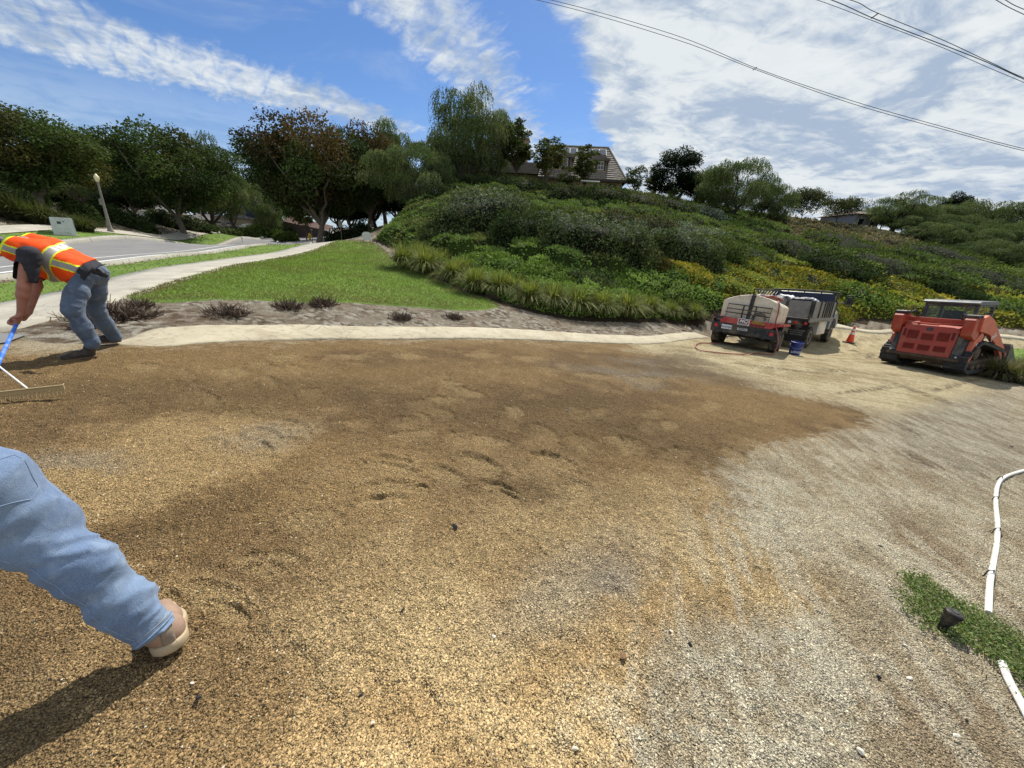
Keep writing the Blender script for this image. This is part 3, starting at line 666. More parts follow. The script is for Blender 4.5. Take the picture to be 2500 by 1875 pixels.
# ================================================================== PLANTS
M_leaf = leafmat('green_leaves', .25, .75, .08); M_shrubleaf = leafmat('shrub_leaves', .15, .85, .06); M_blade = leafmat('grass_blades', .28, .7, .12)
def bark(name, a, b_):
    m = bpy.data.materials.new(name); m.use_nodes = True; t = NT(m.node_tree); b = t.n['Principled BSDF']
    co = t.node('ShaderNodeTexCoord').outputs['Object']; mp_ = t.node('ShaderNodeMapping'); mp_.inputs['Scale'].default_value = (6, 6, 1.2); t.l.new(co, mp_.inputs[0])
    n = t.noise(mp_.outputs[0], 3, 6, .65); t.l.new(t.mix(t.mapr(n, .3, .7), a, b_), b.inputs['Base Color']); b.inputs['Roughness'].default_value = .9
    t.l.new(t.bump(n, .8, .05), b.inputs['Normal']); return m
M_bark = bark('grey_bark', (.10, .08, .06, 1), (.22, .18, .14, 1)); M_dbark = bark('dark_bark', (.035, .028, .022, 1), (.09, .07, .055, 1))
def unit(n, rng):
    v = rng.normal(size=(n, 3)); return v / np.linalg.norm(v, axis=1)[:, None]
def leaf_quads(P_, D, Nn, Ln, Wd):
    """leaf shaped quads: base P_, direction D, face normal Nn"""
    S_ = np.cross(D, Nn); S_ /= np.linalg.norm(S_, axis=1)[:, None] + 1e-9
    L_ = Ln[:, None]; W_ = Wd[:, None]
    a = P_; b = P_ + D * L_ * .5 + S_ * W_ * .5; c = P_ + D * L_; d = P_ + D * L_ * .5 - S_ * W_ * .5
    V = np.stack([a, b, c, d], 1).reshape(-1, 3); F_ = np.arange(len(P_) * 4).reshape(-1, 4); return V, F_
def tint(n, palette, rng, jit=.25, w=None):
    pal = np.array(palette); c = pal[rng.choice(len(pal), n, p=w)]
    return c * (1 + (rng.random((n, 1)) - .5) * 2 * jit) * (1 + (rng.random((n, 3)) - .5) * .12)
def limb(bm, p0, p1, r0, r1, rng, wig=.08, n=5, sides=6):
    p0 = np.array(p0, float); p1 = np.array(p1, float); L = np.linalg.norm(p1 - p0); pts = []
    for i in range(n + 1):
        t = i / n; q = p0 + (p1 - p0) * t
        if 0 < i < n: q = q + rng.normal(size=3) * wig * L * .35
        pts.append(q)
    tube(bm, pts, [r0 + (r1 - r0) * (i / n) for i in range(n + 1)], sides); return pts
DG_ = (.032, .054, .017); MG_ = (.058, .086, .026); LG_ = (.055, .080, .020); OG_ = (.060, .066, .020)
def make_tree(kind, H_, Wd_, seed, pal, leaves=15000, lsz=.26, h0=.30, wts=None, barkm=None, lobes=34, rust=None, squash=.75):
    rng = np.random.default_rng(seed)
    root = empty('tree', (0, -600, 0))
    bm = B(); hb = H_ * h0; lean = rng.normal(size=2) * .03 * H_
    tr = H_ * .019 + .05 if H_ > 6 else H_ * .010 + .015
    fork = np.array([lean[0], lean[1], hb])
    tube(bm, [(0, 0, -.6), (0, 0, 0), (lean[0] * .3, lean[1] * .3, hb * .4), (lean[0], lean[1], hb)], [tr * 1.6, tr * 1.25, tr, tr * .85], 9)
    nl = 5; tips = []
    cc = np.array([0, 0, hb + (H_ - hb) * .5]); rad = np.array([Wd_ / 2, Wd_ / 2, (H_ - hb) * .52])
    for i in range(nl):
        an = 2 * math.pi * (i + rng.random() * .6) / nl; rr = .55 + .2 * rng.random()
        q = cc + np.array([math.cos(an) * rr, math.sin(an) * rr, rng.uniform(-.25, .35)]) * rad
        pts = limb(bm, fork, q, tr * .62, tr * .22, rng); tips += pts[2:]
    q = cc + rad * (0, 0, .5); tips += limb(bm, fork, q, tr * .6, tr * .2, rng)[2:]
    # crown lobes
    LC = []; 
    for i in range(lobes):
        v = unit(1, rng)[0]; v[2] = v[2] * .9 + .12
        r_ = rng.uniform(.55, .86)
        c = cc + v * rad * r_
        if kind == 'sparse': c[2] = cc[2] + abs(v[2]) * rad[2] * .6
        LC.append((c, rng.uniform(.20, .34) * min(Wd_, H_) * .5 * (.8 if kind == 'pepper' else .72 if lobes < 36 else 1)))
    for i in range(lobes // 3): LC.append((cc + (rng.random(3) - .5) * rad * .9, .24 * Wd_ * .5))
    tips = np.array(tips)
    for c, r_ in LC:
        k = np.argmin(np.linalg.norm(tips - c, axis=1)); limb(bm, tips[k], c, tr * .16, tr * .05, rng, .12, 3, 4)
    bobj('trunk', bm, barkm or M_bark, root, smooth=True)
    Vs, Fs, Cs, off = [], [], [], 0
    wsum = sum(r_ ** 2 for _, r_ in LC)
    for (c, r_) in LC:
        n = int(leaves * r_ ** 2 / wsum); base = rng.random()
        lobe_col = tint(1, pal, rng, .18, wts)[0]
        if rust is not None and rng.random() < rust[0]: lobe_col = np.array(rust[1]) * rng.uniform(.7, 1.2)
        if kind == 'pepper':
            ns = n // 9; v = unit(ns, rng); v[:, 2] = np.abs(v[:, 2]) * .9 - .15
            p = c + v * r_ * (.55 + .5 * rng.random((ns, 1))) * (1, 1, .8); ln = rng.uniform(.5, 1.5, ns) * r_ * .9
            k = 9; t = np.linspace(0, 1, k)[None, :, None]; sway = rng.normal(size=(ns, 1, 3)) * (.12, .12, 0)
            q = p[:, None] + np.array([0, 0, -1.0]) * ln[:, None, None] * t + (v[:, None] * (.35, .35, .1) * r_ * (1 - (1 - t) ** 2)) + sway * t
            q = q.reshape(-1, 3); m_ = len(q); D = rng.normal(size=(m_, 3)) * .5 + (0, 0, -1.0)
            sz = lsz * rng.uniform(.8, 1.5, m_); wd = sz * .42
        else:
            v = unit(n, rng); rr = .55 + .5 * rng.random((n, 1)) ** .6
            lump = (fbm(v[:, 0] * 3 + base * 9, v[:, 1] * 3 + v[:, 2] * 3, seed, 3) - .5)[:, None]
            q = c + v * r_ * rr * (1 + lump * .9) * (1, 1, squash); m_ = n
            D = v * .25 + rng.normal(size=(m_, 3)) * .8 + (0, 0, -.15)
            sz = lsz * rng.uniform(.7, 1.4, m_); wd = sz * .62
        D /= np.linalg.norm(D, axis=1)[:, None]; Nn = rng.normal(size=(m_, 3)) * .6 + (0, 0, .5) + (np.repeat(v, 9, 0) if kind == 'pepper' else v) * .8
        V, F_ = leaf_quads(q, D, Nn, sz, wd); Vs.append(V); Fs.append(F_ + off); off += len(V)
        cl = lobe_col * (1 + (rng.random((m_, 1)) - .5) * .7) * (1 + (rng.random((m_, 3)) - .5) * .15); Cs.append(np.repeat(cl, 4, 0))
    mesh('crown', np.vstack(Vs), np.vstack(Fs), M_leaf, root, cols=np.vstack(Cs)); return root
PAL_B = [DG_, MG_, MG_, (.060, .066, .022)]; PAL_P = [(.10, .135, .052), (.072, .10, .040), (.13, .16, .07)]
T = {}
T['broad'] = make_tree('broad', 10, 10, 11, PAL_B + [(.09, .08, .025)], 31000, .21, .20, lobes=46)
T['broad2'] = make_tree('broad', 10, 11, 12, PAL_B, 31000, .21, .18, lobes=46)
T['rusty'] = make_tree('broad', 10, 10.5, 13, PAL_B + [(.055, .040, .018)], 34000, .205, .24, rust=(.16, (.085, .058, .026)), lobes=50)
T['pepper'] = make_tree('pepper', 10, 9, 14, PAL_P, 32000, .165, .16, barkm=M_dbark, lobes=40)
T['pepper2'] = make_tree('pepper', 10, 10, 15, PAL_P, 32000, .165, .12, barkm=M_dbark, lobes=36)
T['pepper3'] = make_tree('pepper', 10, 11, 16, [(.095, .13, .05), (.13, .16, .065)], 28000, .17, .08, barkm=M_dbark, lobes=30)
T['young'] = make_tree('broad', 5, 2.6, 17, [(.10, .11, .03), (.075, .095, .03), (.13, .125, .04)], 4200, .15, .26, lobes=34)
T['young2'] = make_tree('broad', 5, 1.9, 18, [(.075, .095, .032), (.095, .115, .038)], 3600, .14, .30, lobes=30, barkm=M_dbark)
T['sparse'] = make_tree('sparse', 5, 8, 19, [(.055, .068, .030), (.075, .085, .034)], 8200, .17, .30, barkm=M_dbark, lobes=44)
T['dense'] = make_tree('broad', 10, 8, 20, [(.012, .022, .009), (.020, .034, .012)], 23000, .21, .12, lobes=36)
T['sapling'] = make_tree('broad', 4, 2.4, 21, [(.050, .066, .024), (.07, .085, .03)], 2200, .13, .30, lobes=22, barkm=M_dbark)
BASE_H = dict(young=5, young2=5, sparse=5, sapling=4)
used_tree = set()
def plant(kind, u, v_top, Y, h, label, wf=1.0, name='tree', group=None, cat='tree', zoff=0.0, rz=None):
    """a tree whose base is under picture column u at depth Y; its height is h"""
    rz = random.uniform(0, 6.28) if rz is None else rz
    r = at_y(u, v_top, Y); x_, y_ = r[0], r[1]
    s = h / BASE_H.get(kind, 10)
    t = clone(T[kind], (x_, y_, gz(x_, y_) - .1 + zoff), rz, (s * wf, s * wf, s), label, group); t.name = name; t['category'] = cat; return t
def top_h(u, vt, Y):
    """height a tree at depth Y needs for its top to reach picture row vt"""
    p = at_y(u, vt, Y); return p[2] - gz(p[0], p[1])
def ptree(kind, u, vt, Y, wpx, label, name='tree', group=None, rz=None, cat='tree'):
    h = top_h(u, vt, Y); p = at_y(u, vt, Y); c = (p - EYE) @ ROT; s = h / BASE_H.get(kind, 10)
    w0 = dict(broad=10.6, broad2=11.6, rusty=11.2, pepper=9.8, pepper2=10.8, pepper3=12, young=2.9, young2=2.2, sparse=8.2, dense=8.6, sapling=2.6)[kind]
    wf = (wpx * (1.3 if kind in ('young', 'young2', 'sapling') else 1.08) * -c[2] / FPX) / (w0 * s); wf = min(max(wf, .45), 1.9)
    r = clone(T[kind], (p[0], p[1], gz(p[0], p[1]) - .15), random.uniform(0, 6.28) if rz is None else rz, (s * wf, s * wf, s), label, group); r.name = name; r['category'] = cat
    return r
ST = 'trees along the street'; HT = 'trees on the hill'; RT = 'trees on the right ridge'
ptree('broad', 20, 246, 29, 330, 'big dark broad-leaved tree at the left edge, above the white utility cabinet', 'broadleaf_tree', ST)
ptree('broad2', 395, 305, 41, 300, 'dark round tree with a forked trunk on the verge right of the street lamp', 'broadleaf_tree', ST)
ptree('broad', 235, 315, 52, 250, 'shaded tree behind the street lamp on the dark bank', 'broadleaf_tree', ST)
ptree('pepper3', 470, 312, 58, 230, 'light green weeping tree behind the forked street tree', 'pepper_tree', ST)
ptree('pepper', 540, 395, 56, 110, 'narrow bright green weeping tree beside the gap of sky over the street', 'pepper_tree', ST)
ptree('pepper2', 130, 330, 62, 260, 'dark tree filling the back of the left bank', 'pepper_tree', ST)
ptree('rusty', 740, 278, 41, 315, 'large tree with rust tinted crown and forked trunk where the lawn meets the street', 'broadleaf_tree', ST, rz=.5)
ptree('pepper3', 640, 445, 62, 120, 'small grey green weeping tree under the rust tinted tree', 'pepper_tree', ST)
ptree('young', 738, 490, 52, 50, 'little bright round tree seen behind the forked trunk', 'young_tree', ST)
ptree('broad2', 690, 330, 78, 230, 'dark tree far down the street behind the rust tinted one', 'broadleaf_tree', ST)
ptree('rusty', 880, 300, 46, 200, 'reddish brown tree right of the big forked tree', 'broadleaf_tree', ST, rz=2.4)
ptree('pepper', 930, 285, 62, 190, 'pale weeping tree rising behind the reddish tree', 'pepper_tree', HT)
ptree('pepper3', 905, 320, 52, 190, 'weeping tree between the reddish tree and the left flank of the hill', 'pepper_tree', HT)
ptree('pepper2', 1000, 330, 40, 240, 'dark weeping tree at the left foot of the hill', 'pepper_tree', HT)
ptree('pepper', 1075, 318, 50, 150, 'dark weeping tree left of the tallest hilltop tree', 'pepper_tree', HT)
ptree('pepper2', 1140, 192, 48, 240, 'tallest tree, a weeping one at the left end of the hilltop', 'pepper_tree', HT, rz=1.0)
ptree('pepper', 1215, 262, 52, 130, 'weeping tree touching the right side of the tallest hilltop tree', 'pepper_tree', HT)
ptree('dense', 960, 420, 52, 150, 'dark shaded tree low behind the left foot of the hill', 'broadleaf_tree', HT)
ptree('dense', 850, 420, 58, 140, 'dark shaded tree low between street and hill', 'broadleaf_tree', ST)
ptree('young2', 1262, 285, 50, 88, 'tall thin tree in front of the chimney', 'young_tree', HT)
ptree('young', 1342, 330, 49, 88, 'yellow green tree in front of the left dormer', 'young_tree', HT)
ptree('sapling', 1390, 400, 49, 60, 'small low tree below the left dormer window', 'young_tree', HT)
ptree('young2', 1437, 345, 47, 66, 'pointed slender tree in front of the right dormer', 'young_tree', HT)
ptree('sapling', 1556, 398, 51, 66, 'small airy tree just right of the house', 'young_tree', HT)
ptree('young2', 1600, 420, 56, 44, 'small tree between the airy one and the dark dense tree', 'young_tree', HT)
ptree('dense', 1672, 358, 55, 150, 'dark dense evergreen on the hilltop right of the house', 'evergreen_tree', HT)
ptree('sapling', 1650, 455, 51, 46, 'sapling in front of the dark dense evergreen', 'young_tree', HT)
ptree('pepper2', 1815, 368, 49, 190, 'wide weeping tree right of the dark dense evergreen', 'pepper_tree', HT, rz=2.2)
ptree('pepper3', 1915, 455, 54, 100, 'low weeping tree at the right side of the wide weeping tree', 'pepper_tree', HT)
ptree('sparse', 1978, 448, 58, 110, 'open crowned tree with bare spreading limbs on the ridge', 'spreading_tree', RT)
ptree('sparse', 2065, 472, 62, 120, 'open crowned tree left of the ridge house', 'spreading_tree', RT)
for i, (u, vt, Y, w, k, lab) in enumerate([(2215, 468, 66, 140, 'pepper3', 'weeping tree just right of the ridge house'), (2290, 492, 70, 130, 'pepper2', 'second weeping tree right of the ridge house'),
    (2345, 474, 78, 70, 'dense', 'dark small tree poking up behind the ridge trees'), (2262, 545, 57, 120, 'pepper', 'weeping tree low on the ridge slope'), (2340, 540, 54, 130, 'pepper3', 'weeping tree in the middle of the right ridge group'),
    (2420, 482, 70, 150, 'pepper2', 'tall weeping tree on the skyline near the right edge'), (2410, 560, 52, 130, 'pepper', 'weeping tree below the skyline one near the right edge'), (2485, 490, 66, 120, 'pepper3', 'skyline tree cut by the right edge'),
    (2478, 580, 46, 150, 'pepper2', 'nearest weeping tree at the right edge of the slope'), (2325, 610, 50, 90, 'sparse', 'small open tree at the bottom of the ridge group'), (2165, 520, 68, 60, 'sapling', 'thin tree beside the ridge house')]):
    ptree(k, u, vt - 6, Y, w * 1.35, lab, 'spreading_tree' if k == 'sparse' else 'pepper_tree' if 'pep' in k else 'young_tree', RT)
for (u, vt, Y, w, k, lab) in [(60, 400, 36, 150, 'pepper', 'dark small tree on the shaded bank above the cabinet'), (300, 420, 46, 130, 'dense', 'dark tree low behind the lamp post'), (560, 470, 66, 60, 'young2', 'thin pale stemmed tree beside the dark blue gable')]:
    ptree(k, u, vt, Y, w, lab, 'bank_tree', ST)
rb = random.Random(3)
for i in range(16):
    if i == 10: continue
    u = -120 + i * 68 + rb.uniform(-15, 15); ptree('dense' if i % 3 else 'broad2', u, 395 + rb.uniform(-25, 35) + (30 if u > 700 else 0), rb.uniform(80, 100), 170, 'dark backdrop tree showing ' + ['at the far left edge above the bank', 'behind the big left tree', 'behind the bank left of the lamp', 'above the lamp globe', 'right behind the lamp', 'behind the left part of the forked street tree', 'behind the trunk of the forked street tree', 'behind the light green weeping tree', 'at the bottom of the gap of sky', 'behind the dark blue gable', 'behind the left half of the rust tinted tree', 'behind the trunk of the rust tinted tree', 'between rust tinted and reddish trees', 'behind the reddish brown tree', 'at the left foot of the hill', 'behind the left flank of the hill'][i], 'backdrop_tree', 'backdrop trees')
for i, (u, vt, Y, w, k, pl_) in enumerate([(2190, 505, 70, 120, 'pepper2', 'behind the thin tree of the ridge house'), (2245, 520, 62, 120, 'pepper3', 'in the second rank right of the ridge house'), (2305, 520, 62, 130, 'pepper', 'in the second rank of the ridge group, centre'), (2365, 515, 64, 130, 'pepper2', 'in the second rank left of the skyline tree'),
    (2450, 530, 58, 140, 'pepper3', 'in the second rank at the right edge'), (2290, 575, 54, 110, 'pepper2', 'lowest on the ridge slope, left one'), (2375, 585, 50, 120, 'pepper', 'lowest on the ridge slope, middle one'), (2440, 600, 46, 120, 'pepper3', 'lowest on the ridge slope, right one'), (2520, 540, 55, 150, 'pepper2', 'half outside the right edge'), (2130, 500, 74, 90, 'pepper3', 'right behind the ridge house'),
    (1880, 420, 56, 110, 'pepper2', 'behind the right lobe of the wide weeping tree'), (1760, 400, 54, 110, 'pepper3', 'between the dense evergreen and the wide weeping tree'), (1735, 430, 60, 90, 'dense', 'dark and low behind the wide weeping tree'), (1095, 300, 56, 150, 'pepper3', 'behind the tallest hilltop tree on its left'), (1040, 400, 46, 140, 'pepper2', 'low in front of the left hilltop trees')]):
    ptree(k, u, vt, Y, w, 'weeping tree ' + pl_ if k != 'dense' else 'evergreen ' + pl_, 'pepper_tree', RT if u > 2000 else HT)
for k in T.values():      # drop the originals: only their copies stand in the place
    for ch in list(k.children): bpy.data.objects.remove(ch)
    bpy.data.objects.remove(k)

# ---------------------------------------------------------------- shrubs, hedges, ground cover
YG = [(.22, .21, .03), (.15, .18, .03), (.30, .22, .03), (.12, .16, .04)]; JG = [(.075, .105, .024), (.050, .078, .020), (.10, .125, .032)]
BG = [(.12, .18, .035), (.16, .22, .05), (.08, .13, .03)]; SG = [(.16, .19, .13), (.09, .12, .07), (.22, .25, .19)]; DK = [(.030, .050, .016), (.046, .068, .022)]
BR = [(.13, .11, .055), (.09, .09, .04), (.15, .12, .07)]; MIX = [(.060, .085, .030), (.11, .125, .05), (.045, .066, .022)]
def shrub(name, cx, cy, rx, ry, h, pal, label, group=None, rz=0.0, n=7000, lsz=.12, top=None, flat=.55, cat='shrub', seed=None, lump=.35):
    """rounded clipped-looking shrub: lumpy inner mass of stems plus a shell of leaves"""
    rng = np.random.default_rng(seed or int(abs(cx * 97 + cy * 31)) + 5); z0 = gz(cx, cy)
    root = empty(name, (cx, cy, z0), label, cat, group, rz)
    def surf(th, ph):       # th 0..2pi, ph 0..1 (rim to top)
        e = np.sign(np.cos(th)) * np.abs(np.cos(th)) ** .8, np.sign(np.sin(th)) * np.abs(np.sin(th)) ** .8
        a = np.cos(ph * math.pi / 2) ** flat; zz = np.sin(ph * math.pi / 2) ** .75
        k = 1 + (fbm(e[0] * 2.2 + 7 + cx, e[1] * 2.2 + ph * 2 + cy, 3, 4) - .5) * lump * 2
        X_ = e[0] * rx * a * k; Y_ = e[1] * ry * a * k; return X_, Y_, zz * h * (.75 + .5 * fbm(X_ * .9 + cx, Y_ * .9 + cy, 8, 3))
    th, ph = np.meshgrid(np.linspace(0, 2 * math.pi, 33)[:-1], np.linspace(0, 1, 12)); X_, Y_, Z_ = surf(th, ph)
    cr, sr = math.cos(rz), math.sin(rz)
    def zb(X_, Y_): return terr(cx + X_ * cr - Y_ * sr, cy + X_ * sr + Y_ * cr) - z0
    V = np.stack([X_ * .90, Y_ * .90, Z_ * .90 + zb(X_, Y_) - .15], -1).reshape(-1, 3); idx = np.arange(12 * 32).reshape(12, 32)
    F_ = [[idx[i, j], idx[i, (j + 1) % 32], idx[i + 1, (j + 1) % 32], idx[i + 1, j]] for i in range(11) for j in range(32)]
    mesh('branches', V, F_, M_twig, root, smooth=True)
    th = rng.random(n) * 2 * math.pi; ph = np.arcsin(rng.random(n) ** .9) / (math.pi / 2); X_, Y_, Z_ = surf(th, ph)
    k = rng.uniform(.86, 1.06, n); q = np.stack([X_ * k, Y_ * k, Z_ * k + zb(X_, Y_)], -1)
    nv = np.stack([X_ / rx ** 1.2, Y_ / ry ** 1.2, Z_ / h + .15], -1); nv /= np.linalg.norm(nv, axis=1)[:, None]
    D = nv * .25 + rng.normal(size=(n, 3)) * .6 + (0, 0, .1); D /= np.linalg.norm(D, axis=1)[:, None]
    sz = lsz * rng.uniform(.7, 1.4, n); V, F_ = leaf_quads(q, D, rng.normal(size=(n, 3)) * .4 + nv, sz, sz * .6)
    c = tint(n, pal, rng, .3); c *= (.75 + .8 * fbm(X_ * 2 + 5, Y_ * 2 + Z_ * 2, 9, 3))[:, None]
    if top is not None:
        w = sstep(.5, .85, ph + (fbm(X_ * 1.1, Y_ * 1.1, 4, 3) - .5) * .7)[:, None] * (rng.random((n, 1)) < .75); c = c * (1 - w) + tint(n, top, rng, .3) * w
    mesh('foliage', V, F_, M_shrubleaf, root, cols=np.repeat(c, 4, 0)); return root
M_twig = mat('twigs_in_painted_shade', (.014, .016, .008), .95, spec=.1, vary=.5, vscale=12)  # inner stems coloured near black, so shade behind the leaf shell is painted
def shrub_px(name, u, v, wpx, hpx, Y, pal, label, group, dep=.7, **kw):
    p = at_y(u, v, Y); d = -((p - EYE) @ ROT)[2]; w = wpx * d / FPX; hh = hpx * d / FPX
    a = math.atan2(p[0], p[1]); return shrub(name, p[0], p[1], w / 2, w / 2 * dep, hh, pal, label, group, rz=-a, **kw)
HG = 'clipped shrub masses on the hill'
for a in [(700, 0, 0)]: pass
shrub_px('shrub', 1185, 568, 250, 112, 25, MIX, 'big dark rounded shrub mass with pale leaves at the left of the hill', HG, n=9000, top=SG, lsz=.14)
shrub_px('shrub', 1095, 595, 150, 60, 23.5, MIX, 'mid green shrub low at the left foot of the hill', HG, n=5000, lsz=.13)
shrub_px('shrub', 1450, 648, 290, 110, 20.5, MIX, 'long dark hedge-like shrub with silvery top in the middle of the hill', HG, n=12000, top=SG, lsz=.12, flat=.4)
shrub_px('shrub', 1290, 625, 190, 100, 22, DK, 'dark rounded shrub left of the long silvery topped one', HG, n=8000, lsz=.12)
shrub_px('shrub', 1665, 650, 200, 90, 22, MIX, 'silvery white topped shrub at the right of the long dark one', HG, n=9000, top=SG, lsz=.13)
shrub_px('shrub', 1580, 680, 110, 52, 19.5, [(.11, .085, .02), (.06, .06, .02)], 'olive yellow shrub in front of the silvery white topped one', HG, n=3600, lsz=.11)
shrub_px('shrub', 1750, 640, 130, 70, 24.5, JG, 'green shrub right behind the silvery white topped one', HG, n=5000)
shrub_px('shrub', 1560, 560, 250, 60, 31, BR[:2] + DK, 'brown leaved low shrub mass above the silvery shrubs', HG, n=8000, lsz=.15, flat=.7)
shrub_px('shrub', 2050, 690, 190, 48, 29, DK, 'dark green spreading shrub above the truck cab', HG, n=6000, lsz=.14)
shrub_px('shrub', 2340, 715, 130, 52, 27, DK, 'dark round shrub behind the loader cab', HG, n=5000, lsz=.14)
MD = 'low rounded mounds on the slope'
for (u, v, w, h, Y, pal, lab) in [(1075, 640, 150, 38, 21, MIX, 'flat topped mound above the upper strap-leaf clumps'), (1190, 668, 140, 36, 18.5, BG, 'bright mound behind the middle strap-leaf clumps'), (1330, 700, 150, 36, 17.2, BG, 'bright mound in front of the long silvery shrub'), (1440, 716, 140, 34, 17, MIX, 'mound behind the tall stalked clump'), (1560, 728, 150, 34, 17.4, BG, 'bright mound behind the bright green clump'),
    (1680, 712, 150, 34, 19.5, YG, 'yellow mound above the trailer tank'), (1790, 690, 160, 36, 22, YG, 'yellow mound above the truck'), (1700, 672, 140, 34, 22.5, [(.15, .18, .04), (.11, .15, .04)], 'olive mound right of the silvery white shrub'), (1880, 668, 170, 36, 26, YG, 'yellow mound upper row over the truck cab'), (1980, 700, 150, 34, 26, YG, 'yellow mound behind the traffic cone'), (2100, 742, 150, 34, 24.5, BG, 'green mound between cone and loader'), (2010, 750, 130, 32, 23, YG, 'yellow mound just above the traffic cone'),
    (2180, 720, 160, 34, 27, YG, 'yellow mound above the loader tail'), (2450, 760, 150, 40, 26, BG, 'green mound right of the loader cab'), (1800, 640, 190, 44, 29, JG, 'dark juniper mound above the yellow ones'), (1940, 630, 200, 46, 34, JG, 'dark juniper mound in the middle of the right slope'), (2150, 660, 210, 46, 34, JG, 'dark juniper mound above the loader'), (2400, 690, 210, 44, 34, JG, 'dark juniper mound toward the right edge'), (2050, 615, 190, 40, 42, JG, 'dark juniper mound below the open crowned trees'), (2300, 640, 200, 40, 44, JG, 'dark juniper mound below the ridge group'),
    (1330, 545, 200, 46, 31, JG, 'feathery juniper mound above the dark rounded shrub'), (1240, 525, 190, 40, 36, JG, 'feathery juniper mound below the hilltop hedge'), (1430, 545, 160, 36, 33, JG, 'feathery juniper mound left of the brown shrub'), (1060, 560, 130, 40, 31, MIX, 'mound on the left flank of the hill'), (1700, 590, 170, 40, 33, SG, 'grey green mound on the upper slope'), (1630, 560, 140, 34, 38, MIX, 'mound below the dark dense evergreen')]:
    shrub_px('mound', u, v, w, h, Y, pal, lab, MD, n=2600, lsz=.15 if Y > 24 else .12, cat='shrub', dep=.9, flat=.8)
CH = 'hedge along the hilltop'
for (u, v, w, h, Y, pal, lab) in [(1165, 492, 100, 40, 45, DK, 'leftmost dark hedge clump beside the tallest tree'), (1215, 482, 110, 38, 46, MIX, 'hedge clump right of the tallest tree trunk'), (1290, 487, 120, 40, 45, MIX, 'hedge clump below the thin tree'),
    (1390, 500, 130, 42, 44, [(.085, .10, .035), (.05, .07, .025)], 'pale green hedge clump under the left dormer'), (1480, 510, 120, 44, 44, MIX, 'hedge clump around the pointed tree'), (1560, 520, 130, 42, 45, [(.085, .10, .035), (.11, .12, .05)], 'bright hedge clump below the archways'),
    (1640, 530, 130, 40, 46, MIX, 'hedge clump below the small airy tree'), (1720, 545, 110, 34, 46, SG, 'greyish hedge clump under the dark dense evergreen')]:
    shrub_px('hedge', u, v, w, h, Y, pal, lab, CH, n=4200, lsz=.16, cat='hedge')
BK = 'shrubs on the bank across the street'
for (u, v, w, h, Y, pal, lab) in [(640, 552, 90, 24, 62, BG, 'low round bush under the grey green weeping tree'), (540, 556, 70, 18, 52, MIX, 'low clipped bush behind the street sign'), (585, 552, 60, 20, 58, JG, 'bush beside the dark blue gable'),
    (310, 560, 110, 34, 36, DK, 'dark hedge between lamp and forked tree'), (215, 562, 70, 40, 31, DK, 'dark hedge between cabinet and lamp'), (440, 563, 120, 30, 44, DK, 'dark hedge right of the forked tree'), (700, 575, 50, 20, 50, JG, 'small bush left of the hydrant'),
    (700, 545, 150, 36, 66, DK, 'shaded hedge below the red tiled slope'), (850, 585, 110, 34, 46, DK, 'dark bush right of the forked tree trunk'), (905, 592, 60, 34, 38, JG, 'dark leafy bush beside the white notice'), (60, 548, 120, 30, 32, DK, 'shaded hedge at the far left bank')]:
    shrub_px('bush', u, v, w, h, Y, pal, lab, BK, n=2600, lsz=.17, cat='bush')
def bladed(name, seed, n, L, pal, arch=1.0, wd=.02, spread=.25, seg=4, stiff=.0):
    """clump of strap leaves arching out from a centre"""
    rng = np.random.default_rng(seed); an = rng.random(n) * 2 * math.pi; out = np.stack([np.cos(an), np.sin(an), np.zeros(n)], 1)
    b = out * (rng.random((n, 1)) ** .5) * spread; ln = L * rng.uniform(.65, 1.15, n); lean = rng.uniform(.20, 1.0, n) * arch
    side = np.stack([-np.sin(an), np.cos(an), np.zeros(n)], 1); Vs = []
    for i in range(seg + 1):
        t = i / seg; o_ = ln * (lean * t ** 1.4 * .75); z_ = ln * (t - lean * .62 * t ** 2.2)
        p = b + out * o_[:, None]; p[:, 2] = z_; w_ = wd * (1 - t ** 2 * .9) * .5
        Vs += [p - side * w_, p + side * w_]
    V = np.stack(Vs, 1); k = 2 * (seg + 1); idx = np.arange(n * k).reshape(n, k)
    F_ = np.concatenate([np.stack([idx[:, 2 * i], idx[:, 2 * i + 1], idx[:, 2 * i + 3], idx[:, 2 * i + 2]], 1) for i in range(seg)])
    c = tint(n, pal, rng, .35)[:, None] * np.repeat(np.linspace(.75, 1.35, seg + 1), 2)[None, :, None]
    return mesh(name, V.reshape(-1, 3), F_, M_blade, cols=c.reshape(-1, 3))
PALC = [(.12, .155, .035), (.19, .205, .055), (.25, .24, .09), (.08, .12, .028)]
cl = [bladed('strap_leaf_clump', 40 + i, 900, 1.0, PALC, 1.45, .022, .15) for i in range(3)]
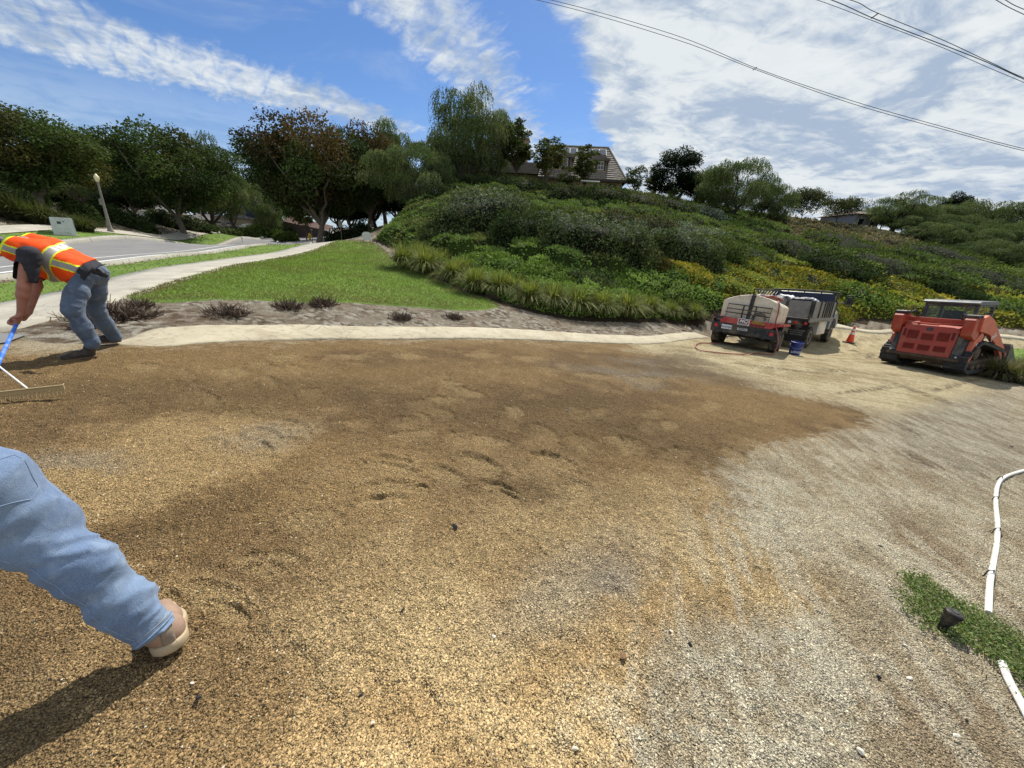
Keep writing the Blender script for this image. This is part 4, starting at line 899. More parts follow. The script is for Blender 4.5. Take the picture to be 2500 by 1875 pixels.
CLP = [(985, 655, 1.15, 'first strap-leaf clump at the top end of the lawn edge'), (1040, 668, 1.15, 'strap-leaf clump second from the top of the lawn edge'), (1105, 690, 1.0, 'dark based clump by the middle of the lawn edge'), (1160, 715, 1.05, 'clump above the lawn tip'), (1215, 722, 1.0, 'clump just behind the lawn tip'),
       (1075, 655, .9, 'clump behind the upper lawn edge'), (1130, 678, .95, 'upper clump behind the dark based one'), (1290, 744, 1.0, 'broad drooping clump right of the lawn tip'), (1345, 752, 1.05, 'yellowish clump right of the drooping one'), (1405, 762, 1.05, 'upright clump left of the bright one'),
       (1465, 768, 1.0, 'clump with tall stalks in the middle of the row'), (1530, 772, 1.0, 'bright green clump at the right part of the row'), (1580, 768, .9, 'bright clump next to the last gap of the row'), (1632, 774, .75, 'small rounded clump left of the trailer'), (1690, 778, .75, 'small rounded clump beside the trailer wheel'), (1655, 762, .7, 'small clump set back behind the trailer end of the row'),
       (1020, 640, 1.0, 'pale clump at the foot of the hill above the lawn'), (1250, 722, .9, 'clump set back behind the drooping one')]
first = {}
for i, (u, v, s_, lab) in enumerate(CLP):
    k = i % 3; o = cl[k] if k not in first else cl[k].copy()
    if k in first: COL.objects.link(o)
    first[k] = 1; p = gnd(u, v); o.location = (p[0], p[1], p[2] - .04); o.rotation_euler = (0, 0, random.uniform(0, 6)); s2 = s_ * .98; o.scale = (s2 * 1.05, s2 * 1.05, s2 * 1.3)
    tag(o, lab, 'plant', 'strap-leaf clumps along the foot of the hill')
# clump and bush beside the loader, straw coloured, plus the left bank clumps
brn = bladed('arching_grass_clump', 50, 1500, .80, [(.14, .11, .055), (.10, .09, .04), (.19, .16, .09), (.06, .07, .025)], 1.5, .012, .22, 5)
p = gnd(2432, 922); brn.location = (p[0], p[1], p[2] - .03); brn.scale = (1.15, 1.15, 1.0); tag(brn, 'straw coloured arching grass clump right beside the loader track', 'plant', 'plants beside the loader')
for (u, v, s_, sd_, lab) in [(2475, 905, .8, 51, 'green clump at the right edge behind the straw coloured one'), (2492, 935, .9, 52, 'white flecked grass clump at the right edge nearest the camera'), (2530, 900, .9, 53, 'green clump cut off by the right edge'), (2462, 930, .6, 54, 'low tuft between straw and white flecked clumps')]:
    o = bladed('arching_grass_clump', sd_, 900, .62, [(.075, .09, .03), (.11, .11, .05), (.05, .06, .02), (.20, .19, .13)], 1.3, .013, .25, 4); p = gnd(u, v); o.location = (p[0], p[1], p[2] - .03); o.scale = (s_ * 1.2,) * 3; tag(o, lab, 'plant', 'plants beside the loader')
for (u, v, s_, sd_, lab) in [(60, 566, 2.0, 55, 'long leaved clump left of the utility cabinet behind the worker'), (112, 566, 1.8, 56, 'long leaved clump touching the cabinet'), (10, 562, 2.1, 57, 'long leaved clump at the left edge of the bank'), (205, 566, 1.4, 58, 'shaded clump right of the cabinet'), (-50, 560, 2.0, 59, 'long leaved clump cut by the left edge')]:
    o = bladed('long_leaf_clump', sd_, 700, .95, [(.06, .075, .025), (.10, .10, .045), (.04, .055, .018)], 1.2, .03, .3); p = at_y(u, v, 25.5); o.location = (p[0], p[1], gz(p[0], p[1])); o.scale = (s_,) * 3; tag(o, lab, 'plant', 'clumps by the utility cabinet')
def deadbush(seed, n=330, L=.30):
    rng = np.random.default_rng(seed); bm = B()
    for i in range(n):
        v = unit(1, rng)[0]; v[2] = abs(v[2]) * .8 + .1; q0 = np.array([v[0], v[1], 0]) * L * rng.uniform(0, .8); ln = L * rng.uniform(.35, .8)
        q1 = q0 + v * ln * .55 + rng.normal(size=3) * .02; q2 = q1 + (v * .4 + rng.normal(size=3) * .4 + (0, 0, .35)) * ln * .45
        q1[2] = max(q1[2], .02); q2[2] = max(q2[2], .03)
        w = rng.uniform(.006, .012)
        s_ = np.cross(v, rng.normal(size=3)); s_ /= np.linalg.norm(s_); rows = []
        for q, k in ((q0, .7), (q1, 1), (q2, .35)): rows.append([bm.verts.new(q - s_ * w * k), bm.verts.new(q + s_ * w * k)])
        for a in range(2): bm.faces.new((rows[a][0], rows[a][1], rows[a + 1][1], rows[a + 1][0]))
    return bobj('dead_shrub', bm, M_dead)
M_dead = mat('dry_brown_stems', (.13, .095, .07), .85, spec=.2, vary=.45, vscale=15)
db = [deadbush(60), deadbush(61), deadbush(62, 420)]; fst = {}
for i, (u, v, s_, lab) in enumerate([(262, 770, 1.25, 'dry brown shrub directly behind the bent worker'), (305, 768, 1.15, 'dry brown shrub right of the worker'), (338, 742, .8, 'small dry shrub at the corner of the lawn'), (228, 790, .9, 'low dry twigs between the worker\'s legs'),
    (555, 762, 1.05, 'dry brown shrub at the front edge of the lawn, left one'), (705, 745, .95, 'dry shrub left of a close pair'), (785, 738, 1.0, 'dry shrub right of a close pair'), (977, 772, .85, 'dry shrub nearest the middle of the kerb'), (1107, 771, .8, 'dry shrub at the right part of the bed, below the lawn tip'),
    (1200, 722, .75, 'dry grey shrub at the lawn edge below the strap leaves'), (1265, 742, .45, 'tiny dry shrub right of the lawn tip'), (1668, 801, .28, 'tiny dry tuft in the bed left of the trailer'), (1690, 798, .25, 'tiny dry tuft nearest the trailer')]):
    k = i % 3; o = db[k] if k not in fst else db[k].copy()
    if k in fst: COL.objects.link(o)
    fst[k] = 1; p = gnd(u, v + 6); o.location = (p[0], p[1], p[2] - .02); o.rotation_euler = (0, 0, random.uniform(0, 6)); o.scale = (s_ * 1.2, s_ * 1.2, s_ * 1.2); tag(o, lab, 'dead shrub', 'dry shrubs in the bed')

# ground cover carpets: a lumpy cushion surface with leaves scattered all over it
CZ = [('green_ground_cover', [(1120, 640), (1230, 640), (1400, 690), (1560, 690), (1760, 720), (1780, 800), (1560, 800), (1420, 785), (1300, 768), (1180, 715), (1060, 672), (1030, 640)], BG, .42, 1.6, 'soft bright green ground cover behind the strap-leaf clumps'),
      ('yellow_ground_cover', [(1640, 640), (1900, 640), (2100, 690), (2300, 720), (2560, 730), (2600, 830), (2300, 800), (2070, 790), (1780, 800), (1760, 720), (1560, 690), (1600, 640)], YG, .45, 1.9, 'yellow green cushions of ground cover on the lower slope behind the truck'),
      ('dark_juniper_cover', [(1600, 640), (1640, 640), (1900, 640), (2100, 690), (2300, 720), (2560, 730), (2700, 600), (2300, 560), (2200, 620), (1950, 600), (1850, 540), (1700, 520), (1560, 600)], JG, .75, 3.2, 'dark green spreading juniper over the right slope'),
      ('brown_scrub_cover', [(1850, 540), (1950, 600), (2200, 640), (2330, 660), (2700, 680), (2700, 500), (2300, 540), (2130, 500), (1990, 510)], BR, .55, 2.0, 'dull brown scrub under the ridge trees'),
      ('hilltop_juniper_cover', [(1120, 470), (1700, 480), (1720, 525), (1560, 605), (1600, 700), (1400, 690), (1230, 640), (1120, 645), (1030, 640), (940, 610), (930, 585), (1000, 520)], [(.095, .145, .034), (.070, .11, .026), (.12, .125, .04)], .7, 2.6, 'fine feathery green juniper carpet on the front of the hill')]
ca_ = np.radians(np.linspace(-24, 62, 480)); cr_ = np.geomspace(13, 78, 260); CA, CR = np.meshgrid(ca_, cr_)
X = np.sin(CA) * CR; Y = np.cos(CA) * CR; Z0 = terr(X, Y); inh = poly_sd(np.c_[X.ravel(), Y.ravel()], HILL)
UVc = proj(np.c_[X.ravel(), Y.ravel(), Z0.ravel()]); jit = np.c_[(fbm(X * .5, Y * .5, 51, 3).ravel() - .5) * 90, (fbm(X * .5, Y * .5, 52, 3).ravel() - .5) * 50]
zone = np.full(X.size, 2)
for k, q in enumerate(CZ): pass
sds = np.stack([poly_sd(UVc + jit, q[1]) for q in CZ], 1)
zone = sds.argmax(1); beyond = CR.ravel() > 62; zone = np.where(beyond & (sds.max(1) < -30), 3, zone)
Hc = np.zeros(X.size); cidf = np.zeros(X.size)
for k, q in enumerate(CZ):
    sc_ = q[4]; wx_ = X + (fbm(X * .8, Y * .8, 70 + k, 3) - .5) * sc_ * .9; wy_ = Y + (fbm(X * .8, Y * .8, 80 + k, 3) - .5) * sc_ * .9
    d1, d2, cid = worley(wx_ / sc_, wy_ / (sc_ * .75), 100 + k); dome = np.sqrt(np.clip(1 - (d1 / .95) ** 2, 0, 1)) * sstep(0, .16, d2 - d1)
    hh = q[3] * (.05 + 1.35 * dome * (.5 + .7 * cid)) + (fbm(X * 3, Y * 3, 90, 3) - .5) * .16
    m_ = zone == k; Hc[m_] = hh.ravel()[m_]; cidf[m_] = cid.ravel()[m_]
edge = sstep(.1, 1.0, inh); Zc_ = Z0.ravel() + Hc * edge - .25 * (1 - edge)
VC = np.c_[X.ravel(), Y.ravel(), Zc_]; nr, na = X.shape; idx = np.arange(nr * na).reshape(nr, na)
FC = np.stack([idx[:-1, :-1], idx[1:, :-1], idx[1:, 1:], idx[:-1, 1:]], -1).reshape(-1, 4)[:, ::-1]
zf = zone[FC[:, 0]]; keep = inh[FC].min(1) > 0
ZG = Zc_.reshape(nr, na)
_ga = np.gradient(VC.reshape(nr, na, 3), axis=0); _gb = np.gradient(VC.reshape(nr, na, 3), axis=1); NG = np.cross(_gb, _ga); NG /= np.linalg.norm(NG, axis=2)[..., None] + 1e-9; NG *= np.sign(NG[..., 2:])
rng = np.random.default_rng(5)
def bil(G, i, j): i0 = np.floor(i).astype(int); j0 = np.floor(j).astype(int); a = i - i0; b = j - j0; return (G[i0, j0] * (1 - b) + G[i0, j0 + 1] * b) * (1 - a) + (G[i0 + 1, j0] * (1 - b) + G[i0 + 1, j0 + 1] * b) * a
NLEAF = 330000
ii = rng.random(NLEAF) * (nr - 1.001); jj = rng.random(NLEAF) * (na - 1.001)
lx, ly, lz = bil(X, ii, jj), bil(Y, ii, jj), bil(ZG, ii, jj); zn = zone.reshape(nr, na)[ii.astype(int), jj.astype(int)]; ok = inh.reshape(nr, na)[ii.astype(int), jj.astype(int)] > .15
cd_ = cidf.reshape(nr, na)[ii.astype(int), jj.astype(int)]
for k, q in enumerate(CZ):
    f = FC[keep & (zf == k)]
    if not len(f): continue
    used, inv = np.unique(f.ravel(), return_inverse=True); base = np.array(q[2])
    pc = (base.mean(0)[None] * (.22 + .22 * fbm(VC[used, 0] * 2, VC[used, 1] * 2, 6, 3))[:, None])  # cushion colour darkened: shade in the gaps between leaves and mounds is painted in
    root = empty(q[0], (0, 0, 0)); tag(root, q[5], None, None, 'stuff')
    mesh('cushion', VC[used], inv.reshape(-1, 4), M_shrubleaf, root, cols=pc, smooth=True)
    s_ = ok & (zn == k); n = s_.sum(); p = np.stack([lx[s_], ly[s_], lz[s_] + rng.uniform(-.03, .06, n)], 1); r_ = np.hypot(p[:, 0], p[:, 1])
    D = rng.normal(size=(n, 3)) * (.8, .8, .35) + (0, -.15, .75); D /= np.linalg.norm(D, axis=1)[:, None]; sz = (.04 + .0034 * r_) * rng.uniform(.7, 1.5, n)
    sn = NG[ii[s_].astype(int), jj[s_].astype(int)]; D = rng.normal(size=(n, 3)) * .8 + sn * .3; D /= np.linalg.norm(D, axis=1)[:, None]
    if k in (2, 4): D = rng.normal(size=(n, 3)) * (.9, .9, .3) + sn * .6; D /= np.linalg.norm(D, axis=1)[:, None]; sz = sz * 1.35
    V, F_ = leaf_quads(p, D, rng.normal(size=(n, 3)) * .35 + sn, sz, sz * (.34 if k in (2, 4) else .6))
    c = tint(n, q[2], rng, .28) * .45 + base[(cd_[s_] * 7.99).astype(int) % len(base)] * .55
    c = c * (.75 + .95 * fbm(p[:, 0] * .45, p[:, 1] * .35, 19, 3))[:, None] * 1.45
    mesh('leaves', V, F_, M_shrubleaf, root, cols=np.repeat(c, 4, 0))
# grass blades standing on the lawns (finer and denser near the camera)
def grass(name, poly, n, label, L0=.035, pal=((.18, .26, .055), (.24, .32, .08), (.15, .21, .045)), off=.025, seed=3, maxD=45, wide=1.0):
    rng = np.random.default_rng(seed); poly = np.array(poly); a = np.arctan2(poly[:, 0], poly[:, 1]); r = np.hypot(poly[:, 0], poly[:, 1])
    A1 = rng.uniform(a.min(), a.max(), n * 3); R1 = np.exp(rng.uniform(math.log(r.min() + .1), math.log(min(r.max(), maxD)), n * 3)); q = np.c_[np.sin(A1) * R1, np.cos(A1) * R1]
    sdp = poly_sd(q, poly); q = q[sdp > -.03][:n]; R1 = np.hypot(q[:, 0], q[:, 1]); n = len(q)
    D = rng.normal(size=(n, 3)) * (.5, .5, .15) + (0, 0, .9); D /= np.linalg.norm(D, axis=1)[:, None]; sz = (L0 * .65 + .0014 * R1) * rng.uniform(.6, 1.4, n)
    p = np.c_[q, terr(q[:, 0], q[:, 1]) + off]; V, F_ = leaf_quads(p, D, rng.normal(size=(n, 3)), sz, .006 + .0010 * R1)
    c = tint(n, pal, rng, .3); pt = sstep(.46, .62, fbm(q[:, 0] * .9, q[:, 1] * .9, 31, 4))[:, None]; c = c * (1 - pt * .6) + np.array((.17, .16, .06)) * pt * .6
    e = 1 - sstep(.0, 1.5, poly_sd(q, poly)); e = (e * sstep(.38, .55, fbm(q[:, 0] * 2, q[:, 1] * 2, 32, 3)))[:, None]; c = c * (1 - e * .7) + np.array((.19, .15, .08)) * e * .7
    o = mesh(name, V, F_, M_blade, cols=np.repeat(c, 4, 0)); return tag(o, label, None, None, 'stuff')
grass('lawn_grass', LAWN, 60000, 'short mown grass of the triangular lawn')
grass('lawn_grass', PARK, 22000, 'short mown grass between street and sidewalk', seed=4)
grass('lawn_grass', ISL, 6000, 'bright green grass behind the loader', seed=5)
grass('verge_grass', VERGE, 9000, 'dark green grass verge across the street', .05, ((.05, .085, .02), (.035, .06, .014)), .1, 6, 90)

grass('ivy_cover', BANK, 34000, 'dark ivy on the shaded bank across the street', .10, ((.022, .036, .010), (.035, .05, .014), (.05, .06, .02)), .02, 8, 110)
# ================================================================== VEHICLES
def pose(root, x, y, z, a, s=1.0, roll=0.0, pitch=0.0):
    h = np.array([math.sin(a), math.cos(a), pitch]); h /= np.linalg.norm(h)
    st = np.array([math.cos(a), -math.sin(a), -roll]); st -= st.dot(h) * h; st /= np.linalg.norm(st); up = np.cross(st, h)
    root.matrix_world = Matrix([[st[0] * s, h[0] * s, up[0] * s, x], [st[1] * s, h[1] * s, up[1] * s, y], [st[2] * s, h[2] * s, up[2] * s, z], [0, 0, 0, 1]])
DUST = lin(168, 150, 116)
M_black = mat('black_steel', (.022, .022, .024), .5, spec=.4, vary=.3, dirt=DUST, dirt_amt=.35, dscale=3)
M_red = mat('trailer_red_paint', lin(176, 34, 26), .4, spec=.5, vary=.15, dirt=DUST, dirt_amt=.3, dscale=4, coat=.3)
M_tank = mat('white_plastic_tank', lin(222, 208, 184), .55, spec=.35, vary=.06, vscale=2, dirt=lin(150, 128, 96), dirt_amt=.55, dscale=2.2)
M_tire = mat('dusty_rubber', (.030, .029, .028), .85, spec=.25, vary=.3, dirt=DUST, dirt_amt=.55, dscale=9, bump=.3, bscale=40)
M_rim = mat('grey_wheel_steel', lin(150, 150, 146), .45, metal=.5, dirt=DUST, dirt_amt=.5, dscale=8)
M_white = mat('white_lettering', lin(226, 224, 218), .6, vary=.08); M_dkred = mat('dark_red_plate', lin(96, 20, 22), .5)
M_lens = mat('red_lamp_lens', lin(190, 18, 20), .2, spec=.7); M_wlens = mat('clear_lamp_lens', lin(205, 205, 200), .25, spec=.6)
M_olive = mat('olive_yellow_decal', lin(168, 138, 52), .6, vary=.35, vscale=14); M_plate = mat('licence_plate_white', lin(214, 216, 218), .5, dirt=DUST, dirt_amt=.3); M_navy = mat('plate_blue_letters', lin(46, 50, 84), .5)
RX = math.pi / 2
def wheel(parent, x, y, r, w, side, name='wheel', rim=M_rim, rr=.55):
    bm = B(); h = w / 2; lathe(bm, [(r * .62, -h * .9), (r * .78, -h), (r * .93, -h * .92), (r * .985, -h * .7), (r, -h * .35), (r, h * .35), (r * .985, h * .7), (r * .93, h * .92), (r * .78, h), (r * .62, h * .9)], 40, axis='x')
    for k in range(34):        # tread blocks
        t = 2 * math.pi * k / 34
        for s_ in (-1, 1):
            c_, s2 = math.cos(t + s_ * .05), math.sin(t + s_ * .05); vs = []
            for xx in (s_ * h * .18, s_ * h * .86):
                for dt in (-.06, .06):
                    for rad in (r * .99, r * 1.012): vs.append(bm.verts.new((xx, rad * math.cos(t + dt + s_ * .05), rad * math.sin(t + dt + s_ * .05))))
            for q in ((0, 2, 3, 1), (4, 5, 7, 6), (1, 3, 7, 5), (0, 1, 5, 4), (2, 6, 7, 3)): bm.faces.new([vs[i] for i in q])
    o = bobj(name, bm, M_tire, parent, (x, y, r), smooth=True)
    bm = B(); q = side * h; lathe(bm, [(r * .60, q * .2), (r * .62, q * .96), (r * .55, q * .98), (r * .50, q * .7), (r * .22, q * .55), (r * .2, q * .85), (r * .12, q * .9), (r * .02, q * .9)], 28, axis='x')
    for k in range(8):
        t = 2 * math.pi * k / 8; lathe(bm, [(r * .035, q * .56), (r * .035, q * .74)], 6, (0, r * .33 * math.cos(t), r * .33 * math.sin(t)), 'x')
    ro = bobj('rim', bm, rim, o, smooth=True); return o
# ---------------------------------------------------------------- water trailer
tr = empty('water_trailer', (0, 0, 0), 'cream tank strapped on a black and red trailer chassis', 'trailer')
bm = B(); box(bm, -.62, .62, 0.02, 3.5, .46, .60, .01); box(bm, -.58, -.48, 0.1, 3.5, .36, .46); box(bm, .48, .58, 0.1, 3.5, .36, .46)
prism(bm, [(-.5, 3.5), (.5, 3.5), (.07, 4.7), (-.07, 4.7)], .46, .56, 'z', .01); bobj('chassis', bm, M_black, tr)
bm = B(); box(bm, -.05, .05, 4.6, 4.95, .44, .54, .02); lathe(bm, [(.03, 0), (.03, .5)], 10, (0, 4.4, .1)); bobj('hitch', bm, M_black, tr)
bm = B(); box(bm, -.94, .94, -.05, .02, .40, .71, .012); box(bm, -.9, .9, .02, .10, .44, .50); bobj('rear_bumper', bm, M_black, tr)
bm = B(); prism(bm, [(-.72, .712), (.66, .712), (.66, .89), (-.60, .89), (-.72, .80)], -.045, .0, 'y', .006); prism(bm, [(.662, .712), (.98, .86), (.98, .89), (.662, .89)], -.04, .0, 'y'); bobj('rear_panel', bm, M_red, tr)
bm = B(); prism(bm, [(-.98, .91), (-.60, .895), (-.60, .86), (-.74, .74), (-.80, .74)], -.04, .0, 'y'); bobj('rear_gusset', bm, M_black, tr)
for s_ in (-1, 1):
    bm = B(); prism(bm, [(.0, .62), (.16, .80), (1.72, .80), (1.95, .60), (1.88, .58), (1.68, .76), (.20, .76), (.05, .60)], s_ * .66, s_ * .97, 'x', .006)
    prism(bm, [(.0, .62), (.16, .795), (1.72, .795), (1.95, .60), (1.6, .66), (.95, .72), (.3, .66)], s_ * .945, s_ * .965, 'x'); bobj('fender', bm, M_black, tr)
    bm = B(); box(bm, min(s_ * .60, s_ * .98), max(s_ * .60, s_ * .98), .03, 2.2, .815, .885, .008); bobj('side_rail', bm, M_red, tr)
    for y_ in (.52, 1.28): wheel(tr, s_ * .82, y_, .335, .225, s_)
    bm = B(); lathe(bm, [(.05, -.02), (.058, 0), (.052, .012)], 20, axis='y'); o = bobj('tail_lamp', bm, M_lens, tr, (s_ * .80 if s_ < 0 else .74, -.062, .60 if s_ < 0 else .57), smooth=True)
    bm = B(); box(bm, -.075, .075, -.012, .004, -.07, .07, .01); o = bobj('lamp_box', bm, M_black, tr, (s_ * .80 if s_ < 0 else .74, -.052, .60 if s_ < 0 else .57))
bm = B(); tube(bm, [(-.8, .52, .335), (.8, .52, .335)], .035, 8); tube(bm, [(-.8, 1.28, .335), (.8, 1.28, .335)], .035, 8); bobj('axles', bm, M_black, tr)
tp = [(-.79, .90), (-.80, 1.38), (-.74, 1.45), (-.40, 1.585), (-.10, 1.65), (.10, 1.65), (.40, 1.585), (.74, 1.45), (.80, 1.38), (.79, .90), (.74, .86), (-.74, .86)]
bm = B(); prism(bm, tp, .10, 2.15, 'y', .045); tank = bobj('tank', bm, M_tank, tr, smooth=True)
bm = B(); lathe(bm, [(.20, 0), (.20, .06), (.17, .08), (.02, .085)], 24, (0, 1.4, 1.64)); bobj('tank_lid', bm, M_black, tr, smooth=True)
bm = B(); n_ = len(tp)
def strapband(y0, y1, x0, x1):
    pass
box(bm, -.055, .055, .078, .098, .70, 1.63, .003); prism(bm, [(-.055, 1.655), (.055, 1.655), (.055, 1.668), (-.055, 1.668)], .08, 2.17, 'y'); box(bm, -.055, .055, 2.155, 2.17, .70, 1.63); bobj('tank_strap', bm, M_black, tr)
bm = B()
for z_, a_, b_ in ((1.03, -.66, .56), (1.15, -.64, .56), (1.29, -.62, .58)): box(bm, a_, b_, .030, .055, z_, z_ + .028)
for x_ in (-.20, .14): box(bm, x_, x_ + .035, .055, .072, .89, 1.32)
for x_ in (-.62, .56): tube(bm, [(x_, .045, .89), (x_, .045, 1.33)], .006, 5)
bobj('hose_rack', bm, M_black, tr)
bm = B(); tube(bm, [(.30 + .19 * math.cos(t), .05, .93 + .2 * math.sin(t)) for t in np.linspace(0, math.pi, 12)], .012, 6); tube(bm, [(.30 + .15 * math.cos(t), .05, .93 + .15 * math.sin(t)) for t in np.linspace(0, math.pi, 12)], .012, 6); bobj('coiled_cable', bm, M_black, tr)
bm = B(); box(bm, -.22, .10, -.062, -.047, .705, .905, .003); sg = bobj('emblem_plate', bm, M_white, tr)
bm = B(); box(bm, -.20, .08, -.066, -.062, .755, .888); bobj('emblem_field', bm, M_dkred, sg)
text('emblem_letters', 'MQ', .13, M_white, sg, (-.062, -.068, .822), (RX, 0, 0), .0015, .25, 1.15, .004); text('emblem_name', 'MULTIQUIP', .043, M_black, sg, (-.06, -.064, .730), (RX, 0, 0), .0012, 0, 1.2, .0015)
bm = B(); box(bm, .13, .52, -.052, -.046, .725, .79, .001); wp = bobj('model_plate', bm, M_dkred, tr); text('model_letters', 'W T 5', .078, M_red, wp, (.325, -.055, .757), (RX, 0, 0), .0015, 0, 1.2, .002)
bm = B()
for k in range(6): prism(bm, [(.15, .80 + k * .016), (.52 - k * .01, .795 + k * .016), (.50 - k * .014, .806 + k * .016), (.17, .811 + k * .016)], -.056, -.046, 'y')
bobj('striped_decal', bm, M_olive, tr)
bm = B(); box(bm, -.64, -.34, -.062, -.051, .52, .655, .003); pl = bobj('licence_plate', bm, M_plate, tr); text('plate_number', '4WD7207', .075, M_navy, pl, (-.49, -.064, .578), (RX, 0, 0), .001, 0, .92, .001)
text('painted_word', 'BOULDER', .105, M_white, tr, (-.04, -.052, .575), (RX, 0, 0), .001, 0, .62, .001)
TRP = (7.07, 11.97, -.93, .690, 1.0, .005, -.10); pose(tr, *TRP); TRM = tr.matrix_world.copy()
# hose: loops over the tank, down the rear right corner, then across the ground to the left
M_hose = mat('dull_red_hose', lin(140, 62, 52), .6, vary=.2, dirt=DUST, dirt_amt=.35, dscale=6)
def L2W(M, p): v = M @ Vector(p); return (v.x, v.y, v.z)
hp = []
for k in range(40):
    t = k / 40 * 2 * math.pi * 3.2; hp.append(L2W(TRM, (.36 + .23 * math.cos(t) + .01 * k / 4, .85 + .42 * math.sin(t), 1.665 - .02 + .0012 * k - .14 * max(0, math.cos(t)) * .55)))
hp += [L2W(TRM, q) for q in [(.62, .30, 1.54), (.70, .06, 1.47), (.74, .02, 1.2), (.76, -.04, .92), (.90, -.10, .6), (.98, -.12, .3)]]
gp = [gnd(*q) for q in [(1886, 868), (1872, 867), (1850, 865), (1815, 867), (1780, 866), (1740, 862), (1710, 858), (1698, 850), (1700, 843), (1712, 840), (1735, 840), (1755, 842)]]
hp += [(q[0], q[1], q[2] + .03) for q in gp]
bm = B(); tube(bm, catmull(hp, 3), .017, 6); o = bobj('hose', bm, M_hose, None, smooth=True); tag(o, 'dull red hose coiled on the tank trailer and running down over the sand', 'hose')
# ---------------------------------------------------------------- dump / stake truck
M_alu = mat('weathered_grey_boards', lin(132, 130, 124), .6, metal=.0, vary=.18, vscale=5, dirt=lin(120, 112, 98), dirt_amt=.5, dscale=4)
M_tw = mat('truck_white_paint', lin(206, 206, 200), .35, coat=.4, dirt=DUST, dirt_amt=.4, dscale=3); M_glass = mat('dark_window_glass', (.02, .025, .03), .08, spec=.8)
tk_ = empty('work_truck', (0, 0, 0), 'stake sided work truck with grey boards parked in front of the tank trailer', 'truck')
bm = B(); box(bm, -1.18, 1.18, .02, 3.35, 1.06, 1.13, .006); bobj('bed_floor', bm, M_black, tk_)
bm = B(); box(bm, -.42, -.30, -.0, 5.6, .72, .98); box(bm, .30, .42, -.0, 5.6, .72, .98); box(bm, -1.0, 1.0, .0, .08, .86, 1.05, .01); bobj('chassis', bm, M_black, tk_)
for s_ in (-1, 1):
    bm = B(); box(bm, min(s_ * 1.185, s_ * 1.235), max(s_ * 1.185, s_ * 1.235), 0, 3.38, 1.00, 1.15, .006); r_ = bobj('bed_rail', bm, M_alu, tk_)
    bm = B()
    for k in range(12): box(bm, s_ * 1.237 - .003, s_ * 1.237 + .003, .5 + k * .2, .56 + k * .2, 1.03, 1.06)
    bobj('rail_slots', bm, M_black, r_)
    ys = [.10, .95, 1.30, 1.62, 1.92, 2.20, 2.48, 2.76, 3.30]
    for k in range(len(ys) - 1):
        bm = B(); box(bm, min(s_ * 1.19, s_ * 1.215), max(s_ * 1.19, s_ * 1.215), ys[k] + .012, ys[k + 1] - .012, 1.155, 1.74 + .01 * (k % 2), .004); bobj('side_board', bm, M_alu, tk_)
    for k, y_ in enumerate([.03, .93, 1.52, 1.84, 2.12, 2.42, 2.72, 3.30]):
        w_ = .075 if k < 2 else .06
        bm = B(); box(bm, min(s_ * 1.217, s_ * 1.25), max(s_ * 1.217, s_ * 1.25), y_, y_ + w_, 1.155, 1.78, .005); bobj('stake_post', bm, M_black, tk_)
for (a_, b_) in ((-1.16, -.42), (-.38, .36), (.44, 1.15)):
    bm = B(); box(bm, a_, b_, .0, .028, 1.155, 1.735, .004); bobj('rear_board', bm, M_alu, tk_)
for x_ in (-1.2, -.42, .38, 1.14):
    bm = B(); box(bm, x_, x_ + .075, -.03, -.002, 1.10, 1.77, .005); bobj('stake_post', bm, M_black, tk_)
bm = B(); tube(bm, catmull([(-1.16, 3.42, 1.15), (-1.16, 3.42, 1.95), (-1.05, 3.42, 2.14), (1.05, 3.42, 2.14), (1.16, 3.42, 1.95), (1.16, 3.42, 1.15)], 5), .035, 8)
for x_ in (-.6, 0, .6): tube(bm, [(x_, 3.42, 1.15), (x_, 3.42, 2.13)], .022, 6)
bobj('headache_rack', bm, M_black, tk_)
bm = B(); box(bm, -1.10, 1.10, 3.425, 3.445, 1.2, 2.08); bobj('mesh_panel', bm, mat('dark_blue_mesh_panel', (.012, .018, .05), .5), tk_)
bm = B(); prism(bm, [(3.5, .70), (3.5, 2.02), (3.62, 2.10), (4.35, 2.08), (4.80, 1.52), (4.85, .70)], -.93, .93, 'x', .04); cab = bobj('cab', bm, M_tw, tk_, smooth=True)
bm = B(); prism(bm, [(4.05, 1.5), (4.05, 1.95), (4.35, 1.95), (4.68, 1.52)], -.935, .935, 'x'); box(bm, -.7, .7, 3.495, 3.50, 1.5, 1.95); bobj('window', bm, M_glass, cab)
bm = B(); prism(bm, [(4.84, .62), (4.84, 1.50), (5.65, 1.36), (5.80, 1.2), (5.82, .62)], -.90, .90, 'x', .05); bobj('hood', bm, M_tw, tk_, smooth=True)
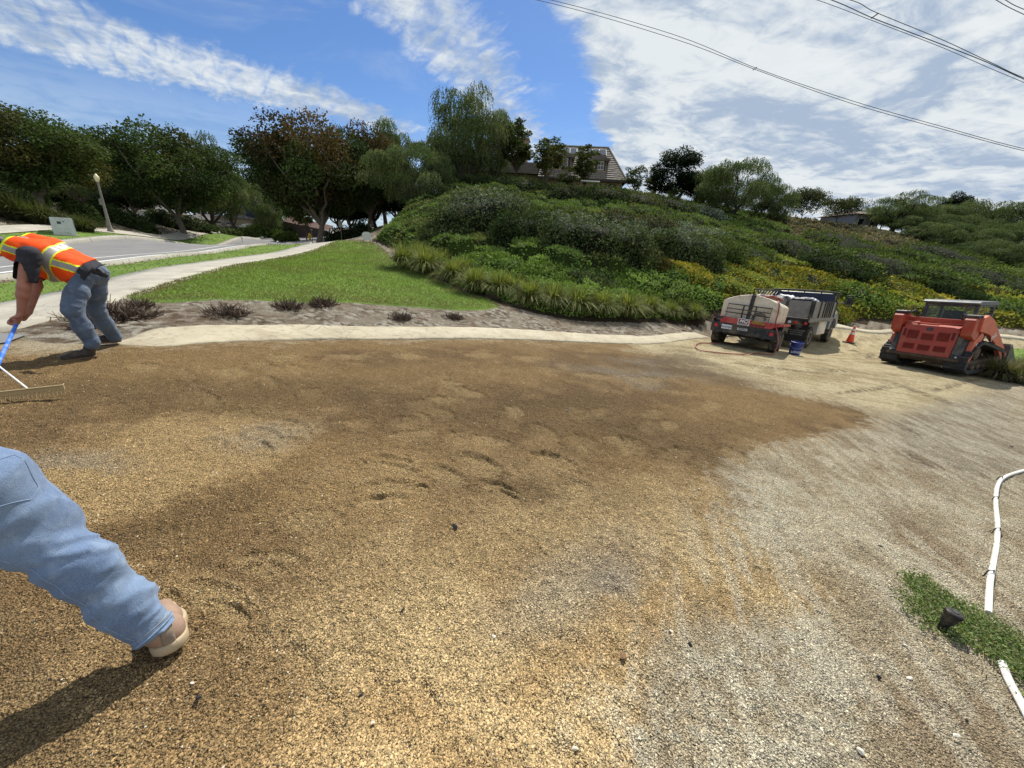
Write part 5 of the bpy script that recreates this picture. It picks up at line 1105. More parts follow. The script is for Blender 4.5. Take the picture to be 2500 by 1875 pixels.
for s_ in (-1, 1):
    bm = B(); prism(bm, [(4.10, .62), (4.18, .92), (4.42, 1.08), (4.78, 1.08), (5.02, .92), (5.10, .62), (5.35, .75), (5.2, 1.12), (4.95, 1.27), (4.2, 1.27), (3.95, 1.0), (3.9, .62)], s_ * .88, s_ * 1.06, 'x', .02); bobj('front_fender', bm, mat('grey_blue_fender', lin(120, 128, 142), .35, coat=.3, dirt=DUST, dirt_amt=.4) if s_ < 0 else bpy.data.materials['grey_blue_fender'], tk_, smooth=True)
    wheel(tk_, s_ * .92, 4.60, .40, .25, s_); wheel(tk_, s_ * 1.02, .98, .40, .24, s_); wheel(tk_, s_ * .74, .98, .40, .24, s_)
    bm = B(); box(bm, min(s_ * 1.10, s_ * .75), max(s_ * 1.10, s_ * .75), 2.0, 3.2, .46, .985, .015); bobj('tool_box', bm, M_tw, tk_)
    bm = B(); box(bm, min(s_ * .50, s_ * 1.16), max(s_ * .50, s_ * 1.16), .34, .355, .22, 1.0); mf = bobj('mud_flap', bm, mat('mud_flap_rubber', (.012, .012, .012), .7) if s_ < 0 else bpy.data.materials['mud_flap_rubber'], tk_)
    bm = B(); tube(bm, catmull([(s_ * .93, 4.55, 1.72), (s_ * 1.25, 4.52, 1.74), (s_ * 1.30, 4.52, 1.74)], 3), .022, 6)
    tube(bm, catmull([(s_ * 1.28, 4.52, 1.62), (s_ * 1.28, 4.52, 2.02), (s_ * 1.48, 4.52, 2.04), (s_ * 1.5, 4.52, 1.66), (s_ * 1.28, 4.52, 1.62)], 4), .02, 6); box(bm, min(s_ * 1.30, s_ * 1.48), max(s_ * 1.30, s_ * 1.48), 4.53, 4.58, 1.68, 1.98, .01); bobj('mirror', bm, M_black, tk_)
    M_fl = M_white if s_ < 0 else M_white
    for tx, sz, zz, sh in (('SE', .17, .83, .45), ('INC', .04, .735, 0), ('SEALS ENTERPRISES', .062, .66, 0), ('YOUR SOURCE', .062, .585, 0), ('562-716-2563', .07, .505, 0)):
        text('flap_lettering', tx, sz, bpy.data.materials.get('faded_flap_letters') or mat('faded_flap_letters', lin(150, 150, 148), .7), mf, (s_ * .83, .336, zz), (RX, 0, 0), .001, sh, 1.0 if len(tx) > 3 else 1.5, .001)
    for j, (x_, m_) in enumerate(((.62, M_wlens), (.80, M_lens), (1.12, M_lens))):
        bm = B(); lathe(bm, [(.052, .0), (.055, -.015), (.03, -.028), (.002, -.03)], 20, axis='y'); bobj('tail_lamp', bm, m_, tk_, (s_ * x_, -.005, .955), smooth=True)
bm = B(); tube(bm, [(-1.0, .98, .40), (1.0, .98, .40)], .06, 8); tube(bm, [(-.9, 4.6, .40), (.9, 4.6, .40)], .05, 8); lathe(bm, [(.02, -.16), (.15, -.1), (.17, 0), (.15, .1), (.02, .16)], 16, (0, .98, .40), 'x'); bobj('axles', bm, M_black, tk_, smooth=True)
TKP = (9.516, 14.531, -1.27, .863, .977, -.045, -.05); pose(tk_, *TKP); TKM = tk_.matrix_world.copy()
# load in the bed
M_bag = mat('white_woven_bag', lin(224, 224, 222), .75, vary=.1, bump=.5, bscale=9); M_dbag = mat('dark_tarp', (.02, .022, .028), .6, vary=.3, bump=.6, bscale=8)
def sack(name, m, c, r, h, seed, label, cat='bag', group='load in the truck bed'):
    bm = B(); bmesh.ops.create_icosphere(bm, subdivisions=4, radius=1)
    for v in bm.verts:
        d = v.co.copy(); k = 1 + (float(fbm(np.array([d.x * 2.5 + seed]), np.array([d.y * 2.5 + d.z * 2]), seed, 4)[0]) - .5) * .45
        e = Vector((math.copysign(abs(d.x) ** .7, d.x) * r[0], math.copysign(abs(d.y) ** .7, d.y) * r[1], math.copysign(abs(d.z) ** .55, d.z) * h / 2)); v.co = e * k; v.co.z += h / 2
    o = bobj(name, bm, m, smooth=True); M_ = TKM @ Matrix.Translation(Vector(c)); o.matrix_world = M_; tag(o, label, cat, group); return o
sack('sack', M_bag, (.62, 1.55, 1.14), (.36, .45, 0), .72, 3, 'bulging sack with a white top in the truck bed, right one')
sack('sack', M_bag, (-.15, 1.75, 1.14), (.30, .40, 0), .78, 5, 'bulging sack with a white top in the truck bed, left one')
sack('tarp_bundle', M_dbag, (.60, 1.0, 1.14), (.42, .35, 0), .70, 7, 'dark tarp bundle in front of the right sack in the truck bed', 'tarp')
sack('tarp_bundle', M_dbag, (-.20, 1.15, 1.14), (.42, .4, 0), .74, 9, 'dark tarp bundle in front of the left sack in the truck bed', 'tarp')
gc = empty('gas_can', (0, 0, 0), 'red fuel can standing at the left side of the truck bed', 'fuel can'); gc.matrix_world = TKM @ Matrix.Translation(Vector((-.75, .6, 1.14)))
bm = B(); box(bm, -.14, .14, -.10, .10, .42, .72, .03); bobj('can_body', bm, M_red, gc, smooth=True); bm = B(); tube(bm, [(.05, 0, .72), (.12, 0, .84)], .02, 6); tube(bm, catmull([(-.1, 0, .72), (-.08, 0, .79), (.02, 0, .79), (.04, 0, .72)], 3), .012, 5); bobj('can_spout', bm, M_black, gc)
bm = B(); box(bm, -.2, .2, -.2, .2, 0, .41, .01); o = bobj('crate', bm, M_dbag); o.matrix_world = TKM @ Matrix.Translation(Vector((-.75, .6, 1.14))); tag(o, 'dark crate under the red fuel can in the truck bed', 'crate')
rk = empty('pump_frame', (0, 0, 0), 'black tubular frame with pale cover at the far left of the truck bed', 'frame'); rk.matrix_world = TKM @ Matrix.Translation(Vector((-.75, 1.0, 1.14)))
bm = B()
for x_ in (-.38, .38):
    for y_ in (0, .5): tube(bm, [(x_, y_, 0), (x_, y_, .92)], .025, 6)
for z_ in (.60, .92): tube(bm, [(-.38, 0, z_), (.38, 0, z_), (.38, .5, z_), (-.38, .5, z_), (-.38, 0, z_)], .022, 6)
for k in range(7): tube(bm, [(-.33 + k * .11, 0, .62), (-.33 + k * .11, .5, .90)], .008, 4)
bobj('tubes', bm, M_black, rk); bm = B(); box(bm, -.3, .32, .02, .45, .60, .72, .03); bobj('cover', bm, M_bag, rk)
# ---------------------------------------------------------------- compact track loader
M_or = mat('faded_orange_paint', lin(168, 58, 36), .55, vary=.10, vscale=3, dirt=lin(150, 110, 80), dirt_amt=.45, dscale=5, coat=.25)
M_pk = mat('sun_bleached_orange_paint', lin(206, 104, 76), .55, vary=.12, dirt=lin(150, 120, 96), dirt_amt=.4, dscale=5)
M_gr = mat('dark_grey_paint', lin(58, 62, 64), .5, vary=.15, dirt=DUST, dirt_amt=.3, dscale=5); M_mud = mat('mud_caked_steel', lin(74, 62, 48), .9, vary=.4, vscale=9, dirt=lin(120, 100, 76), dirt_amt=.5)
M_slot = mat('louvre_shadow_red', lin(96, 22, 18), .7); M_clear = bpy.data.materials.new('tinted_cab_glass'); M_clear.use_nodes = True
_b = M_clear.node_tree.nodes['Principled BSDF']; _b.inputs['Base Color'].default_value = (.55, .66, .60, 1); _b.inputs['Transmission Weight'].default_value = .9; _b.inputs['Roughness'].default_value = .05; _b.inputs['IOR'].default_value = 1.05
M_sil = mat('pale_silver_roof', lin(78, 84, 88), .4, metal=.3, dirt=DUST, dirt_amt=.3); M_trk = mat('track_rubber', (.028, .028, .030), .8, vary=.3, dirt=lin(96, 84, 68), dirt_amt=.5, dscale=7)
ld = empty('track_loader', (0, 0, 0), 'orange compact track loader with dark cab seen from behind, mud on its tail', 'track loader')
out = [(.30, .0), (2.35, .0), (2.62, .16), (2.68, .42), (2.45, .66), (1.30, .90), (.85, .98), (.58, .94), (.0, .50), (.0, .16)]
def offs(P_, d):
    P_ = np.array(P_); c = P_.mean(0); n_ = len(P_); r = []
    for i in range(n_):
        a = P_[i] - P_[i - 1]; b = P_[(i + 1) % n_] - P_[i]; n1_ = np.array([a[1], -a[0]]) / np.linalg.norm(a); n2_ = np.array([b[1], -b[0]]) / np.linalg.norm(b); m_ = n1_ + n2_; m_ /= np.linalg.norm(m_); r.append(P_[i] + m_ * d)
    return np.array(r)
op = offs(out, -.035); ip = offs(out, -.11)
for s_ in (-1, 1):
    x0, x1 = sorted((s_ * .53, s_ * .98)); bm = B(); n_ = len(op)
    ring = []
    for xx in (x0, x1): ring.append([[bm.verts.new((xx, p[0], p[1])) for p in P_] for P_ in (op, ip)])
    for i in range(n_):
        j = (i + 1) % n_
        bm.faces.new((ring[0][0][i], ring[0][0][j], ring[1][0][j], ring[1][0][i])); bm.faces.new((ring[0][1][i], ring[1][1][i], ring[1][1][j], ring[0][1][j]))
        for k in (0, 1): bm.faces.new((ring[k][0][i], ring[k][0][j], ring[k][1][j], ring[k][1][i]))
    tb = bobj('track_belt', bm, M_trk, ld)
    loop = np.vstack([op, op[:1]]); sl = np.r_[0, np.cumsum(np.linalg.norm(np.diff(loop, axis=0), axis=1))]; nl_ = 52
    for k in range(nl_):
        t0 = sl[-1] * (k + .2) / nl_; t1 = t0 + sl[-1] / nl_ * .52; a = np.array([np.interp(t0, sl, loop[:, q]) for q in (0, 1)]); b = np.array([np.interp(t1, sl, loop[:, q]) for q in (0, 1)]); d = b - a; nn_ = np.array([d[1], -d[0]]) / np.linalg.norm(d) * .034
        xa, xb = (x0 + .0, x0 + .25) if k % 2 else (x1 - .25, x1 - .0)
        bm = B(); prism(bm, [a - nn_ * .2, b - nn_ * .2, b + nn_, a + nn_], xa, xb, 'x'); prism(bm, [a - nn_ * .2, a + (b - a) * .5 - nn_ * .2, a + (b - a) * .5 + nn_ * .8, a + nn_ * .8], x0 if not k % 2 else x1 - .2, x0 + .2 if not k % 2 else x1, 'x'); bobj('lug', bm, M_trk, tb)
    fr = B(); box(fr, s_ * .755 - .10, s_ * .755 + .10, .35, 2.4, .16, .36, .02)
    bobj('track_frame', fr, M_mud, ld)
    for (y_, z_, r_) in ((.22, .25, .17), (.75, .16, .11), (1.12, .16, .11), (1.5, .16, .11), (1.88, .16, .11), (2.42, .29, .20), (.72, .60, .20)):
        bm = B(); lathe(bm, [(r_ * .3, -.19), (r_ * .95, -.17), (r_, -.12), (r_, .12), (r_ * .95, .17), (r_ * .3, .19)], 18, axis='x'); bobj('roller', bm, M_mud, ld, (s_ * .755, y_, z_), smooth=True)
rp = lambda x, z: (x, (z - .42) * .10, z)
bm = B(); P8 = [(-.60, .44), (.60, .44), (.63, 1.20), (.50, 1.31), (-.50, 1.31), (-.63, 1.20)]
A = [bm.verts.new((x, .0 + (z - .44) * .12, z)) for x, z in P8]; A2 = [bm.verts.new((x, .05 + (z - .44) * .12, z)) for x, z in P8]; n_ = 6
bm.faces.new(A); bm.faces.new(A2[::-1]); [bm.faces.new((A[i], A[(i + 1) % n_], A2[(i + 1) % n_], A2[i])) for i in range(n_)]
bmesh.ops.bevel(bm, geom=bm.edges[:], offset=.008, segments=2, affect='EDGES'); tail = bobj('tail_gate', bm, M_or, ld)
tilt = math.atan(.12)
def ontail(x, z, d=.004): return (x, .0 + (z - .44) * .12 - d, z)
for cx_, cz_, w_, h_, n_ in ((-.34, 1.02, .26, .26, 8), (.0, .98, .27, .20, 6), (.34, 1.02, .26, .26, 8), (-.35, .66, .26, .17, 6), (.0, .65, .27, .17, 6), (.35, .66, .26, .17, 6)):
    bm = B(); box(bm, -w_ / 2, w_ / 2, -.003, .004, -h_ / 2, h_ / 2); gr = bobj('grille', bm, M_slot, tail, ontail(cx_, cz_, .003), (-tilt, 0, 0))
    for k in range(n_):
        bm = B(); zz = -h_ / 2 + (k + .5) * h_ / n_; prism(bm, [(-.018, zz - h_ / n_ * .12), (-.004, zz + h_ / n_ * .28), (-.002, zz + h_ / n_ * .28), (-.002, zz - h_ / n_ * .18)], -w_ / 2, w_ / 2, 'x'); bobj('louvre', bm, M_or, gr)
for x_ in (-.54, .54):
    bm = B(); box(bm, -.03, .03, -.006, .004, -.11, .11, .004); bobj('reflector', bm, M_slot, tail, ontail(x_, 1.06), (-tilt, 0, 0))
bm = B(); lathe(bm, [(.085, .002), (.085, -.006), (.075, -.009), (.002, -.009)], 28, axis='y')
for v in bm.verts: v.co.z *= .72
em = bobj('emblem', bm, M_sil, tail, ontail(0, 1.205, .004), (-tilt, 0, 0)); bm = B(); lathe(bm, [(.068, -.009), (.066, -.011), (.002, -.011)], 28, axis='y')
for v in bm.verts: v.co.z *= .70
bobj('emblem_field', bm, M_dkred, em); bm = B(); prism(bm, [(-.035, -.03), (-.018, -.03), (-.008, -.005), (.03, -.035), (.048, -.03), (.012, .006), (.03, .035), (.012, .035), (-.004, .012), (-.01, .035), (-.03, .035)], -.0135, -.011, 'y'); bobj('emblem_mark', bm, M_sil, em)
for s_ in (-1, 1):
    bm = B(); z0, z1 = .44, 1.24
    pts = [(s_ * .612, .02, z0), (s_ * .80, .02, z0), (s_ * .80, .34, z1), (s_ * .645, .12, z1)]; q = [bm.verts.new(p) for p in pts]; q2 = [bm.verts.new((p[0], p[1] + .9, p[2])) for p in pts]
    bm.faces.new(q); bm.faces.new(q2[::-1]); [bm.faces.new((q[i], q[(i + 1) % 4], q2[(i + 1) % 4], q2[i])) for i in range(4)]; bobj('side_panel', bm, M_gr, ld)
    bm = B(); box(bm, s_ * .74 - .02, s_ * .74 + .02, -.0, .02, .47, .51); bobj('marker_lamp', bm, M_wlens, ld)
bm = B(); box(bm, -.82, .82, -.03, .10, .36, .435, .012); bobj('tail_bumper', bm, M_mud, ld)
bm = B(); prism(bm, [(.02, .36), (.12, .24), (2.2, .24), (2.35, .5), (2.35, 1.0), (.3, 1.0), (.05, .42)], -.52, .52, 'x', .02); bobj('belly', bm, M_mud, ld)
bm = B(); prism(bm, [(.10, 1.0), (.115, 1.30), (.30, 1.345), (.95, 1.385), (.95, 1.0)], -.60, .60, 'x', .015); hd = bobj('hood', bm, M_or, ld)
for k, (a_, b_, y_) in enumerate(((-.5, .1, .24), (-.36, .34, .36), (-.1, .5, .48), (-.45, .45, .60))):
    bm = B(); box(bm, a_, b_, y_, y_ + .07, 1.352 + k * .006, 1.372 + k * .007, .004); bobj('hood_slat', bm, M_pk, hd)
bm = B(); tube(bm, [(-.28, .68, 1.44), (-.02, .68, 1.44)], .065, 12); tube(bm, [(-.15, .68, 1.44), (-.15, .55, 1.50)], .03, 8); bobj('muffler', bm, M_black, ld, smooth=True)
bm = B(); box(bm, -.02, .30, .60, .80, 1.39, 1.46, .015); box(bm, .36, .5, .6, .78, 1.39, 1.45, .02); bobj('engine_cover', bm, M_sil, ld)
for s_ in (-1, 1):
    bm = B(); x0, x1 = sorted((s_ * .66, s_ * .90)); prism(bm, [(.02, 1.12), (.02, 1.56), (.10, 1.62), (.42, 1.64), (.46, 1.50), (.46, .95), (.25, 1.0)], x0, x1, 'x', .025); tw = bobj('arm_tower', bm, M_or, ld)
    bm = B(); tube(bm, [(x0 - .01, .16, 1.65), (x1 + .01, .16, 1.65)], .06, 14); tube(bm, [(x0 - .01, .34, 1.66), (x1 + .01, .34, 1.66)], .045, 12); bobj('pivot_pin', bm, M_black, tw, smooth=True)
    bm = B(); tube(bm, catmull([(s_ * .62, .2, 1.6), (s_ * .56, .26, 1.70), (s_ * .50, .34, 1.66), (s_ * .52, .5, 1.45)], 4), .018, 6); tube(bm, catmull([(s_ * .64, .26, 1.6), (s_ * .55, .36, 1.74), (s_ * .47, .42, 1.6), (s_ * .5, .6, 1.42)], 4), .015, 6); bobj('hydraulic_line', bm, M_black, ld)
    xa, xb = sorted((s_ * .84, s_ * .95)); bm = B(); prism(bm, [(.30, 1.62), (.62, 1.70), (1.05, 1.56), (1.95, 1.02), (2.60, .62), (2.78, .36), (2.60, .24), (2.42, .40), (2.10, .62), (1.60, .88), (1.05, 1.14), (.60, 1.22), (.36, 1.24)], xa, xb, 'x', .012); ar = bobj('lift_arm', bm, M_pk, ld)
    bm = B(); prism(bm, [(.30, .95), (.62, 1.22), (.80, 1.12), (.62, .72), (.40, .36), (.22, .30), (.20, .46)], xa - s_ * .03, xb - s_ * .03, 'x', .012); bobj('rear_link', bm, M_pk, ld)
    xo = s_ * .953; text('arm_lettering', 'SVL 95', .20, M_white, ar, (xo, 1.50, 1.14), (RX, 0, s_ * RX), .002, .1, 1.1, .002); ar.children[-1].rotation_euler = (RX, -s_ * .55 if s_ > 0 else .55, s_ * RX)
    text('link_lettering', '90-2', .12, M_white, ld, (s_ * .925, .52, .86), (RX, 0, s_ * RX), .002)
    bm = B(); tube(bm, [(s_ * .80, .5, 1.02), (s_ * .80, 2.3, .72)], .04, 10); tube(bm, [(s_ * .80, 1.2, .90), (s_ * .80, 2.3, .72)], .055, 10); bobj('lift_cylinder', bm, M_black, ld, smooth=True)
    bm = B(); lathe(bm, [(.08, -.08), (.08, .08)], 18, (s_ * .90, 2.62, .46), 'x'); bobj('arm_pivot', bm, M_or, ld, smooth=True)
bm = B(); box(bm, -.66, .66, .42, .52, 1.40, 1.53, .01); bobj('cross_beam', bm, M_or, ld)
cb = B()
for s_ in (-1, 1):
    prism(cb, [(.90, 1.30), (.98, 1.96), (1.07, 1.96), (1.02, 1.30)], s_ * .55 - .04, s_ * .55 + .04, 'x', .006); prism(cb, [(2.15, 1.0), (2.10, 1.96), (2.02, 1.96), (2.05, 1.0)], s_ * .55 - .04, s_ * .55 + .04, 'x', .006)
    box(cb, s_ * .55 - .035, s_ * .55 + .035, 1.0, 2.1, 1.28, 1.36); box(cb, s_ * .55 - .035, s_ * .55 + .035, 1.05, 2.1, 1.90, 1.97)
box(cb, -.52, .52, .95, 1.03, 1.88, 1.965); box(cb, -.56, .56, .88, 1.0, 1.28, 1.40)
cabo = bobj('cab_frame', cb, M_gr, ld)
bm = B(); prism(bm, [(.86, 1.97), (.86, 2.02), (.96, 2.06), (2.10, 2.07), (2.22, 1.98), (2.18, 1.955), (.92, 1.955)], -.62, .62, 'x', .012); bobj('cab_roof', bm, M_sil, ld)
bm = B(); box(bm, -.515, .515, .985, .991, 1.40, 1.88); bobj('rear_window', bm, M_clear, cabo)
for s_ in (-1, 1):
    bm = B(); box(bm, s_ * .44 - .07, s_ * .44 + .07, .925, .948, 1.87, 1.93, .005); bobj('work_lamp', bm, M_sil, cabo)
    for k in range(9):
        bm = B(); box(bm, s_ * .60 - .006, s_ * .60 + .006, 1.10, 2.04, 1.40 + k * .055, 1.415 + k * .055); bobj('side_guard_bar', bm, M_black, cabo)
bm = B(); prism(bm, [(1.45, 1.0), (1.40, 1.75), (1.32, 1.75), (1.28, 1.15), (1.0, 1.0)], -.24, .24, 'x', .03); bobj('seat', bm, M_black, ld)
bm = B(); prism(bm, [(2.75, .08), (2.72, .55), (2.80, .80), (2.86, .78), (3.0, .12), (3.75, .04), (3.78, .0), (2.85, .0)], -.98, .98, 'x', .01)
for s_ in (-1, 1): prism(bm, [(2.74, .04), (2.76, .74), (2.84, .80), (3.74, .06)], s_ * 1.0 - .02, s_ * 1.0 + .0, 'x')
bobj('bucket', bm, M_gr, ld)
LDP = (11.74, 10.98, -1.0, 1.14, .945, -.075, .0); pose(ld, *LDP)
# ================================================================== HOUSES
M_stucco = mat('tan_stucco', lin(150, 132, 108), .9, vary=.08, bump=.3, bscale=30); M_trim = mat('dark_brown_trim', lin(58, 46, 38), .7)
M_tile = mat('flat_roof_tile', lin(120, 111, 100), .85, vary=.34, vscale=5.5, dirt=lin(70, 62, 54), dirt_amt=.4, dscale=2)
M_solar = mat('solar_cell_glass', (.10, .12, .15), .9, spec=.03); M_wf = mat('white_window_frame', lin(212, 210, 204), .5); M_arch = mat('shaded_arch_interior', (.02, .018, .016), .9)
def hipwall(): pass
def house_main():
    c = at_y(1440, 437, 54.5); e0 = at_y(1530, 437, 54.5); ez = c[2]; hx, hy = e0[0], e0[1]
    az = math.atan2(c[0], c[1]); root = empty('hilltop_house', (hx, hy, ez), 'two storey tan house with brown tiled roof and solar panels on the hilltop', 'house', rz=-az * .6)
    # local frame: x to the left is negative, y away from the camera, z=0 at the eave; right end at x=0
    Lh, dp, rise = 11.2, 6.4, 4.9; zf = gz(hx, hy) - ez - .6
    bm = B(); box(bm, -Lh + .4, -.4, .5, 2 * dp - .5, zf, 0.0); wl_ = bobj('wall', bm, M_stucco, root)
    bm = B(); box(bm, -Lh - .05, .05, -.06, .06, -.16, .06); box(bm, -.06, .06, .0, 2 * dp, -.16, .06); bobj('eave_board', bm, M_trim, root)
    bm = B(); v = [bm.verts.new(p) for p in ((-Lh, 0, 0), (0, 0, 0), (0, 2 * dp, 0), (-Lh, 2 * dp, 0), (-Lh + .6, dp, rise - .06), (-2.1, dp, rise - .06))]
    for f in ((0, 1, 5, 4), (1, 2, 5), (2, 3, 4, 5), (3, 0, 4)): bm.faces.new([v[i] for i in f])
    rf_ = bobj('roof', bm, M_trim, root); n_ = 17; rr = random.Random(4)
    for k in range(n_):        # courses of flat tiles, each a thick row overlapping the one below
        t0, t1 = k / n_, (k + 1.25) / n_; t1 = min(t1, 1)
        xa0, xa1 = -Lh + .6 * t0, -Lh + .6 * t1; xb0, xb1 = -2.1 * t0, -2.1 * t1; bm = B(); m_ = 34; lo, hi = [], []
        for j in range(m_ + 1):
            s_ = j / m_; jz = rr.uniform(-.012, .02); lo.append((xa0 + (xb0 - xa0) * s_, dp * t0 - .03, rise * t0 + .17 + jz)); hi.append((xa1 + (xb1 - xa1) * s_, dp * t1, rise * t1 + .045 + jz))
        A_v = [bm.verts.new(p) for p in lo]; B_v = [bm.verts.new(p) for p in hi]; C_v = [bm.verts.new((p[0], p[1] + .03, p[2] - .16)) for p in lo]
        for j in range(m_): bm.faces.new((A_v[j], A_v[j + 1], B_v[j + 1], B_v[j])); bm.faces.new((C_v[j], C_v[j + 1], A_v[j + 1], A_v[j]))
        bobj('tile_course', bm, M_tile, rf_)
    for k in range(n_):        # hip end
        t0, t1 = k / n_, min((k + 1.25) / n_, 1); bm = B(); p = [(-2.1 * t0 + .03, dp * t0, rise * t0 + .1), (-2.1 * t0 + .03, 2 * dp - dp * t0, rise * t0 + .1), (-2.1 * t1, 2 * dp - dp * t1, rise * t1 + .05), (-2.1 * t1, dp * t1, rise * t1 + .05)]
        bm.faces.new([bm.verts.new(q) for q in p]); bobj('tile_course', bm, M_tile, rf_)
    bm = B(); tube(bm, [(0, 0, .12), (-2.1, dp, rise + .12)], .13, 6); tube(bm, [(-2.1, dp, rise + .12), (-Lh + .6, dp, rise + .12)], .13, 6); bobj('ridge_cap', bm, M_tile, rf_)
    sl = math.atan2(rise, dp)
    for k in range(7):
        x0 = -9.2 + k * .93 + (0.25 if k > 3 else 0); bm = B(); box(bm, .02, .90, 0, 1.55, 0, .05); o = bobj('solar_panel', bm, M_gr, rf_, (x0, dp * .70, rise * .70 + .26), (sl, 0, 0)); bm = B(); box(bm, .05, .87, .04, 1.51, .051, .058); bobj('solar_cells', bm, M_solar, o)
    def dormer(x0, w, y0, z0, h, rh):
        d = bobj('dormer', (lambda bm: (box(bm, x0, x0 + w, y0, y0 + 3.2, z0 - .6, z0 + h), bm)[1])(B()), M_stucco, root)
        bm = B(); o_ = .35; v = [bm.verts.new(p) for p in ((x0 - o_, y0 - o_, z0 + h), (x0 + w + o_, y0 - o_, z0 + h), (x0 + w + o_, y0 + 4.4, z0 + h), (x0 - o_, y0 + 4.4, z0 + h), (x0 + w / 2, y0 + w * .45, z0 + h + rh), (x0 + w / 2, y0 + 4.4, z0 + h + rh))]
        for f in ((0, 1, 4), (1, 2, 5, 4), (3, 0, 4, 5)): bm.faces.new([v[i] for i in f])
        v2 = [bm.verts.new((q.co.x, q.co.y, z0 + h - .14)) for q in v[:4]]
        for i in range(3): bm.faces.new((v[i], v[(i + 1)], v2[(i + 1)], v2[i]))
        bm.faces.new(v2); r_ = bobj('dormer_roof', bm, M_tile, root)
        for k in range(5):
            t = k / 5; bm = B(); zz = z0 + h + rh * t; a = (x0 - o_) * (1 - t) + (x0 + w / 2) * t; b = (x0 + w + o_) * (1 - t) + (x0 + w / 2) * t; yy = (y0 - o_) * (1 - t) + (y0 + w * .45) * t
            box(bm, a, b, yy - .06, yy + .12, zz, zz + .07); box(bm, b - .05, b + .08, yy, y0 + 4.2, zz, zz + .07); bobj('tile_course', bm, M_tile, r_)
        wn = bobj('window', (lambda bm: (box(bm, x0 + w * .36, x0 + w * .82, y0 - .06, y0 - .01, z0 + .15, z0 + h - .18), bm)[1])(B()), M_wf, d)
        for a in range(2):
            for b in range(2): bobj('pane', (lambda bm: (box(bm, x0 + w * (.385 + .22 * a), x0 + w * (.575 + .22 * a), y0 - .075, y0 - .062, z0 + .22 + b * (h - .45) / 2, z0 + .16 + (b + 1) * (h - .45) / 2), bm)[1])(B()), M_glass, wn)
        [bobj('shutter', (lambda bm: (box(bm, x0 + w * a_, x0 + w * b_, y0 - .05, y0 - .01, z0 + .1, z0 + h - .15), bm)[1])(B()), M_trim, d) for a_, b_ in ((.20, .34), (.84, .96))]
    dormer(-9.5, 2.4, 1.3, 1.35, 1.4, 1.0); dormer(-4.3, 1.7, 1.4, 1.25, 1.3, .8)
    for cx_ in (-3.35, -6.3 + 3.0 + 1.35):
        pass
    for cx_ in (-3.4, -1.6):
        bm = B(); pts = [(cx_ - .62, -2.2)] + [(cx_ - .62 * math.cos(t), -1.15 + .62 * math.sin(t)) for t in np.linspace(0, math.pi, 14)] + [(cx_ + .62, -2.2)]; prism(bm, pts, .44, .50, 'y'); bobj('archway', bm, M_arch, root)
        bm = B(); a_ = [(cx_ - .78 * math.cos(t), .47, -1.15 + .78 * math.sin(t)) for t in np.linspace(-.25, math.pi + .25, 16)]; tube(bm, a_, .07, 6); bobj('arch_trim', bm, M_trim, root)
    for cx_, w_, n2_ in ((-6.6, 1.2, 'window'), (-8.6, .8, 'window'), (-10.0, .7, 'window')):
        wn = bobj(n2_, (lambda bm: (box(bm, cx_ - w_ / 2, cx_ + w_ / 2, .42, .50, -2.0, -.8), bm)[1])(B()), M_trim, root); bobj('pane', (lambda bm: (box(bm, cx_ - w_ / 2 + .07, cx_ + w_ / 2 - .07, .40, .42, -1.92, -.87), bm)[1])(B()), M_glass, wn)
    # lower left wing
    bm = B(); box(bm, -24.5, -Lh + .38, 1.2, 9, zf - .5, .45); bobj('side_wing', bm, M_stucco, root)
    bm = B(); v = [bm.verts.new(p) for p in ((-25.2, .6, .45), (-Lh + .3, .6, .45), (-Lh + .3, 5, 2.6), (-24.0, 5, 2.6), (-25.2, 9.6, .45), (-Lh + .3, 9.6, .45))]
    for f in ((0, 1, 2, 3), (4, 3, 2, 5), (0, 3, 4)): bm.faces.new([v[i] for i in f])
    wr = bobj('wing_roof', bm, M_tile, root)
    for k in range(10):
        t = k / 10; bm = B(); box(bm, -25.2 + 1.2 * t, -Lh + .3, .6 + 4.4 * t - .04, .6 + 4.4 * t + .2, .45 + 2.15 * t + .02, .45 + 2.15 * t + .11); bobj('tile_course', bm, M_tile, wr)
    for cx_, m_, w_ in ((-13.2, mat('dull_red_door', lin(120, 48, 38), .6), .9), (-14.7, M_wf, .8), (-17.4, M_wf, .7)):
        bobj('door' if m_ is not M_wf else 'window', (lambda bm: (box(bm, cx_ - w_ / 2, cx_ + w_ / 2, 1.12, 1.2, zf + .6, -.6), bm)[1])(B()), m_, root)
    bm = B(); box(bm, -14.6, -13.1, 4.6, 6.2, 0, 5.2, .02); box(bm, -14.75, -12.95, 4.45, 6.35, 5.2, 5.4, .02); bobj('chimney', bm, M_stucco, root)
    return root
house_main()
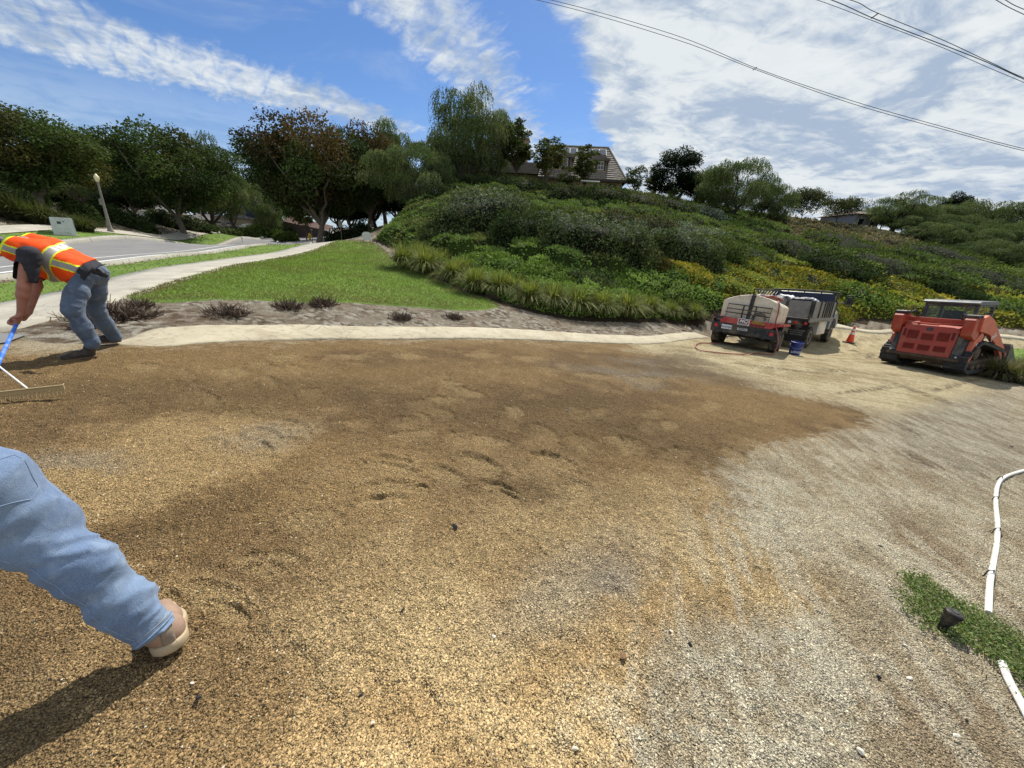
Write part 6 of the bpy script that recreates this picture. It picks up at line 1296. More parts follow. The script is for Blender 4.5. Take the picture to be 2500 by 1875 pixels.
# parasol on the patio
p = at_y(1180, 440, 47.5); zc = p[2]; g0 = gz(p[0], p[1]); um = empty('patio_umbrella', (p[0], p[1], g0), 'pale patio umbrella beside the tallest tree on the hilltop', 'umbrella')
bm = B(); h_ = zc - g0
for k in range(8):
    a, b = 2 * math.pi * k / 8, 2 * math.pi * (k + 1) / 8; v = [bm.verts.new(q) for q in ((0, 0, h_), (2.1 * math.cos(a), 2.1 * math.sin(a), h_ - .62), (2.1 * math.cos(b), 2.1 * math.sin(b), h_ - .62))]; bm.faces.new(v)
bobj('canopy', bm, mat('grey_canvas', lin(150, 142, 134), .8), um); bm = B(); tube(bm, [(0, 0, 0), (0, 0, h_)], .03, 6); bobj('pole', bm, M_trim, um)
p = at_y(1440, 444, 47); bm = B(); box(bm, -1.0, 1.0, -.5, .5, -.06, .06, .02)
aw = empty('patio_table', (p[0], p[1], p[2]), 'white topped table at the house edge beside the pointed tree', 'table'); bobj('table_top', bm, M_wf, aw); bm = B(); [tube(bm, [(x_, 0, 0), (x_, 0, gz(p[0], p[1]) - p[2])], .05, 6) for x_ in (-.7, .7)]; bobj('leg', bm, M_trim, aw)
def far_house(name, u0, u1, vt, ve, vb, Y, label, wall, roofm, roofh=True):
    a = at_y(u0, ve, Y); b = at_y(u1, ve, Y); w_ = b[0] - a[0]; zt = at_y((u0 + u1) / 2, vt, Y)[2]; ze = a[2]; zb_ = min(at_y(u0, vb, Y)[2], gz(a[0], a[1])) - .5
    r_ = empty(name, (a[0], a[1], 0), label, 'house'); bm = B(); box(bm, 0, w_, 0, 8, zb_, ze); bobj('wall', bm, wall, r_)
    bm = B(); v = [bm.verts.new(q) for q in ((-.5, -.5, ze), (w_ + .5, -.5, ze), (w_ + .5, 8.5, ze), (-.5, 8.5, ze), (w_ * .25, 4, zt), (w_ * .75, 4, zt))]
    for f in ((0, 1, 5, 4), (1, 2, 5), (2, 3, 4, 5), (3, 0, 4), (3, 2, 1, 0)): bm.faces.new([v[i] for i in f])
    bobj('roof', bm, roofm, r_)
    n_ = max(2, int(w_ / 2.6))
    for k in range(n_):
        x_ = w_ * (k + .5) / n_; bm = B(); box(bm, x_ - .5, x_ + .5, -.06, -.01, ze - 1.7, ze - .6); wn = bobj('window', bm, M_wf, r_); bm = B(); box(bm, x_ - .42, x_ + .42, -.08, -.062, ze - 1.62, ze - .68); bobj('pane', bm, M_glass, wn)
    return r_
far_house('ridge_house', 2092, 2152, 508, 522, 552, 70, 'small grey house among trees on the right ridge', mat('grey_siding', lin(150, 144, 138), .8), mat('brown_shingle', lin(96, 80, 70), .9))
far_house('street_house', 520, 568, 520, 528, 548, 70, 'pale stucco house glimpsed under the light green street tree', mat('pale_stucco', lin(176, 160, 136), .9), mat('grey_shingle', lin(92, 88, 84), .9))
far_house('street_house', 425, 500, 518, 532, 556, 74, 'low house behind the dark hedge right of the forked street tree', bpy.data.materials['pale_stucco'], bpy.data.materials['grey_shingle'])
far_house('street_house', 290, 360, 495, 512, 545, 66, 'white walled house glimpsed between the lamp and the forked street tree', M_wf, bpy.data.materials['grey_shingle'])
# dark blue gable
a = at_y(572, 540, 76); b = at_y(622, 540, 76); t_ = at_y(592, 468, 76); gb = empty('blue_gable_house', (a[0], a[1], 0), 'tall dark blue gable end at the gap of sky down the street', 'house')
bm = B(); prism(bm, [(0, a[2] - 2), (b[0] - a[0], b[2] - 2), (b[0] - a[0], t_[2] - 3), (t_[0] - a[0], t_[2]), (0, t_[2] - 1.5)], 0, 9, 'y'); bobj('wall', bm, mat('dark_blue_siding', lin(44, 50, 66), .8), gb)
bm = B(); prism(bm, [(-.4, t_[2] - 1.75), (t_[0] - a[0], t_[2] + .25), (b[0] - a[0] + .4, t_[2] - 3.2), (b[0] - a[0] + .4, t_[2] - 3.0), (t_[0] - a[0], t_[2] + .5), (-.4, t_[2] - 1.5)], -.3, 9.3, 'y'); bobj('roof', bm, M_trim, gb)
# red tiled low roof behind the forked tree
a = at_y(690, 540, 64); b = at_y(800, 560, 64); rr_ = empty('red_roofed_wall', (a[0], a[1], 0), 'low wall with reddish tiled coping sloping down behind the forked tree', 'wall')
bm = B(); v = [bm.verts.new(q) for q in ((0, 0, a[2]), (b[0] - a[0], 0, b[2] - .2), (b[0] - a[0], 2.2, b[2] + .6), (0, 2.2, a[2] + .9))]; bm.faces.new(v); bobj('coping', bm, mat('red_clay_tile', lin(84, 56, 48), .85, vary=.3, vscale=4), rr_)
bm = B(); prism(bm, [(0, a[2] - 2.5), (b[0] - a[0], b[2] - 2.5), (b[0] - a[0], b[2] - .25), (0, a[2] - .05)], .02, .4, 'y'); bobj('wall', bm, M_trim, rr_)
# ================================================================== STREET THINGS
M_galv = mat('weathered_concrete_pole', lin(128, 124, 116), .8, vary=.2, vscale=3); M_globe = mat('cream_lamp_globe', lin(236, 222, 180), .35, spec=.4)
def gl(p, zo=0): return (p[0], p[1], gz(p[0], p[1]) + zo)
p = at_z(272, 571, .9); top = top_h(233, 424, p[1]); lp = empty('street_lamp', gl(p), 'concrete street lamp with acorn globe across the street', 'street lamp'); Hh = top
bm = B(); lathe(bm, [(.24, -.1), (.23, .05), (.13, .35), (.095, .8), (.08, 1.6), (.055, Hh - .60), (.08, Hh - .58), (.08, Hh - .52), (.05, Hh - .50)], 16); bobj('pole', bm, M_galv, lp, smooth=True)
bm = B(); lathe(bm, [(.08, Hh - .50), (.10, Hh - .46), (.15, Hh - .26), (.145, Hh - .18), (.07, Hh - .06), (.02, Hh)], 18); bobj('globe', bm, M_globe, lp, smooth=True)
bm = B(); box(bm, -.22, -.10, -.06, .06, 1.9, 2.3, .01); bobj('meter_box', bm, M_galv, lp)
M_cab = mat('grey_cabinet_paint', lin(196, 200, 198), .5, dirt=lin(140, 136, 124), dirt_amt=.35, dscale=3)
p = at_z(158, 569, .93); uc = empty('utility_cabinet', gl(p, -.05), 'pale grey steel utility cabinet on the bank left of the street lamp', 'utility cabinet', rz=math.radians(50))
uc.scale = (.70,) * 3
bm = B(); box(bm, -.75, .75, -1.0, 1.0, .0, .14, .02); bobj('pad', bm, M_walk, uc)
bm = B(); prism(bm, [(-.62, .14), (.62, .14), (.60, 1.38), (.52, 1.44), (-.52, 1.44), (-.60, 1.38)], -.9, .9, 'y', .015); bd = bobj('housing', bm, M_cab, uc)
for s_ in (-.46, .46):
    bm = B(); box(bm, .625, .640, s_ - .42, s_ + .42, .24, 1.30, .006); bobj('door', bm, M_cab, uc)
bm = B(); box(bm, -.35, .35, -.912, -.902, .25, 1.25, .004); bobj('end_door', bm, M_cab, uc); bm = B(); box(bm, -.28, -.06, -.918, -.913, .95, 1.15); box(bm, .02, .14, -.918, -.913, 1.12, 1.18); bobj('notice', bm, M_gr, uc)
bm = B(); [box(bm, -.25 + .13 * k, -.22 + .13 * k, -.918, -.913, zz, zz + .02) for k in range(5) for zz in (.32, .62)]; o = bobj('rivets', bm, M_gr, uc); o['kind'] = 'stuff'
M_yel = mat('yellow_hydrant_paint', lin(206, 172, 40), .45, vary=.15)
p = gnd(757, 588); hy = empty('fire_hydrant', gl(p), 'yellow fire hydrant at the street edge left of the forked tree', 'fire hydrant')
bm = B(); lathe(bm, [(.17, -.1), (.17, .06), (.11, .08), (.11, .48), (.15, .50), (.15, .55), (.12, .66), (.05, .74), (.03, .80)], 16); bobj('barrel', bm, M_yel, hy, smooth=True)
for s_ in (-1, 1): bm = B(); lathe(bm, [(.07, s_ * .08), (.07, s_ * .2), (.03, s_ * .24)], 12, (0, 0, .40), 'x'); bobj('outlet', bm, M_yel, hy, smooth=True)
hy.scale = (1.15,) * 3
M_post = mat('galvanised_sign_post', lin(150, 150, 144), .5, metal=.3); M_sgn = mat('pale_sign_face', lin(206, 196, 190), .5); M_sred = mat('red_sign_print', lin(170, 50, 46), .5)
def sign(u, v, Y, hgt, w_, h_, label, face, ptxt=None):
    q = at_y(u, v, Y); s_ = empty('street_sign', gl(q), label, 'sign', rz=-math.atan2(q[0], q[1])); bm = B(); tube(bm, [(0, 0, -.1), (0, 0, hgt)], .035, 8); bobj('post', bm, M_post, s_)
    bm = B(); box(bm, -w_ / 2, w_ / 2, -.05, -.036, hgt - h_, hgt, .004); f = bobj('sign_plate', bm, face, s_)
    if ptxt: text('sign_print', ptxt, h_ * .3, M_sred, f, (0, -.052, hgt - h_ / 2), (RX, 0, 0))
sign(499, 566, 48, 3.0, .7, .7, 'street sign seen from its dark back on the verge left of the gable', M_gr)
sign(762, 578, 44, 2.0, .20, .12, 'short marker post beside the forked tree trunk', M_sgn)
sign(834, 584, 44, 2.7, .40, .62, 'pale parking sign on a post right of the forked tree', M_sgn)
sign(838, 588, 40, 1.0, .26, .5, 'low pale notice on a stake right of the parking sign', M_sgn)
p = gnd(896, 590); nb = empty('estate_notice', gl(p), 'white arched notice board where lawn meets the hill', 'sign', rz=-math.atan2(p[0], p[1])); bm = B(); pts = [(-.42, .15), (.42, .15), (.42, .7)] + [(.42 * math.cos(t), .7 + .22 * math.sin(t)) for t in np.linspace(.3, math.pi - .3, 8)] + [(-.42, .7)]; nb.scale = (.7,) * 3; prism(bm, pts, -.04, .04, 'y', .01); bobj('board', bm, M_wf, nb); bm = B(); tube(bm, [(-.3, 0, -.1), (-.3, 0, .3)], .03, 6); tube(bm, [(.3, 0, -.1), (.3, 0, .3)], .03, 6); bobj('leg', bm, M_post, nb)
for (u, v, lab) in ((534, 562, 'white globe marker low on the verge left of the bushes'), (588, 562, 'small grey stake marker on the verge'), (674, 566, 'small twin marker left of the little bush'), (802, 590, 'low marker near the parking sign')):
    q = at_y(u, v + 3, 44); bl_ = empty('path_marker', gl(q), lab, 'marker'); bm = B(); tube(bm, [(0, 0, 0), (0, 0, .5)], .04, 6); lathe(bm, [(.06, .5), (.11, .56), (.11, .64), (.05, .7)], 10); bobj('post_and_cap', bm, M_wf, bl_)
# ================================================================== SITE THINGS
M_cone = mat('orange_cone_plastic', lin(232, 74, 30), .5, dirt=DUST, dirt_amt=.25, dscale=8); M_refl = mat('white_cone_sleeve', lin(226, 222, 214), .4)
p = at_z(2075, 832, gz(15.2, 17.4)); cn = empty('traffic_cone', gl(p), 'orange traffic cone with two white bands beside the truck', 'traffic cone', rz=.5)
bm = B(); box(bm, -.19, .19, -.19, .19, 0, .035, .01); bobj('base', bm, M_black, cn); bm = B(); lathe(bm, [(.14, .035), (.135, .06), (.035, .70), (.028, .71)], 24); bobj('cone', bm, M_cone, cn, smooth=True)
for z0, z1 in ((.36, .46), (.52, .60)): r0 = .135 - (z0 - .06) * .156 + .003; r1 = .135 - (z1 - .06) * .156 + .003; bm = B(); lathe(bm, [(r0, z0), (r1, z1)], 24); bobj('reflective_band', bm, M_refl, cn, smooth=True)
M_bkt = mat('blue_plastic_bucket', lin(34, 50, 128), .45, spec=.4, dirt=lin(150, 150, 150), dirt_amt=.3, dscale=10)
p = gnd(1938, 866); bk = empty('bucket', gl(p, .0), 'blue plastic bucket with white lettering behind the truck', 'bucket', rz=-.62)
bm = B(); lathe(bm, [(.128, .0), (.150, .34), (.158, .345), (.158, .365), (.150, .37), (.146, .37), (.124, .01)], 28); lathe(bm, [(.153, .29), (.158, .292), (.158, .305), (.153, .307)], 28); bobj('pail', bm, M_bkt, bk, smooth=True)
bm = B(); tube(bm, catmull([(-.16, 0, .31), (-.13, -.11, .24), (0, -.165, .19), (.13, -.11, .24), (.16, 0, .31)], 5), .004, 5); bobj('handle', bm, M_post, bk)
text('bucket_lettering', "LOWE'S", .085, M_white, bk, (.04, -.152, .10), (RX - .06, 0, .25), .003, 0, .9, .001); bk.scale = (1.12,) * 3
# pipe along the right
M_pvc = mat('white_pvc_pipe', lin(226, 224, 218), .4, spec=.5, dirt=lin(170, 150, 120), dirt_amt=.45, dscale=5)
def ground_tube(name, px, r, m, label, cat, lift=.0, n=8):
    P_ = [gnd(*q) for q in px]; P_ = [(q[0], q[1], q[2] + r * .7 + lift) for q in P_]; bm = B(); tube(bm, catmull(P_, 6), r, n); o = bobj(name, bm, m, None, smooth=True); return tag(o, label, cat)
ground_tube('irrigation_pipe', [(2640, 1120), (2560, 1135), (2490, 1153), (2450, 1168), (2434, 1190), (2430, 1230), (2434, 1280), (2432, 1330), (2424, 1375), (2416, 1420), (2413, 1460), (2411, 1500)], .016, M_pvc, 'white pipe curving along the soil at the right edge', 'pipe')
ground_tube('irrigation_pipe', [(2443, 1622), (2460, 1665), (2485, 1712), (2510, 1760), (2560, 1860)], .016, M_pvc, 'shorter white pipe at the lower right below the weeds', 'pipe')
for i, (u, v) in enumerate([(2440, 1172), (2428, 1222), (2432, 1300), (2414, 1405)]):
    q = gnd(u, v); bm = B(); tube(bm, [(q[0] - .035, q[1], q[2] - .01), (q[0] - .02, q[1], q[2] + .043), (q[0] + .02, q[1] + .004, q[2] + .043), (q[0] + .035, q[1], q[2] - .01)], .004, 5); o = bobj('pipe_staple', bm, M_black); tag(o, ['wire staple at the bend of the white pipe', 'wire staple a little below the bend of the white pipe', 'wire staple halfway down the white pipe', 'wire staple near the weeds end of the white pipe'][i], 'staple', 'staples over the pipe')
# sprinkler
p = gnd(2296, 1535); sp = empty('sprinkler_head', (p[0], p[1], p[2]), 'black pop-up sprinkler body leaning in the green weeds', 'sprinkler', rz=-.75); sp.scale = (.78,) * 3; sp.rotation_euler = (math.radians(4), math.radians(6), 0)
bm = B(); lathe(bm, [(.026, -.08), (.026, .06), (.034, .075), (.036, .10), (.041, .105), (.041, .135)], 22); bobj('sprinkler_body', bm, M_black, sp, smooth=True)
bm = B(); lathe(bm, [(.043, .130), (.045, .134), (.045, .165), (.038, .172), (.01, .174)], 22)
bobj('sprinkler_cap', bm, M_black, sp, smooth=True); bm = B()
for k in range(16): t = 2 * math.pi * k / 16; tube(bm, [(.045 * math.cos(t), .045 * math.sin(t), .136), (.045 * math.cos(t), .045 * math.sin(t), .162)], .003, 4)
o = bobj('cap_ribs', bm, M_black, sp); o['kind'] = 'stuff'; bm = B(); lathe(bm, [(.018, .172), (.018, .178), (.002, .178)], 14); bobj('nozzle', bm, M_gr, sp)
# weeds round the sprinkler
WEED = [gnd(*q)[:2] for q in [(2185, 1405), (2235, 1392), (2330, 1440), (2400, 1480), (2470, 1520), (2600, 1620), (2600, 1800), (2440, 1640), (2330, 1590), (2250, 1540), (2200, 1480)]]
rng = np.random.default_rng(77); n = 9000; wp_ = np.array(WEED); q = np.c_[rng.uniform(wp_[:, 0].min() - .1, wp_[:, 0].max(), n * 3), rng.uniform(wp_[:, 1].min() - .1, wp_[:, 1].max(), n * 3)]
s_ = poly_sd(q, wp_) + (fbm(q[:, 0] * 5, q[:, 1] * 5, 3, 3) - .5) * .25; q = q[s_ > -.02]; s_ = s_[s_ > -.02]; _k = rng.random(len(q)) < sstep(-.02, .14, s_) * .9 + .08; q = q[_k][:n]; s_ = s_[_k][:n]; n = len(q); D = rng.normal(size=(n, 3)) * (1, 1, .45) + (0, 0, .55); D /= np.linalg.norm(D, axis=1)[:, None]
V, F_ = leaf_quads(np.c_[q, terr(q[:, 0], q[:, 1]) + rng.uniform(-.005, .03, n)], D, rng.normal(size=(n, 3)) * .6 + (0, 0, .8), rng.uniform(.010, .026, n), rng.uniform(.006, .012, n))
o = mesh('weeds', V, F_, M_blade, cols=np.repeat(tint(n, [(.15, .21, .07), (.20, .27, .09), (.12, .16, .05), (.25, .27, .13)], rng, .3), 4, 0)); tag(o, 'patch of small green weeds round the sprinkler', None, None, 'stuff')
# loose stones, chips and straws
def chip(seed, r):
    rg = np.random.default_rng(seed); bm = B(); bmesh.ops.create_icosphere(bm, subdivisions=1, radius=r)
    for v in bm.verts: v.co *= rg.uniform(.6, 1.2); v.co.z *= .6
    return bm
M_st = {k: mat(k + '_stone', c, .85, vary=.2, vscale=40) for k, c in dict(black=(.018, .018, .02), pale=lin(222, 214, 194), grey=lin(150, 142, 128), brown=lin(120, 92, 62)).items()}
STN = [('black', 1109, 1288, .020, 'black chip in the middle of the raked gravel'), ('black', 983, 1492, .014, 'black chip below the middle of the gravel'), ('black', 842, 1470, .009, 'small black chip left of the lower one'), ('pale', 1401, 1830, .016, 'white chip at the bottom edge, centre'), ('pale', 1205, 1556, .010, 'small white chip at the lower centre'),
       ('grey', 1478, 1710, .013, 'grey pebble beside the pale soil'), ('pale', 1707, 1195, .012, 'white chip on the brown gravel to the right of the footprints'), ('black', 1685, 1575, .011, 'dark pebble at the lower right of the gravel'), ('pale', 1638, 1542, .011, 'pale sliver left of the dark pebble'), ('brown', 1520, 1603, .020, 'brown clod with pale leaf at the lower centre right'),
       ('black', 2148, 1335, .014, 'dark stone in the pale soil at right'), ('grey', 2468, 1090, .025, 'grey stone at the right edge above the pipe bend'), ('pale', 2208, 1578, .014, 'white chip left of the weeds'), ('black', 2145, 1655, .012, 'dark pebble in the soil lower right'), ('pale', 2220, 1658, .012, 'pale chip beside the dark pebble lower right'),
       ('pale', 2098, 1835, .014, 'white stone near the bottom right corner'), ('black', 1970, 1845, .016, 'dark slate chip at the bottom edge right'), ('black', 880, 1700, .010, 'dark pebble in the gravel, lower left of centre'), ('pale', 910, 1765, .008, 'pale pebble at the bottom left of centre'), ('pale', 470, 1670, .008, 'pale chip right of the worker shadow'), ('black', 485, 1705, .014, 'dark clod by the shadow of the leg'),
       ('grey', 1384, 1004, .020, 'dark crumb on the far gravel'), ('pale', 1395, 1162, .006, 'thin straw-like chip among the footprints'), ('black', 2375, 1210, .012, 'dark pebble left of the white pipe'), ('grey', 2340, 1175, .010, 'grey pebble left of the pipe bend'), ('pale', 2336, 1800, .013, 'pale flat stone by the lower pipe'), ('black', 2360, 1760, .010, 'dark pebble by the lower pipe')]
for i, (m_, u, v, r_, lab) in enumerate(STN):
    q = gnd(u, v); o = bobj('stone', chip(i, r_), M_st[m_], None, (q[0], q[1], q[2] + r_ * .45), (random.random() * .5, random.random() * .5, random.random() * 6)); o.scale = (1.25, .8, 1); tag(o, lab, 'stone', 'stray stones on the ground')
# pebbles by the thousand: gravel grains that stand proud near the camera
rng = np.random.default_rng(91)
def pebbles(name, n, rmin, rmax, size, cols, label, sel, mt):
    ico = bmesh.new(); bmesh.ops.create_icosphere(ico, subdivisions=1, radius=1); iv = np.array([v.co[:] for v in ico.verts]); iff = np.array([[v.index for v in f.verts] for f in ico.faces]); ico.free()
    iv0 = np.array([(0, 0, 1), (1, 0, 0), (0, 1, 0), (-1, 0, 0), (0, -1, 0), (0, 0, -.5)], float); if0 = np.array([(0, 1, 2), (0, 2, 3), (0, 3, 4), (0, 4, 1)])
    A1 = rng.uniform(-math.radians(60), math.radians(60), n); R1 = np.exp(rng.uniform(math.log(rmin), math.log(rmax), n)); x_ = np.sin(A1) * R1; y_ = np.cos(A1) * R1
    fi = np.clip(np.interp(R1, RR, np.arange(NR)), 0, NR - 2); ai = np.interp(A1, az_f, np.arange(len(az_f))); i0 = fi.astype(int); j0 = ai.astype(int); fa = fi - i0; fb = ai - j0
    def bl(G): return (G[i0, j0] * (1 - fb) + G[i0, j0 + 1] * fb) * (1 - fa) + (G[i0 + 1, j0] * (1 - fb) + G[i0 + 1, j0 + 1] * fb) * fa
    z_ = bl(GZ); cc0 = col.reshape(NR, NA, 3)[i0, j0]; sdv = sd_drive[i0, j0]; ok_ = (sdv > .15) & (rng.random(n) < .30 + .7 * k_gold.reshape(NR, NA)[i0, j0]); x_, y_, z_, cc0, R2 = x_[ok_], y_[ok_], z_[ok_], cc0[ok_], R1[ok_]; n_ = len(x_)
    s_ = size * (.55 + .9 * rng.random(n_) ** 2.5) * (1 + R2 * .10); rot = rng.random(n_) * 6.28; sq = rng.uniform(.6, 1.3, (n_, 2))
    V = iv0[None, :5] * s_[:, None, None]; V = V * rng.uniform(.7, 1.25, (n_, 5, 1)); cx_, sx_ = np.cos(rot)[:, None], np.sin(rot)[:, None]
    X_ = V[..., 0] * sq[:, :1]; Y_ = V[..., 1] * sq[:, 1:]; P_ = np.stack([x_[:, None] + X_ * cx_ - Y_ * sx_, y_[:, None] + X_ * sx_ + Y_ * cx_, z_[:, None] + V[..., 2] * .75 + s_[:, None] * .1], -1)
    F_ = (if0[None] + (np.arange(n_) * 5)[:, None, None]).reshape(-1, 3); k_ = rng.random((n_, 1)); c = cc0 * (.55 + 1.0 * rng.random((n_, 1))); c = np.where(k_ > .982, np.array(lin(214, 204, 178)[:3]) * rng.uniform(.6, 1.05, (n_, 1)), c); c = np.where(k_ < .03, np.array((.035, .03, .026)), c)
    o = mesh(name, P_.reshape(-1, 3), F_, mt, cols=np.repeat(c, 5, 0)); return tag(o, label, None, None, 'stuff')
M_peb = bpy.data.materials.new('gravel_grain'); M_peb.use_nodes = True; _t = NT(M_peb.node_tree); _b = _t.n['Principled BSDF']; _t.l.new(_t.node('ShaderNodeAttribute', attribute_name='tint').outputs['Color'], _b.inputs['Base Color']); _b.inputs['Roughness'].default_value = .9; _b.inputs['Specular IOR Level'].default_value = .15
pebbles('gravel_grains', 150000, .72, 7.5, .0036, None, 'loose crumbs of decomposed granite gravel over the near ground', None, M_peb)
# dry twigs and straws near the pipe
rng = np.random.default_rng(12); bm = B()
for i in range(60):
    u = rng.uniform(2380, 2560); v = rng.uniform(1150, 1700); q = gnd(u, v); a = rng.uniform(-.5, 1.2); L_ = rng.uniform(.03, .16)
    tube(bm, [(q[0], q[1], q[2] + .006), (q[0] + math.cos(a) * L_ * .5, q[1] + math.sin(a) * L_ * .5, q[2] + .012 + rng.random() * .01), (q[0] + math.cos(a) * L_, q[1] + math.sin(a) * L_, q[2] + .006)], rng.uniform(.0007, .0016), 4)
o = bobj('straws', bm, mat('dry_straw', lin(150, 128, 90), .8, vary=.4, vscale=20)); tag(o, 'dry straws and twigs scattered beside the white pipe', None, None, 'stuff')
# overhead cables
M_cable = mat('dark_cable', (.03, .032, .036), .5)
def cable(px, r, label, grp='overhead cables'):
    pts = []
    for (u, v, Y) in px: pts.append(at_y(u, v, Y))
    P_ = catmull(pts, 10); bm = B(); tube(bm, P_, r, 5); o = bobj('overhead_cable', bm, M_cable); tag(o, label, 'cable', grp); return P_
c1 = cable([(1000, -60, 66), (1310, -8, 62), (1640, 83, 58), (1850, 168, 55), (2080, 246, 52), (2300, 309, 50), (2520, 368, 48), (2900, 450, 46)], .028, 'upper cable of the long pair crossing the sky over the hill')
c2 = cable([(1000, -48, 65.8), (1310, 0, 61.8), (1640, 93, 57.8), (1850, 172, 54.8), (2080, 253, 51.8), (2300, 315, 49.8), (2520, 373, 47.8), (2900, 456, 45.8)], .028, 'lower cable of the long pair crossing the sky over the hill')
cable([(1900, -40, 40), (2076, 0, 40), (2140, 31, 40), (2300, 97, 40), (2420, 153, 40), (2520, 198, 40), (2800, 300, 40)], .024, 'topmost cable of the upper right bundle, holding the spacer')
cable([(1850, -60, 40.2), (2030, 0, 40.2), (2128, 43, 40.2), (2230, 82, 40.2), (2400, 148, 40.2), (2520, 202, 40.2), (2800, 318, 40.2)], .030, 'thicker cable just under the topmost one of the upper right bundle')
cable([(1830, -50, 40.4), (1995, 0, 40.4), (2160, 62, 40.4), (2300, 116, 40.4), (2420, 168, 40.4), (2520, 210, 40.4), (2800, 330, 40.4)], .020, 'lowest cable of the upper right bundle')
cable([(2300, -90, 36), (2432, 0, 36), (2520, 45, 36), (2700, 130, 36)], .022, 'left one of two short cables in the top right corner')
cable([(2350, -80, 36), (2455, 0, 36), (2520, 32, 36), (2700, 115, 36)], .022, 'right one of two short cables in the top right corner')
for (a, b, lab) in ((at_y(1848, 164, 55), at_y(1838, 171, 54.9), 'short spacer bar on the long cable pair'), (at_y(2145, 32, 40), at_y(2127, 45, 40.2), 'short spacer bar in the upper right bundle')):
    bm = B(); tube(bm, [a, b], .045, 6); tag(bobj('cable_spacer', bm, M_cable), lab, 'cable spacer')
# ================================================================== PEOPLE
def nets(f, lo, hi, h):
    """surface nets: turns a distance function into one continuous closed mesh"""
    ax = [np.arange(lo[i], hi[i] + h, h) for i in range(3)]; G = np.stack(np.meshgrid(*ax, indexing='ij'), -1); v = f(G.reshape(-1, 3)).reshape(G.shape[:3])
    n = np.array(v.shape); ins = v < 0; c = [ins[i:n[0] - 1 + i, j:n[1] - 1 + j, k:n[2] - 1 + k] for i in (0, 1) for j in (0, 1) for k in (0, 1)]
    s_ = sum(q.astype(int) for q in c); act = (s_ > 0) & (s_ < 8); idx = -np.ones(act.shape, int); A_i = np.argwhere(act); idx[act] = np.arange(len(A_i))
    acc = np.zeros((len(A_i), 3)); cnt = np.zeros(len(A_i)); off = [(i, j, k) for i in (0, 1) for j in (0, 1) for k in (0, 1)]
    for a in off:
        for d in range(3):
            if a[d]: continue
            b = list(a); b[d] = 1; ia = A_i + a; ib = A_i + b; va = v[ia[:, 0], ia[:, 1], ia[:, 2]]; vb = v[ib[:, 0], ib[:, 1], ib[:, 2]]; m = (va < 0) != (vb < 0)
            t = np.where(m, va / (va - vb + 1e-12), 0); p = np.array(a, float)[None].repeat(len(A_i), 0); p[:, d] += t; acc[m] += p[m]; cnt[m] += 1
    V = (A_i + acc / cnt[:, None]) * h + np.array([a[0] for a in ax]); Q = []
    for d in range(3):
        e = [slice(1, -1)] * 3; e[d] = slice(0, -1); sl2 = list(e); sl2[d] = slice(1, None); a = ins[tuple(e)]; b = ins[tuple(sl2)]; w = np.argwhere(a != b); s0 = a[a != b]
        w = w + np.array([0 if q == d else 1 for q in range(3)]); u_, v_ = [(1, 2), (2, 0), (0, 1)][d]; c4 = []
        for (p, q) in ((0, 0), (-1, 0), (-1, -1), (0, -1)): o = w.copy(); o[:, u_] += p; o[:, v_] += q; c4.append(idx[o[:, 0], o[:, 1], o[:, 2]])
        c4 = np.stack(c4, 1); c4[~s0] = c4[~s0][:, ::-1]; Q.append(c4)
    Q = np.vstack(Q); return V, Q[(Q >= 0).all(1)]
def cone_(p, a, b, r1, r2):
    a = np.asarray(a, float); b = np.asarray(b, float); e = b - a; t = np.clip(((p - a) @ e) / (e @ e), 0, 1); return np.linalg.norm(p - a - t[:, None] * e, axis=1) - (r1 + (r2 - r1) * t)
def smin(a, b, k): h = np.clip(.5 + .5 * (b - a) / k, 0, 1); return b + (a - b) * h - k * h * (1 - h)
def chain(p, pts, rs, k=.03):
    d = None
    for i in range(len(pts) - 1): q = cone_(p, pts[i], pts[i + 1], rs[i], rs[i + 1]); d = q if d is None else smin(d, q, k)
    return d
def wr(p, amp, f, ax_, s_=0):
    """cloth folds that run round a limb whose axis is ax_"""
    ax_ = np.asarray(ax_, float) / np.linalg.norm(ax_); t = p @ ax_; o = np.cross(ax_, (0.3, .9, .1)); o /= np.linalg.norm(o); b = p @ o; c = p @ np.cross(ax_, o)
    n = fbm(t * f + b * 4 + np.sin(c * 9 + s_) * .9, b * 3 + c * 4, 300 + s_, 2); n2 = fbm(t * f * 1.9 - b * 5, c * 6, 330 + s_, 2); return (np.abs(n - .5) * 3.2 - .5) * amp + (np.abs(n2 - .5) * 2 - .3) * amp * .4
def blob_mesh(name, f, lo, hi, h, m, parent, cls=None):
    V, Q = nets(f, lo, hi, h); return mesh(name, V, Q, m, parent, smooth=True)
def A_(v): return np.array(v, float)
